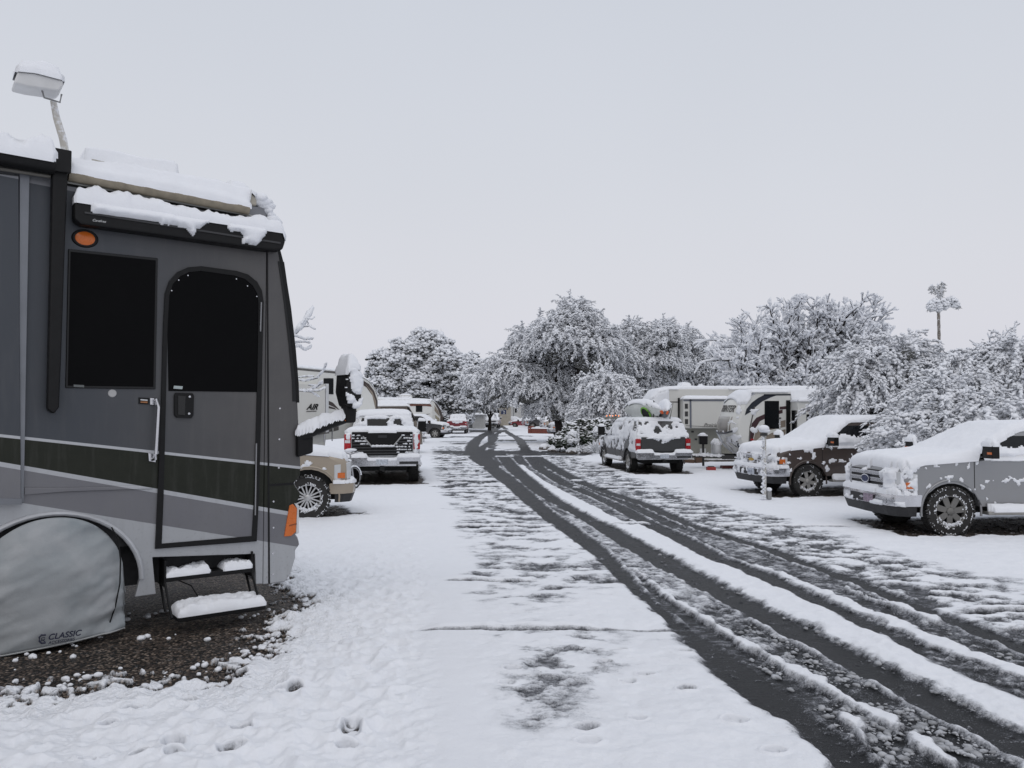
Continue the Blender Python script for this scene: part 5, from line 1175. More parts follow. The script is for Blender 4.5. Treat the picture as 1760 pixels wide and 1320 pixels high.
# ---- fifth wheel behind the charcoal pickup
def fifth_right():
    A = at(1240, 790, 37); A.z = 0; S = Side(A, 0)
    root = thing('fifth_wheel_trailer', 'pale trailer with a big slide-out box behind the charcoal pickup', 'trailer', A, 0, GRP_RV)
    W = 2.45; x0 = S(1113, 700)[0]; x1 = S(1300, 700)[0]+5; zt = S(1200, 669)[1]
    xs = S(1152, 672)[0]
    prof = [(x0+.35, .45), (x0+.1, 1.2), (x0-.0, 2.3), (x0+.12, 2.75), (x0+.45, zt-.12), (xs, zt), (x1, zt), (x1, .45)]
    body = MB().loft([[(x+(.12 if (x < xs-.1 and (yf in (0, 1))) else 0), yf*W, z) for x, z in prof] for yf in (0, .1, .5, .9, 1)]).build('trailer_body', CREAM2, root, bev=.02)
    decal(root, S, [(1135, 690), (1166, 690), (1166, 692), (1135, 692)], GRYG, 'side_graphic')
    decal(root, S, [(1165, 684), (1168, 684), (1168, 725), (1165, 725)], BLK, 'slide_gasket', y=-.05)
    sx0, sx1, sz0, sz1 = S(1170, 700)[0], S(1250, 700)[0], S(1200, 735)[1], S(1200, 686)[1]
    so = MB().box(sx0, sx1, -.6, .02, sz0, sz1).build('slide_out', CREAM2, root, bev=.02)
    MB().box(sx0-.0, sx1+.02, -.62, -.58, sz1-.10, sz1-.03).build('slide_trim', M('blue_grey_trim', (.12, .13, .16), .5), so); MB().box(sx0+.28, sx0+.36, -.62, -.58, sz0, sz1).build('slide_trim', M('blue_grey_trim', (.2, .21, .24), .5), so)
    for k in range(3): MB().box(sx0+.06, sx0+.20, -.615, -.59, sz1-.45-k*.35, sz1-.22-k*.35).build('slide_vent', STEEL, so)
    text('Prairie', .24, GRYG, so, (sx0+.9, -.61, sz0+.05), (R(90), 0, 0), .4, ext=.006); MB().tube([(sx0+.1, -.605, sz0+.10), (sx0+.8, -.605, sz0+.07), (sx1-.05, -.605, sz0+.03)], .012, 5).build('side_graphic', GRYG, so)
    LOW = paint('dim_lower_siding', (.25, .25, .22), dirt=(.15, .14, .12), rough=.6)  # same wall carried on below the slide-out, its dimness painted in as grey
    decal(root, S, [(1160, 737), (1300, 737), (1300, 790), (1155, 790)], LOW, 'lower_panel', y=-.01)
    for p in ((1190, 742), (1196, 755), (1214, 757), (1180, 760)): 
        q = S(*p); MB().box(q[0]-.06, q[0]+.06, -.03, 0, q[1]-.04, q[1]+.04).build('hatch_latch', STEEL, root)
    q = S(1208, 776); MB().box(q[0]-.14, q[0]+.14, -.03, 0, q[1]-.12, q[1]+.14).build('white_hatch', WHITE, root)
    for xx in (x0+.5, x0+1.6, 0): jack(root, xx, .3, .5)
    MB().box(x0, x1, .1, W-.1, .25, .46).build('chassis', STEEL, root)
    acu = MB().box(S(1176, 665)[0], S(1194, 665)[0], .6, 1.6, zt, zt+.22).build('air_conditioner', CREAM2, root, bev=.05); ac2 = MB().box(S(1208, 665)[0], S(1216, 665)[0], .6, 1.2, zt, zt+.14).build('roof_vent', CREAM2, root, bev=.04)
    snow_shell(root, [body, so, acu, ac2], ((x0-.2, x1), (-.7, W+.1)), .06, .16, minn=.25, lump=.3, ls=1.4, seed=14)
    snow_shell(root, [body], ((x0, xs-.05), (2.0, zt)), .05, .06, ax='-y', blur=0, wid=2, lump=.4, ls=2, seed=15, jump=.3, minn=.2, name='snow_patch', mask=lambda u, v, h, n: (v > 2.75-.9*(u-x0)/(xs-x0)+.3*(n-.5)) & (u < xs-.1))
fifth_right()
# blocks of the pale trailer: rubble and boards in its shade
def fifth_left():
    A = at(560, 790, 26.5); A.z = 0; S = Side(A, 48)
    root = thing('fifth_wheel_trailer', 'large cream trailer with brown swooshes and rounded nose behind the tan pickup', 'trailer', A, S.h, GRP_RV)
    W = 2.45
    prof = S.P([(480, 628), (600, 639.5), (620, 646), (634, 655), (644, 668), (650, 684), (652, 700), (648, 722), (640, 742), (628, 750), (560, 756), (556, 788), (480, 795)])
    rings = [[(x-(.10 if x > 2.2 else 0)*(yf in (0, 1)), yf*W, z) for x, z in prof] for yf in (0, .05, .5, .95, 1)]
    body = MB().loft(rings).build('trailer_body', CREAM, root, bev=.015, ang=40)
    d = lambda L, m, nm, **k: decal(root, S, L, m, nm, **k)
    d([(597, 641), (618, 650), (634, 660), (643, 672), (649, 690), (649, 712), (646, 720), (645, 700), (640, 680), (630, 666), (614, 655), (597, 646)], BRWN, 'side_graphic')
    d([(628, 660), (640, 680), (646, 705), (646, 690), (640, 674)], TANG, 'side_graphic', y=-.009)
    d([(480, 630), (598, 641), (598, 644), (480, 633)], GRYG, 'roof_trim')
    d([(556, 685), (572, 692), (586, 707), (575, 700), (556, 692)], BRWN, 'side_graphic'); d([(598, 698), (612, 705), (622, 716), (614, 714), (604, 704)], BRWN, 'side_graphic')
    d([(556, 695), (575, 701), (578, 704), (556, 700)], BRWN, 'side_graphic')
    d([(512, 665), (535, 672), (556, 684), (556, 688), (535, 676), (512, 668)], GRYG, 'side_graphic')
    d([(556, 650), (573, 650), (573, 678), (556, 677)], GLS, 'side_window', y=-.02, bev=.04)
    q = S(605, 651); mb = MB(); mb.lathe([(.0, -.03), (.10, -.02), (.12, 0)], 18); o = mb.build('round_vent', M('vent_tan', (.38, .34, .26), .6), root, smooth=True); o.location = (q[0], 0, q[1])
    d([(480, 660), (548, 662), (548, 742), (480, 748)], CREAM2, 'slide_out', y=-.35); d([(549, 660), (554, 660), (554, 742), (549, 743)], WHITE, 'slide_trim', y=-.36)
    q = S(517, 704); text('AIR', .26, BLK, root, (q[0]-.02, -.365, q[1]), (R(90), 0, 0), .5, bold=.006, ext=.006, name='side_lettering')
    q2 = S.P([(516, 706.5), (533, 706), (533, 707.5), (516, 708)]); MB().prism(q2, -.362, -.349).build('side_graphic', GRYG, root)
    d([(537, 731), (549, 728.5), (549, 733), (537, 736)], GRYG, 'side_graphic', y=-.356); d([(553, 731), (570, 726), (577, 722), (566, 731), (553, 735)], GRYG, 'side_graphic')
    for a, b in ((537, 555), (557, 571), (573, 582)): d([(a, 747-(a-537)*.15), (b, 744.5-(a-537)*.15), (b, 738-(a-537)*.15), (a, 740-(a-537)*.15)], GRYG, 'side_graphic', y=-.357 if b < 556 else -.006)
    d([(574.5, 729.5), (579, 729), (579, 731.5), (574.5, 732)], RED, 'marker_lamp', y=-.02)
    hp = S.P([(557, 760), (557, 735), (559, 732), (568, 731), (570, 733), (570, 758)]); MB().tube([(x, -.03, z) for x, z in hp], .02, 6).build('grab_rail', CHR, root, smooth=True)
    MB().box(-6, 1.2, .2, W-.2, .3, .6).build('chassis', STEEL, root); jack(root, 2.6, .4, 1.3)
    snow_shell(root, [body], ((-5.5, 5), (-.1, W+.1)), .07, .11, minn=.35, lump=.3, ls=1.5, seed=24, zmin=1.5)
fifth_left()
def far_fifth():
    A = at(700, 745, 82); A.z = 0; S = Side(A, 25)
    root = thing('fifth_wheel_trailer', 'cream trailer with brown striped nose rising behind the black pickup', 'trailer', A, S.h, GRP_RV)
    W = 2.45; prof = S.P([(600, 684), (744, 688), (751, 694), (758, 706), (762, 718), (758, 732), (750, 743), (735, 746), (728, 752), (600, 754)])
    body = MB().loft([[(x, yf*W, z) for x, z in prof] for yf in (0, .5, 1)]).build('trailer_body', CREAM, root)
    d = lambda L, m, nm, **k: decal(root, S, L, m, nm, **k)
    d([(746, 691), (752, 696), (758, 706), (762, 718), (758, 732), (750, 742), (756, 728), (757, 716), (753, 704)], BRWN, 'side_graphic', y=-.03)
    d([(747, 697), (753, 706), (756, 716), (752, 712), (747, 706)], TANG, 'side_graphic', y=-.04); d([(748, 713), (755, 719), (755, 727), (750, 734)], M('tan_mid', (.3, .27, .2), .5), 'side_graphic', y=-.04)
    so = MB().prism(S.P([(640, 693), (738, 694), (738, 748), (640, 750)]), -.9, 0).build('slide_out', CREAM, root)
    MB().prism(S.P([(700, 694.5), (735, 695), (737, 699), (728, 698), (700, 698)]), -.93, -.9).build('side_graphic', M('rust_graphic', (.14, .05, .03), .5), so)
    MB().prism(S.P([(710, 697), (721, 697), (721, 708), (710, 708)]), -.93, -.9).build('side_window', GLS, so)
    MB().prism(S.P([(716, 713), (735, 711), (725, 714)]), -.93, -.9).build('side_graphic', BRWN, so); jack(root, 4, .5, 1.2)
    u = MB().box(S(694, 684)[0], S(712, 684)[0], .6, 1.6, S(700, 684)[1], S(700, 684)[1]+.3).build('air_conditioner', CREAM2, root)
    snow_shell(root, [body, so, u], ((-9, 6), (-1, W+.2)), .15, .17, minn=.35, lump=.3, ls=1, seed=25, zmin=1.5, wid=2, jump=.3)
far_fifth()
def camper_van():
    A = at(700, 760, 42); A.z = 0; S = Side(A, 15)
    root = thing('camper_van', 'beige camper van with black edged windshield behind the louvred tailgate pickup', 'camper van', A, S.h, GRP_RV)
    W = 2.1; prof = S.P([(640, 698), (701, 697.5), (704, 700), (716, 722), (722, 733), (727, 745), (727, 764), (640, 766)])
    BG = paint('beige_paint', (.16, .135, .11), rough=.4)
    body = MB().loft([[(x-(.08 if x > .2 else 0)*(yf in (0, 1)), W*yf, z) for x, z in prof] for yf in (0, .08, .5, .92, 1)]).build('van_body', BG, root, bev=.03)
    decal(root, S, [(654, 700), (699, 700), (699, 702), (654, 702)], BRWN, 'roof_trim'); 
    decal(root, S, [(700, 699), (703, 701), (714, 722), (712, 724), (700, 703)], BLK, 'windshield_pillar', y=-.02)
    decal(root, S, [(685, 704), (697, 705), (708, 722), (685, 722)], GLS, 'side_window', y=-.015)
    decal(root, S, [(655, 705), (682, 704), (682, 718), (655, 718)], GLS, 'side_window', y=-.015)
    decal(root, S, [(655, 724), (690, 712), (712, 727), (690, 717), (655, 729)], TANG, 'side_graphic')
    wq = S.P([(704, 701), (716, 723)]); MB().loft([[(wq[0][0]+.03, yy, wq[0][1]) , (wq[1][0]+.03, yy, wq[1][1]), (wq[1][0]-.06, yy, wq[1][1]), (wq[0][0]-.06, yy, wq[0][1])] for yy in (.12, W-.12)]).build('windshield', GLS, root)
    wheel(root, .25, .14, .36, -1, detail=False, snowy=0); wheel(root, .25, W-.14, .36, 1, detail=False, snowy=0)
    wheel(root, -2.2, .14, .36, -1, detail=False, snowy=0)
    for yy in (-.15,): MB().box(.25, .35, yy-.12, yy+.05, 1.25, 1.5).build('wing_mirror', BLK, root)
    snow_shell(root, [body], ((-4, 1.6), (-.1, W+.1)), .07, .14, minn=.55, lump=.3, ls=2, seed=26, wid=2)
camper_van()
# ---- at the end of the street
def block(name, label, cat, px0, px1, pt, pb, y, depth, col, wins=(), extra=None, rise=0., grp='low buildings and trailers at the end of the street'):
    A = at(px0, pb, y); A.z = 0; S = Side(A, 0); root = thing(name, label, cat, A, 0, grp)
    x1, zt = S(px1, pt); zt = max(zt, .5)
    if rise: b = MB().prism([(0, 0), (x1, 0), (x1, zt), (x1/2, zt+rise), (0, zt)], 0, depth).build('wall', col, root)
    else: b = MB().box(0, x1, 0, depth, 0, zt).build('wall', col, root, bev=.05)
    for (a, b_, c, d_, m) in wins:
        q = S.P([(a, c), (b_, c), (b_, d_), (a, d_)]); MB().prism(q, -.03, .02).build('window', m, root)
    r = MB().box(-.15, x1+.15, -.25, depth+.1, zt, zt+.10).build('roof', M('roof_white', (.45, .45, .45), .7), root) if not rise else MB().prism([(-.2, zt-.05), (x1/2, zt+rise+.02), (x1+.2, zt-.05), (x1/2, zt+rise+.12)], -.2, depth+.2).build('roof', M('roof_white', (.45, .45, .45), .7), root)
    snow_shell(root, [r], ((-.3, x1+.3), (-.3, depth+.2)), .18, .22, minn=.3, wid=2, ls=1, seed=3, lump=.3)
    return root, S
PW = M('pale_wall', (.42, .42, .41), .6, var=.1); DW = M('grey_wall', (.14, .145, .15), .7); BW = M('beige_wall', (.34, .31, .26), .6)
block('utility_trailer', 'grey boxy trailer far down the street beside the white shed', 'trailer', 798, 816, 704, 722, 112, 4, DW)
block('garden_shed', 'tall narrow white shed at the far end of the street', 'shed', 816, 825, 698, 724, 116, 4, PW, rise=.5)
block('mobile_home', 'low white mobile home wall behind the white shed', 'mobile home', 812, 832, 714, 725, 108, 5, PW)
r_, S_ = block('motorhome', 'beige motorhome with dark cab glass at the far end of the street', 'motorhome', 845, 878, 699, 722, 135, 3, BW, wins=[(846, 858, 704, 712, GLS), (861, 870, 704, 712, M('navy_panel', (.02, .03, .08), .5))])
block('mobile_home', 'white mobile home with a small window right of the beige motorhome', 'mobile home', 872, 904, 696, 724, 146, 5, PW, wins=[(885, 888, 702, 709, GLS), (882, 883, 699, 716, DW)])
block('carport', 'long low flat roofed building behind the tan pickup', 'carport', 904, 948, 716, 726, 128, 6, M('olive_wall', (.2, .2, .17), .7), wins=[(912, 930, 718, 724, DW)])
block('mobile_home', 'pale wall with sloping snowy roof seen through the big tree', 'mobile home', 908, 975, 704, 716, 150, 8, PW, rise=.8)
# ================================================================ TREES AND PLANTS, all loaded with fresh snow
BARK = topsnow('bark', (.022, .018, .016), .25, .6, sc=12, nz=.4)
BARKS = topsnow('bark_snowy', (.03, .025, .022), -.25, .15, sc=9, nz=.5)
LEAFD = topsnow('leaf_dark', (.030, .034, .028), .45, .75, sc=2.5, nz=.5)
LEAFM = topsnow('leaf_grey', (.055, .06, .048), .20, .50, sc=2.5, nz=.5)
LEAFS = topsnow('leaf_snowy', (.36, .365, .36), -1.0, -.1, sc=3, nz=.45)
LEAFK = topsnow('leaf_evergreen', (.045, .046, .042), .15, .6, sc=2.5, nz=.6)
LEAFC = topsnow('leaf_core', (.15, .15, .14), -.2, .25, sc=2.5, nz=.6)
LEAFW = topsnow('leaf_white', (.34, .345, .35), -.9, -.1, sc=3, nz=.45)
LEAFG = topsnow('leaf_green', (.03, .05, .025), .30, .55, sc=5, nz=.5)
def unit(n):
    v = rng.normal(size=(n, 3)); return v/np.linalg.norm(v, axis=1, keepdims=True)
def segs(P0, P1, r0, r1, k=4):
    P0, P1 = np.asarray(P0, float), np.asarray(P1, float); n = len(P0); d = P1-P0; d /= np.maximum(1e-6, np.linalg.norm(d, axis=1, keepdims=True))
    up = np.tile([0, 0, 1.], (n, 1)); up[abs(d[:, 2]) > .95] = [1, 0, 0]
    a = np.cross(up, d); a /= np.linalg.norm(a, axis=1, keepdims=True); b = np.cross(d, a)
    r0 = np.broadcast_to(r0, n); r1 = np.broadcast_to(r1, n); V = np.zeros((n, 2*k, 3))
    for i in range(k):
        q = 2*math.pi*i/k+.5; o = a*math.cos(q)+b*math.sin(q); V[:, i] = P0+o*r0[:, None]; V[:, k+i] = P1+o*r1[:, None]
    f = np.array([[i, (i+1) % k, k+(i+1) % k, k+i] for i in range(k)])
    return V.reshape(-1, 3), (f[None]+(np.arange(n)*2*k)[:, None, None]).reshape(-1, 4)
def merge(parts):
    Vs, Fs, n = [], [], 0
    for V, F in parts: Vs.append(V); Fs.append(F+n); n += len(V)
    tri = [f for f in Fs if f.shape[1] == 3]; quad = [f for f in Fs if f.shape[1] == 4]
    out = []
    if tri: out.append(np.concatenate(tri))
    if quad: out.append(np.concatenate(quad))
    return np.concatenate(Vs), out
def crown_mesh(name, groups, root, label=None):
    """groups: list of (V, F, material); one mesh"""
    V, mats, Ft, Mi, n = [], [], [], [], 0
    tri, quad, mt, mq = [], [], [], []
    for v, f, m in groups:
        if m not in mats: mats.append(m)
        k = mats.index(m); V.append(v)
        (tri if f.shape[1] == 3 else quad).append(f+n); (mt if f.shape[1] == 3 else mq).append(np.full(len(f), k)); n += len(v)
    F, mi = [], []
    if tri: F.append(np.concatenate(tri)); mi += mt
    if quad: F.append(np.concatenate(quad)); mi += mq
    return mesh_np(name, np.concatenate(V), F, mats, root, True, np.concatenate(mi))
def lobes_px(L, d, spread=1.0, O=None):
    out = []
    for i, t_ in enumerate(L):
        px, py, r = t_[:3]; dd = t_[3] if len(t_) > 3 else d+spread*(rng.random()-.5)*r/FPX*d*2; p = at(px, py, dd); out.append((np.array(p)-np.array(O), r/FPX*dd))
    return out
def limbs(root, pts_to, base, r0, mat=BARK, bend=.25, name='trunk', fork=.35):
    """trunk from the base forking towards each given point"""
    mb = MB(); b = Vector(base); top = Vector((sum(p[0] for p in pts_to)/len(pts_to), sum(p[1] for p in pts_to)/len(pts_to), sum(p[2] for p in pts_to)/len(pts_to)))
    fk = b.lerp(top, fork); fk.x = b.x+(top.x-b.x)*.3; fk.y = b.y+(top.y-b.y)*.3
    mb.tube([b-Vector((0, 0, .1)), b.lerp(fk, .5)+Vector((.06*r0/.2, 0, 0)), fk], [r0*1.25, r0, r0*.85], 8)
    for p in pts_to:
        p = Vector(p); m1 = fk.lerp(p, .35)+Vector((random.uniform(-1, 1), random.uniform(-1, 1), .4))*bend; m2 = fk.lerp(p, .7)+Vector((random.uniform(-1, 1), random.uniform(-1, 1), .5))*bend
        mb.tube([fk, m1, m2, p], [r0*.7, r0*.5, r0*.3, r0*.1], 6)
    return mb.build(name, mat, root, smooth=True)
def clump_tree(name, label, L, d, base_px, n_t=16000, sub=.55, tuft=.12, dens=1., group='snow covered trees', mats=(None, None), trunk=.22, spread=1.):
    B = at(*base_px, d); B.z = 0; root = thing(name, label, 'tree', B, 0, group); LB = lobes_px(L, d, spread, B)
    A = np.array([l[1]**2 for l in LB]); cnt = np.maximum(6, (A/A.sum()*n_t/70).astype(int)); C, S, W = [], [], []
    dark, white = mats[0] or LEAFD, mats[1] or LEAFM
    for (c, r), k in zip(LB, cnt):
        u = unit(k); rad = r*(.55+.5*rng.random((k, 1))**.6); pc = c+u*rad*np.array([1, 1, .95])
        sr = sub*(.6+.7*rng.random(k))*min(1.2, r/1.2)
        for p, q in zip(pc, sr):
            m = int(70*q*q/sub/sub*.9)+8; v = unit(m); v[:, 2] = np.abs(v[:, 2])*1.0-.25*rng.random(m)*(rng.random(m) < .5)*3
            pos = p+v*q*(.6+.5*rng.random((m, 1)))*np.array([1.1, 1.1, .95]); C.append(pos); W.append(pos[:, 2] > p[2]+q*.0+rng.normal(0, .12*q, m)); S.append(tuft*(.6+.8*rng.random(m)))
    C = np.concatenate(C); S = np.concatenate(S); W = np.concatenate(W); S3 = np.stack([S*1.15, S*1.0, S*.85], 1)
    g = [(*blobs('', C[W], S3[W]*1.1, None, jit=.35, collect=True), white), (*blobs('', C[~W], S3[~W]*np.array([.8, .8, 1.]), None, jit=.45, collect=True), dark)]
    # twigs poking out between the clumps
    n = n_t//5; i = rng.integers(0, len(C), n); P0 = C[i]; P1 = P0+unit(n)*tuft*3.0
    g.append((*segs(P0, P1, tuft*.10, tuft*.04, 3), dark)); crown_mesh('crown', g, root)
    limbs(root, [tuple(c-np.array([0, 0, r*.3])) for c, r in LB], (0, 0, 0), trunk); return root
def droop_tree(name, label, L, d, base_px, n_s=2200, slen=1.3, tuft=.09, step=.11, core=5000, group='snow covered trees', trunk=.22, snowm=None, darkm=None, feather=1, spread=1., bias=(0, 0), grav=1.4, twig=.02, trunks=None, coref=.72, fl=1.0):
    B = at(*base_px, d); B.z = 0; root = thing(name, label, 'tree', B, 0, group); LB = lobes_px(L, d, spread, B)
    A = np.array([l[1]**2 for l in LB]); cnt = (A/A.sum()*n_s).astype(int)+1; cx = np.mean([l[0] for l in LB], 0)
    P, D, Ln = [], [], []
    for (c, r), k in zip(LB, cnt):
        u = unit(k); u[:, 2] = np.abs(u[:, 2])*.9-.35*rng.random(k); rad = r*(.45+.55*rng.random((k, 1))**.5)
        P.append(c+u*rad); o = u*np.array([1, 1, .5])+np.array([bias[0], bias[1], .25])+rng.normal(0, .25, (k, 3)); D.append(o/np.linalg.norm(o, axis=1, keepdims=True)); Ln.append(slen*(.35+.9*rng.random(k))*min(1, r/1.1+.25))
    P = np.concatenate(P); D = np.concatenate(D); Ln = np.concatenate(Ln); n = len(P)
    K = int(slen*1.25/step)+1; pos = P.copy(); v = D.copy(); C, S, DD, T0, T1 = [], [], [], [], []
    size = tuft*(.6+.7*rng.random(n)); gr_ = (.5+.9*rng.random((n, 1)))
    for k in range(K):
        alive = k*step < Ln; v = v+np.array([0, 0, -grav*step])*(.5+1.2*k/K)*gr_+rng.normal(0, .10, (n, 3)); v /= np.linalg.norm(v, axis=1, keepdims=True)
        new = pos+v*step; a = alive
        T0.append(pos[a]); T1.append(new[a]); m = a.sum()
        taper = 1-.55*(k*step/np.maximum(Ln[a], .1))
        C.append((pos[a]+new[a])/2+np.array([0, 0, .25])*size[a][:, None]+rng.normal(0, tuft*.28, (m, 3))); s = size[a]*taper*(.75+.5*rng.random(m)); S.append(np.stack([step*.5+s*.4, s, s*.85], 1)); DD.append(v[a])
        for _ in range(feather):
            f = rng.random(m) < .75; q = unit(m); q[:, 2] = -np.abs(q[:, 2])*.7; q += v[a]*.8; q /= np.linalg.norm(q, axis=1, keepdims=True); ln = tuft*(.8+fl*rng.random(m))
            e = (pos[a]+q*ln[:, None])[f]; C.append(e); S.append(np.stack([ln*.7, s*.58, s*.5], 1)[f]); DD.append(q[f])
        pos = np.where(alive[:, None], new, pos)
    C, S, DD = np.concatenate(C), np.concatenate(S), np.concatenate(DD)
    g = [(*blobs('', C, S, None, jit=.42, D=DD, collect=True), snowm or LEAFS), (*segs(np.concatenate(T0), np.concatenate(T1), twig, twig*.8, 3), darkm or LEAFD)]
    kc = (A/A.sum()*core).astype(int)+1; CC = np.concatenate([c+unit(k)*r*coref*rng.random((k, 1))**.45*np.array([1, 1, .9])-np.array([0, 0, .15*r]) for (c, r), k in zip(LB, kc)]); sc_ = tuft*(.7+.9*rng.random(len(CC)))
    g.append((*blobs('', CC, np.stack([sc_*1.7, sc_*.5, sc_*.5], 1), None, jit=.5, D=unit(len(CC))+np.array([0, 0, -.4]), collect=True), darkm or LEAFD))
    crown_mesh('crown', g, root)
    limbs(root, [tuple(c) for c, r in (LB if trunks is None else [LB[i] for i in trunks])], (0, 0, 0), trunk); return root
def bare_tree(name, label, d, base_px, tips, r0=.2, lev=5, group='snow covered trees', snowy=.035, nside=5, seglen=.5, mat=None, zf=.0, kids=3, sp=.75):
    B = at(*base_px, d); B.z = 0; root = thing(name, label, 'tree', B, 0, group); T = [np.array(at(px, py, d+rng.normal(0, 1.3)))-np.array(B) for px, py in tips]
    fk = np.array([0, 0, zf or 1.2]); big = MB(); big.tube([(0, 0, -.1), tuple(fk*.5+np.array([.05, 0, 0])), tuple(fk)], [r0*1.2, r0, r0*.9], 8)
    P0, P1, Ra, Rb = [], [], [], []
    def grow(p, q, r, lv):
        L = np.linalg.norm(q-p); n = max(2, int(L/.45)); pts = [p]
        for k in range(1, n+1):
            t = k/n; pts.append(p+(q-p)*t+rng.normal(0, .05*L/n+.02, 3)+np.array([0, 0, .10*L*math.sin(math.pi*t)]))
        for k in range(n): P0.append(pts[k]); P1.append(pts[k+1]); Ra.append(max(.012, r*(1-.75*k/n))); Rb.append(max(.010, r*(1-.75*(k+1)/n)))
        if lv <= 0 or L < .25: return
        d0 = (q-p)/L; m = max(2, int(kids*L/1.1))
        for j in range(m):
            t = .25+.75*rng.random(); k = min(n-1, int(t*n)); s = pts[k]
            w = rng.normal(size=3); w -= w.dot(d0)*d0; w /= np.linalg.norm(w); dr = d0*.75+w*sp+np.array([0, 0, .04]); dr /= np.linalg.norm(dr)
            ll = L*(.25+.30*rng.random())*(1.15-.4*t); grow(s, s+dr*ll, max(.012, r*.45), lv-1)
    for q in T: grow(fk, q, r0*.6, lev)
    P0, P1, Ra, Rb = map(np.array, (P0, P1, Ra, Rb)); big.build('trunk', BARK, root, smooth=True)
    thick = Ra > .028; up = np.array([0, 0, 1.])
    g = [(*segs(P0, P1, Ra, Rb, 5), BARKS)]
    # snow lies along the upper side of every branch
    h = np.abs((P1-P0)/np.maximum(1e-6, np.linalg.norm(P1-P0, axis=1, keepdims=True)))[:, 2]; ok = (h < .88) | (rng.random(len(h)) < .5)
    sr = snowy*(.75+.6*rng.random(len(h))); off = (Ra*.6+sr*.55)[:, None]*up
    g.append((*segs((P0+off)[ok], (P1+off)[ok], sr[ok], sr[ok]*.9, 5), SNOW))
    M_ = ok.nonzero()[0]; rep = np.repeat(M_, 2); t = rng.random((len(rep), 1)); C = P0[rep]+(P1-P0)[rep]*t+off[rep]; s = sr[rep]*(.9+.9*rng.random(len(rep)))
    g.append((*blobs('', C, np.stack([s*1.6, s, s*.9], 1), None, jit=.3, D=(P1-P0)[rep], collect=True), SNOW))
    crown_mesh('crown', g, root); return root
clump_tree('evergreen_tree', 'dark round evergreen tree behind the left row of trailers', [(735, 605, 30), (700, 628, 30), (663, 640, 20), (690, 600, 14), (770, 628, 30), (735, 660, 34), (788, 650, 26), (662, 676, 24), (812, 625, 15), (775, 690, 26), (745, 580, 12), (700, 680, 28), (644, 650, 12), (718, 588, 10), (770, 597, 11), (720, 575, 8), (800, 690, 18), (690, 655, 22), (650, 612, 12), (830, 640, 12), (752, 700, 20)], 98, (760, 741), n_t=30000, sub=.85, tuft=.17, trunk=.4, mats=(LEAFK, LEAFS))
droop_tree('weeping_tree', 'tallest weeping tree in the middle, dusted white over grey green twigs', [(985, 560, 34), (990, 545, 26), (925, 600, 42), (960, 590, 44), (880, 640, 34), (838, 655, 26), (1015, 600, 48), (960, 650, 58), (1020, 660, 52), (905, 665, 34), (850, 666, 22), (960, 696, 34), (1050, 620, 36), (935, 700, 20)], 57, (962, 765), n_s=4200, slen=1.3, tuft=.125, step=.13, core=16000, feather=2, trunk=.30, snowm=LEAFS, darkm=LEAFC, trunks=[3, 4, 6, 7, 8, 10, 11])
droop_tree('weeping_tree', 'low white weeping tree in front of the tallest one, left of the kayak pickup', [(1040, 668, 26), (1052, 690, 30), (1030, 705, 26), (1075, 705, 24), (1085, 720, 16), (1010, 715, 16)], 50, (1048, 770), n_s=1100, slen=1.4, tuft=.12, step=.13, core=2500, trunk=.2, darkm=LEAFC)
droop_tree('evergreen_tree', 'left one of the two spiky topped trees above the pale trailer', [(1085, 580, 24), (1086, 562, 10), (1100, 610, 42), (1143, 585, 26), (1143, 562, 11), (1130, 625, 44), (1110, 660, 36), (1085, 640, 34)], 60, (1110, 760), n_s=2200, slen=1.1, tuft=.12, step=.14, core=8000, trunk=.28, darkm=LEAFC)
droop_tree('evergreen_tree', 'right one of the two spiky topped trees above the pale trailer', [(1180, 595, 22), (1176, 574, 10), (1185, 625, 34), (1212, 630, 24), (1165, 650, 34), (1208, 660, 28), (1222, 655, 14), (1150, 665, 24)], 61, (1190, 760), n_s=1700, slen=1.1, tuft=.12, step=.14, core=6000, trunk=.25, darkm=LEAFC)
bare_tree('bare_tree', 'wide bare tree with snow on each fine branch, behind the lettered trailer', 47, (1375, 772), [(1242, 590), (1262, 620), (1285, 598), (1310, 580), (1330, 565), (1345, 556), (1365, 565), (1392, 575), (1410, 570), (1435, 562), (1455, 552), (1472, 560), (1498, 572), (1508, 590), (1500, 615), (1250, 650), (1275, 640), (1310, 620), (1340, 600), (1380, 590), (1420, 590), (1460, 600), (1490, 630), (1300, 650), (1440, 640), (1345, 640)], r0=.26, lev=3, snowy=.047, zf=1.6, kids=3.2)
droop_tree('weeping_tree', 'heavy snow laden weeping tree hanging over the brown vehicle', [(1482, 638, 30), (1500, 612, 14), (1556, 604, 14), (1540, 640, 32), (1590, 640, 26), (1640, 658, 38), (1700, 645, 38), (1760, 640, 44), (1820, 650, 46), (1490, 690, 44), (1560, 690, 56), (1640, 700, 62), (1720, 710, 62), (1800, 710, 60), (1478, 718, 18), (1572, 735, 30, 20.5), (1620, 745, 38, 20), (1690, 735, 40, 19.5), (1562, 775, 26, 19.2), (1585, 790, 26, 18.8), (1548, 750, 16, 20), (1630, 700, 36, 20.5), (1562, 805, 14, 18.6)], 24, (1640, 850), n_s=3300, slen=1.5, tuft=.085, step=.085, core=20000, snowm=LEAFW, darkm=LEAFC, trunk=.18, bias=(-.35, -.1), grav=1.9, twig=.010, feather=2, fl=.8, trunks=[3, 5, 9, 10, 11, 12, 13])
bare_tree('bare_tree', 'twiggy top of a bare tree rising behind the heavy weeping tree at right', 30, (1700, 830), [(1690, 598), (1735, 592), (1760, 598), (1720, 615), (1670, 625), (1790, 605)], r0=.12, lev=2, snowy=.022, zf=1.6, kids=3)
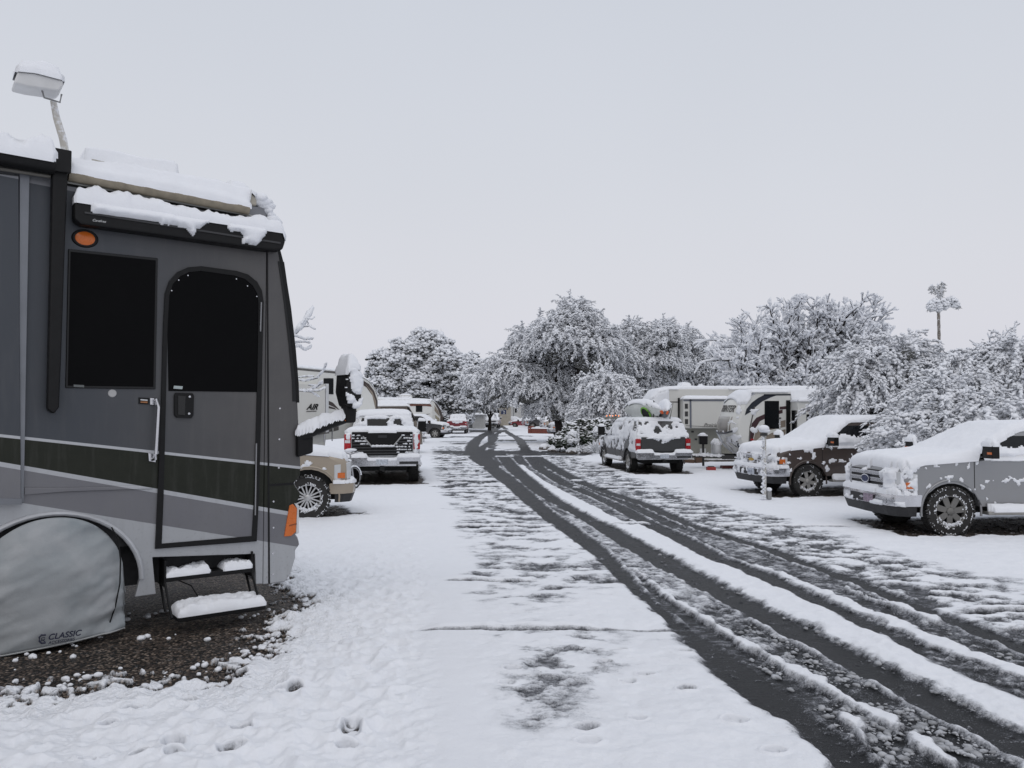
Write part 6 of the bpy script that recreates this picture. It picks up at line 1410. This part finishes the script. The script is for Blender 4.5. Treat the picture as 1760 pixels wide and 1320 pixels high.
droop_tree('round_tree', 'small dark trunked tree over the white shed at the street end', [(838, 680, 20), (855, 668, 18), (822, 668, 14), (868, 690, 14), (835, 700, 12)], 100, (841, 731), n_s=420, slen=1.6, tuft=.15, step=.24, core=1600, trunk=.2, darkm=LEAFC)
# ---- palm
def palm():
    d = 92; B = at(1617, 735, d); B.z = 0; root = thing('palm_tree', 'tall slender palm tree with drooping snow capped fronds', 'palm tree', B, 0, 'snow covered trees')
    top = np.array(at(1617, 536, d))-np.array(B); mb = MB(); n = 26
    mb.lathe([(.20-.05*k/n+.025*(k % 2), top[2]*k/n) for k in range(n+1)], 10, (0, 0, 0), axis='z'); mb.build('trunk', topsnow('palm_bark', (.16, .14, .12), .0, .5, sc=6, nz=.8), root, smooth=True)
    C, S, D, m = [], [], [], []; G = []
    px = lambda a, b: np.array(at(a, b, d))-np.array(B)
    for (a, b, r, flat) in ((1607, 520, 9, .9), (1601, 526, 8, 1.2), (1617, 519, 8, .9), (1636, 516, 9, .7), (1642, 523, 7, .8), (1624, 524, 8, 1.), (1612, 528, 8, 1.)):
        c = px(a, b); R_ = r/FPX*d; k = 90; v = unit(k); p = c+v*R_*np.array([1, 1, flat])*.8; C.append(p); s = .16*(.6+.7*rng.random(k)); S.append(np.stack([s*1.3, s, s*.8], 1)); D.append(v*np.array([1, 1, .2])+np.array([0, 0, -.7]))
    C, S, D = map(np.concatenate, (C, S, D)); G.append((*blobs('', C, S, None, D=D, jit=.3, collect=True), LEAFS))
    for path in ([(1615, 517), (1612, 505), (1607, 497), (1602, 490), (1600, 495), (1602, 501)], [(1617, 515), (1620, 500), (1622, 488), (1618, 485)], [(1617, 517), (1617, 500), (1611, 488)], [(1618, 520), (1630, 512), (1640, 516), (1646, 522), (1647, 530)], [(1616, 520), (1604, 516), (1597, 522), (1595, 532)]):
        pts = [px(*q) for q in path]
        for a, b in zip(pts[:-1], pts[1:]):
            k = 26; t = rng.random((k, 1)); c = a+(b-a)*t; e = rng.normal(0, 1, (k, 3))*np.array([1, 1, .3])+np.array([0, 0, -.8]); e /= np.linalg.norm(e, axis=1, keepdims=True)
            G.append((*segs(c, c+e*.45, .045, .02, 3), LEAFC)); G.append((*segs([a], [b], .07, .06, 4), LEAFM)); G.append((*blobs('', c[::2]+np.array([0, 0, .08]), .12, None, jit=.3, collect=True), LEAFS))
    crown_mesh('crown', G, root)
palm()
# ---- bare tree whose branches reach past the motorhome
def near_branches():
    d = 17.5; B = at(455, 878, d); B.z = 0; root = thing('bare_tree', 'bare tree whose snowy twigs reach out past the motorhome windshield', 'tree', B, 0, 'snow covered trees')
    L = [([(455, 870), (458, 700), (470, 640), (490, 590), (512, 568), (520, 560), (530, 545), (536, 534)], .05), ([(500, 582), (520, 562), (532, 561), (540, 566)], .02), ([(480, 610), (505, 577), (522, 583), (537, 583)], .025), ([(490, 598), (510, 589), (525, 588), (532, 590)], .02), ([(495, 600), (513, 595), (522, 601), (530, 600), (534, 596)], .025),
         ([(470, 650), (500, 652), (525, 655), (545, 650), (556, 638), (561, 625)], .022), ([(500, 650), (520, 648), (540, 647)], .018), ([(470, 670), (505, 672), (530, 672), (545, 665), (552, 658)], .025), ([(530, 672), (548, 672), (557, 668)], .02), ([(530, 662), (545, 664), (553, 660)], .02), ([(515, 672), (535, 674), (548, 682)], .018), ([(532, 545), (524, 548), (519, 556)], .014), ([(529, 548), (536, 549), (541, 545)], .014), ([(528, 562), (530, 556), (527, 551)], .012)]
    G = []; tr = MB()
    for k, (pts, r) in enumerate(L):
        P = [np.array(at(x, y, d+(i-3)*.12*(-1)**k))-np.array(B) for i, (x, y) in enumerate(pts)]
        if k == 0: tr.tube(P, [.12, .1, .07, .05, .035, .03, .025, .02], 8)
        P0, P1 = np.array(P[:-1]), np.array(P[1:]); G.append((*segs(P0, P1, r*.55, r*.5, 5), BARK)); 
        if k == 0: P0, P1 = P0[3:], P1[3:]
        m = 14; t = rng.random((len(P0), m, 1)); C = (P0[:, None]+(P1-P0)[:, None]*t).reshape(-1, 3)+np.array([0, 0, r*.8]); D = np.repeat(P1-P0, m, 0)
        s = r*1.25*(.6+.8*rng.random(len(C))); G.append((*blobs('', C, np.stack([s*1.8, s, s*.85], 1), None, D=D, jit=.3, collect=True), SNOW))
    tr.build('trunk', BARK, root, smooth=True); crown_mesh('crown', G, root)
near_branches()
# ---- planting bed
def bush(name, label, L, d, base, n, tuft, dark, white, cat='bush', grp='garden plants', flat=.7):
    B = at(*base, d); B.z = 0; root = thing(name, label, cat, B, 0, grp); LB = lobes_px(L, d, 1, B); A = np.array([l[1]**2 for l in LB]); k_ = (A/A.sum()*n).astype(int)+1
    C = np.concatenate([c+unit(k)*r*rng.random((k, 1))**.35 for (c, r), k in zip(LB, k_)]); C[:, 2] = np.maximum(C[:, 2], .03); s = tuft*(.6+.8*rng.random(len(C))); W = rng.random(len(C)) < .55
    S = np.stack([s*1.6, s*.9, s*flat], 1); D = unit(len(C))*np.array([1, 1, .5])
    g = [(*blobs('', C[W]+np.array([0, 0, tuft*.5]), S[W], None, D=D[W], jit=.3, collect=True), white), (*blobs('', C[~W], S[~W]*np.array([1, 1, .5]), None, D=D[~W], jit=.4, collect=True), dark)]
    crown_mesh('foliage', g, root); MB().tube([(0, 0, -.05), (.03, 0, .25)], [.05, .03], 6).build('stem', BARK, root)
bush('garden_shrub', 'dark leaved shrub with blobs of snow behind the thin post', [(985, 748, 20), (1005, 742, 22), (1028, 738, 18), (965, 755, 12), (1015, 755, 14), (1040, 735, 12)], 46, (1000, 770), 2600, .10, LEAFG, LEAFM)
bush('garden_shrub', 'low dark shrub at the left end of the planting bed', [(960, 760, 9), (975, 762, 8), (948, 758, 5)], 44, (962, 768), 700, .09, LEAFG, LEAFM)
bush('snowy_bush', 'round white bush between shrub and pickup mirror', [(1030, 745, 10), (1036, 755, 9)], 43, (1034, 765), 500, .10, LEAFM, LEAFS)
for i, (px_, py_, r_, lb) in enumerate([(985, 752, 9, 'snow capped mound plant in the middle of the bed'), ]):
    bush('snowy_bush', lb, [(px_, py_, r_), (px_-2, py_+7, 6)], 42, (px_, 769), 300, .10, LEAFM, SNOW)
def agave(label, px_, py_, d, R_):
    B = at(px_, py_, d); B.z = 0; root = thing('spiky_plant', label, 'plant', B, 0, 'garden plants'); n = 130; a = rng.random(n)*6.28; e = .25+1.15*rng.random(n); D = np.stack([np.cos(a)*np.cos(e), np.sin(a)*np.cos(e), np.sin(e)], 1)
    Ln = R_*(.7+.4*rng.random((n, 1))); V1 = D*Ln*.6; V2 = D*Ln+np.array([0, 0, -.12])
    crown_mesh('leaf_cluster', [(*segs(0*D, V1, .03, .03, 4), LEAFS), (*segs(V1, V2, .035, .008, 4), LEAFS)], root)
agave('white frosted spiky clump beside the thin post', 1024, 769, 42, .85); agave('small frosted spiky clump behind the rock', 1000, 766, 44, .45)
def rock(label, px_, py_, d, s, col=(.10, .085, .075)):
    B = at(px_, py_, d); B.z = 0; v, f = ICO2; k = 1+.25*(fbm(v[:, 0]*2+px_, v[:, 1]*2+v[:, 2], 2, 3)-.5)[:, None]
    root = thing('rock', label, 'rock', B, 0, 'rocks edging the bed'); o = mesh_np('stone', v*k*np.array(s)+np.array([0, 0, s[2]*.4]), f, M('rock_%d' % (col[0]*100), col, .8, vs=6, bs=.4), root)
    snow_shell(root, [o], ((-s[0], s[0]), (-s[1], s[1])), .05, .10, minn=.5, wid=2, lump=.2)
rock('dark rock with a snow cap in front of the bed', 983, 772, 42, (.32, .25, .2)); rock('low rock at the left tip of the planting bed', 936, 770, 46, (.35, .3, .22)); rock('flat tan stone beside the bed', 950, 773, 45, (.3, .25, .1), (.2, .15, .12))
# ---- trees closing the view far away
def far_wood():
    G = []; n = 260; C, S = [], []
    for i in range(n):
        X = -90+320*rng.random(); y = 170+60*rng.random(); hgt = 3.0+3.2*rng.random()
        if -16 < X/y*100+8 < -2 and rng.random() < .6: hgt *= .8
        k = 70; v = unit(k); p = np.array([X, y, hgt*.5])+v*np.array([hgt*.6, hgt*.6, hgt*.5])*(.5+.5*rng.random((k, 1))); C.append(p); S.append(.30*(.6+.8*rng.random(k))*hgt/4)
    C, S = np.concatenate(C), np.concatenate(S); W = rng.random(len(C)) < .55
    o = crown_mesh('distant_trees', [(*blobs('', C[W], np.stack([S*1.4, S, S*.6], 1)[W], None, jit=.4, collect=True), LEAFS), (*blobs('', C[~W], np.stack([S, S, S], 1)[~W], None, jit=.5, collect=True), LEAFM)], None)
    tag(o, 'snowy far off trees closing the view behind the whole park', 'trees', None, 'stuff')
far_wood()
bush('snowy_bush', 'pale snowy shrubs behind the red pickup', [(776, 706, 14), (790, 712, 10), (768, 716, 9)], 105, (778, 738), 500, .25, LEAFM, LEAFS)
bush('snowy_bush', 'snow heaped bush beside the grey boxy trailer', [(806, 722, 8), (798, 726, 7)], 106, (803, 732), 300, .22, LEAFM, SNOW)
# ================================================================ SMALL THINGS
# kayaks on the charcoal pickup
def kayak(label, px, py, lean, col, tip, hd, hole):
    root = thing('kayak', label, 'kayak', at(px, py, 29.6), R(97)+hd, 'kayaks on the pickup roof'); n = 14; rings = []
    for i in range(n+1):
        t = -1+2*i/n; w = max(.02, (1-abs(t)**2.6)); x = t*1.35; rings.append([(x, .20*w*math.cos(a), (.40*w)*math.sin(a)+.05*abs(t)**2) for a in np.linspace(0, 6.283, 15)[:-1]])
    mb = MB().loft(rings); rx = Matrix.Rotation(lean, 3, 'X'); mb.xf(lambda v: rx @ v); h = mb.build('hull', col, root, smooth=True)
    if hole:
        mb = MB().lathe([(.0, .19), (.20, .20), (.24, .215), (.24, .19)], 20, (-.55, 0, 0)); mb.xf(lambda v: rx @ Vector((v.x*1.0, v.y, v.z))); mb.build('cockpit', BLK, root)
        mb = MB().tube([(-.55+.26*math.cos(a), .20, .25*math.sin(a)) for a in np.linspace(0, 6.283, 20)], .03, 6); mb.xf(lambda v: rx @ v); mb.build('cockpit_rim', M('kayak_green', (.14, .36, .03), .45), root, smooth=True)
    mb = MB().box(-1.38, -1.26, -.035, .035, -.10, .03); mb.xf(lambda v: rx @ v); mb.build('grab_loop', tip, root, bev=.02)
    snow_shell(root, [h], ((-1.4, 1.4), (-.5, .5)), .045, .12, minn=.03, wid=4, lump=.2, ls=2, seed=int(px) % 30, jump=.3)
    mb = MB(); mb.tube([(-.9, -.26, -.35), (-.95, -.1, .38), (-.9, .24, -.3)], .02, 5); mb.xf(lambda v: rx @ v); mb.build('tie_strap', BLK, root, smooth=True)
    return root
YG = M('kayak_pale', (.60, .62, .60), .5); GB = M('kayak_grey', (.16, .17, .18), .5); ORG = M('orange_plastic', (.6, .10, .02), .45)
kayak('kayak with green cockpit rim, left one on the charcoal pickup', 1104, 707, R(-28), YG, ORG, R(14), True)
kayak('grey bellied kayak, right one on the charcoal pickup', 1139, 708, R(24), GB, ORG, R(-10), False)
p = at(1126, 722, 29.3); rk = thing('roof_rack', 'black roof rack under the two kayaks', 'roof rack', p, R(97))
mb = MB().tube([(0, -.85, 0), (0, .85, 0)], .03, 6).tube([(1.2, -.8, 0), (1.2, .8, 0)], .03, 6)
mb.tube([(0, -.7, 0), (1.2, -.7, 0)], .02, 6); mb.tube([(0, .7, 0), (1.2, .7, 0)], .02, 6)
cb = mb.build('cross_bars', BLK, rk)
for yy in (-.84, .72): MB().box(-.05, .05, yy, yy+.12, -.08, .03).build('bracket', BLK, rk)
blobs('snow_patch', np.array([(0, y_, .05) for y_ in (-.8, -.74, .78, .72, .66)]), .06, SNOW, rk)
# snowy post with a ball of snow
p = at(1314, 848, 19.4); p.z = 0; t = thing('marker_post', 'white rimed post wearing a ball of snow in front of the brown vehicle', 'post', p)
MB().tube([(0, 0, -.05), (.01, 0, 1.66)], .045, 10).build('pole', topsnow('rime', (.42, .40, .36), -.1, .5, sc=30, nz=1.2), t, smooth=True)
MB().tube([(0, 0, 1.60), (0, 0, 1.66)], .09, 12).build('cap', STEEL, t)
sb = blobs('snow_cover', [(.0, 0, 1.77), (.03, .02, 1.72)], np.array([[.13, .13, .095], [.14, .13, .06]]), SNOW, t, base=ICO3, jit=.015)
MB().box(.06, .16, -.05, .05, .06, .26).build('hose_box', M('box_grey', (.25, .25, .25), .6), t, bev=.01); blobs('snow_patch', [(.11, 0, .30)], np.array([[.07, .07, .05]]), SNOW, t, base=ICO3, jit=.02)
C = np.stack([rng.normal(0, .025, 160)-.03, rng.normal(0, .02, 160)-.03, rng.random(160)*1.6], 1); blobs('snow_patch', C, .014+.02*rng.random(160), SNOW, t)
# thin rods
def rod(label, px, py0, py1, d, r, rime=True):
    a = at(px, py1, d); top = at(px, py0, d).z; a.z = 0; t = thing('thin_post', label, 'post', a, 0); MB().tube([(0, 0, -.05), (.0, 0, top*.5), (.01, 0, top)], r, 8).build('pole', topsnow('rime', (.42, .40, .36), -.1, .5, sc=30, nz=1.2) if rime else M('pole_grey', (.3, .3, .3), .5), t, smooth=True)
    mb = MB().box(-r*1.6, r*1.6, -r*1.6, r*1.6, top, top+r*2); mb.build('cap', STEEL, t)
    n = 40; blobs('snow_patch', np.stack([rng.normal(0, r*.6, n), np.full(n, -r), top*rng.random(n)], 1), r*(.4+.6*rng.random(n)), SNOW, t)
rod('thin grey post standing at the edge of the brown gravel by the bed', 994, 732, 783, 40, .045, False)
rod('thin rimed rod standing before the trailer slide-out', 1341, 720, 800, 27, .025)
rod('slim white rod behind the spiky clump', 1026, 735, 768, 47, .03)
# bicycle caked in snow by the louvred pickup
p = at(590, 800, 22.0); p.z = 0; t = thing('bicycle', 'snow caked bicycle with a red reflector left of the louvred tailgate pickup', 'bicycle', p, R(60)); FR = M('bike_silver', (.35, .35, .36), .35, .6)
for xx in (-.42, .42):
    w_ = MB().tube([(xx+.31*math.cos(a), 0, .34+.31*math.sin(a)) for a in np.linspace(0, 6.283, 30)], .022, 6).build('wheel', RUB, t, smooth=True)
    MB().tube([(xx+.28*math.cos(a), 0, .34+.28*math.sin(a)) for a in np.linspace(0, 6.283, 24)], .012, 5).build('rim', FR, w_, smooth=True)
    blobs('snow_patch', np.array([(xx+.31*math.cos(a), -.01, .34+.31*math.sin(a)+.02) for a in np.linspace(.2, 2.9, 22)]), .03, SNOW, w_)
fr = MB()
for a, b in (((-.42, .34), (0, .34)), ((0, .34), (-.12, .85)), ((-.42, .34), (-.12, .80)), ((-.10, .78), (.30, .84)), ((0, .34), (.32, .74)), ((.42, .34), (.28, .98))): fr.tube([(a[0], 0, a[1]), (b[0], 0, b[1])], .022, 6)
fr.build('frame', FR, t); MB().tube([(.28, -.28, 1.08), (.28, 0, 1.0), (.28, .28, 1.08)], .018, 6).build('handlebar', FR, t); MB().box(-.28, -.02, -.07, .07, .88, .93).build('saddle', BLK, t, bev=.02)
MB().box(-.50, -.46, -.04, .04, .60, .70).build('reflector', RED, t)
blobs('snow_cover', [(-.15, 0, .97), (.30, 0, 1.12), (-.25, 0, .62), (.1, 0, .86), (.2, 0, .84), (-.05, 0, .84)], np.array([[.16, .10, .06], [.09, .22, .05], [.08, .05, .05], [.1, .04, .04], [.1, .05, .04], [.1, .05, .05]]), SNOW, t, base=ICO2, jit=.05)
# snow heaped barbecue and hydrant left of the black pickup
def heap(name, label, cat, px, py, d, parts, snow, rz=0):
    p = at(px, py, d); p.z = 0; t = thing(name, label, cat, p, rz)
    for nm, bx_, m in parts: MB().box(*bx_).build(nm, m, t, bev=.02)
    blobs('snow_cover', [s[:3] for s in snow], np.array([s[3:] for s in snow]), SNOW, t, base=ICO2, jit=.06)
heap('barbecue_grill', 'snow heaped grill on legs between the left row and the black pickup', 'grill', 722, 757, 58, [('firebox', (-.35, .35, -.25, .25, .7, .95), STEEL), ('leg', (-.3, -.25, -.05, .05, 0, .7), STEEL), ('leg', (.25, .3, -.05, .05, 0, .7), STEEL), ('shelf', (-.5, .5, -.25, .25, .3, .36), STEEL)], [(0, 0, 1.08, .48, .35, .22), (-.1, 0, .48, .5, .3, .14), (.25, -.1, .8, .2, .2, .15), (.55, 0, .42, .18, .2, .12)])
heap('trash_can', 'dark trash can with a dome of snow by the camper van', 'trash can', 711, 757, 56, [('bin', (-.25, .25, -.25, .25, 0, .9), STEEL), ('lid', (-.28, .28, -.28, .28, .9, .97), BLK)], [(0, 0, 1.15, .36, .33, .22), (.1, -.1, 1.3, .2, .2, .15)])
# blocks under the trailer tongue
heap('plastic_block', 'red block under the jack of the lettered trailer', 'block', 1222, 806, 29.6, [('block', (-.16, .16, -.12, .12, 0, .16), M('red_plastic', (.30, .03, .025), .5)), ('plate', (-.11, .11, -.09, .09, .16, .19), STEEL)], [(.1, .1, .02, .05, .05, .02)])
heap('leveling_blocks', 'dark red blocks in the shade beneath the trailer nose', 'block', 1262, 803, 30.6, [('block', (-.5, .1, -.2, .2, 0, .14), M('rust_red', (.10, .02, .015), .6)), ('block', (.15, .7, -.2, .2, 0, .12), M('rust_red', (.10, .02, .015), .6))], [(-.2, -.22, .02, .1, .05, .03)])
heap('firewood_pile', 'brown boards and bricks stacked beneath the pale trailer', 'firewood', 1188, 800, 34, [('board', (-.5, .1, -.2, .2, 0, .18), M('board_brown', (.10, .06, .04), .8)), ('board', (.15, .5, -.2, .1, 0, .35), M('board_brown', (.10, .06, .04), .8)), ('board', (-.9, -.55, -.2, .2, 0, .3), M('board_pale', (.2, .15, .11), .8))], [(.3, 0, .38, .15, .15, .05)])
# brick edging, orange fence, lit lantern stand
p = at(940, 743, 82); p.z = 0; t = thing('brick_edging', 'low red brick edging in front of the tan pickup', 'low wall', p, R(-40))
bk = MB().box(-2.2, 2.2, -.2, .2, 0, .55).build('brick_wall', M('brick_red', (.17, .05, .035), .8, var=.4, vs=5), t); MB().box(-2.3, -1.9, -.25, .25, 0, .8).build('end_pier', M('brick_red', (.17, .05, .035), .8, var=.4, vs=5), t); snow_shell(t, [bk], ((-2.2, 2.2), (-.25, .25)), .1, .14, wid=2)
p = at(1016, 735, 66); p.z = 0; t = thing('wooden_fence', 'small orange brown wooden fence panel behind the garden shrub', 'fence', p)
for k in range(6): MB().box(-.7+k*.24, -.5+k*.24, -.02, .02, .2, 1.95-.1*(k % 2)).build('board', M('orange_wood', (.26, .09, .03), .7, var=.3, vs=4), t)
MB().box(-.75, .75, .02, .07, .5, .6).build('rail', M('orange_wood', (.26, .09, .03), .7), t)
p = at(1053, 760, 48); p.z = 0; t = thing('lantern_stand', 'post hung with a row of small glowing orange lamps beside the pickup', 'lamp', p)
for xx in (-.42, .42): MB().box(xx-.05, xx+.05, -.05, .05, 0, 1.85).build('post', M('post_grey', (.16, .17, .14), .7), t)
MB().box(-.5, .5, -.06, .06, 1.82, 1.90).build('rail', M('post_grey', (.16, .17, .14), .7), t)
GL, tg_, bg_ = newmat('glowing_bulb'); bg_.inputs['Base Color'].default_value = (.8, .2, .05, 1); bg_.inputs['Emission Color'].default_value = (1, .28, .07, 1); bg_.inputs['Emission Strength'].default_value = 1.6
for k in range(5): MB().ball((-.36+.18*k, -.08, 1.98+.03*(k % 2)), .035, 5).build('bulb', GL, t, smooth=True)
# silver pickup running snow crumbs on the ground near its wheel; slush lumps between the tracks
def crumbs():
    n = 2600; px = rng.uniform(900, 1760, n*5); py = rng.uniform(905, 1318, n*5); C = []
    e = lambda tb, c, y: np.interp(y, band(tb)[0], band(tb)[c])
    a, b = e(BAND_A, 2, py)+4, e(BAND_B, 1, py)-2; m1 = (px > a) & (px < b)
    a2, b2 = e(BAND_E, 2, py), e(BAND_H, 1, py); m2 = (px > a2) & (px < b2) & (py < 1150)
    m3 = (abs(px-e(BAND_B, 2, py)) < 14) & (py > 950)
    keep = (m1 & (rng.random(n*5) < .8)) | (m2 & (rng.random(n*5) < .35)) | (m3 & (rng.random(n*5) < .8)); px, py = px[keep][:n], py[keep][:n]
    G3 = np.array([gpt(x, y)[:] for x, y in zip(px, py)]); s = .004+.022*rng.random(len(G3))**3
    nn = fbm(G3[:, 0]*3, G3[:, 1]*3, 2, 9) > .45; G3, s = G3[nn], s[nn]
    o = blobs('slush_lumps', G3+np.array([0, 0, .015]), np.stack([s*1.3, s, s*.7], 1), M('slush', (.36, .37, .39), .6, var=.5, vs=9, bs=.4), base=ICO1, jit=.4, D=np.tile([.8, -.6, 0], (len(s), 1)))
    tag(o, 'grey lumps of slush thrown between the wheel tracks', 'slush', None, 'stuff')
    n = 420; P = np.array([gpt(x, y)[:] for x, y in zip(rng.uniform(20, 540, n), rng.uniform(1050, 1190, n))]); q = fbm(P[:, 0]*2.2, P[:, 1]*2.2, 3, 12) > .53; P = P[q]; s = .006+.022*rng.random(len(P))**2
    o = blobs('snow_clods', P+np.array([0, 0, .012]), np.stack([s*1.2, s, s*.8], 1), SNOW, base=ICO2, jit=.14); tag(o, 'loose clods of snow lying on the wet gravel', 'snow', None, 'stuff')
crumbs()
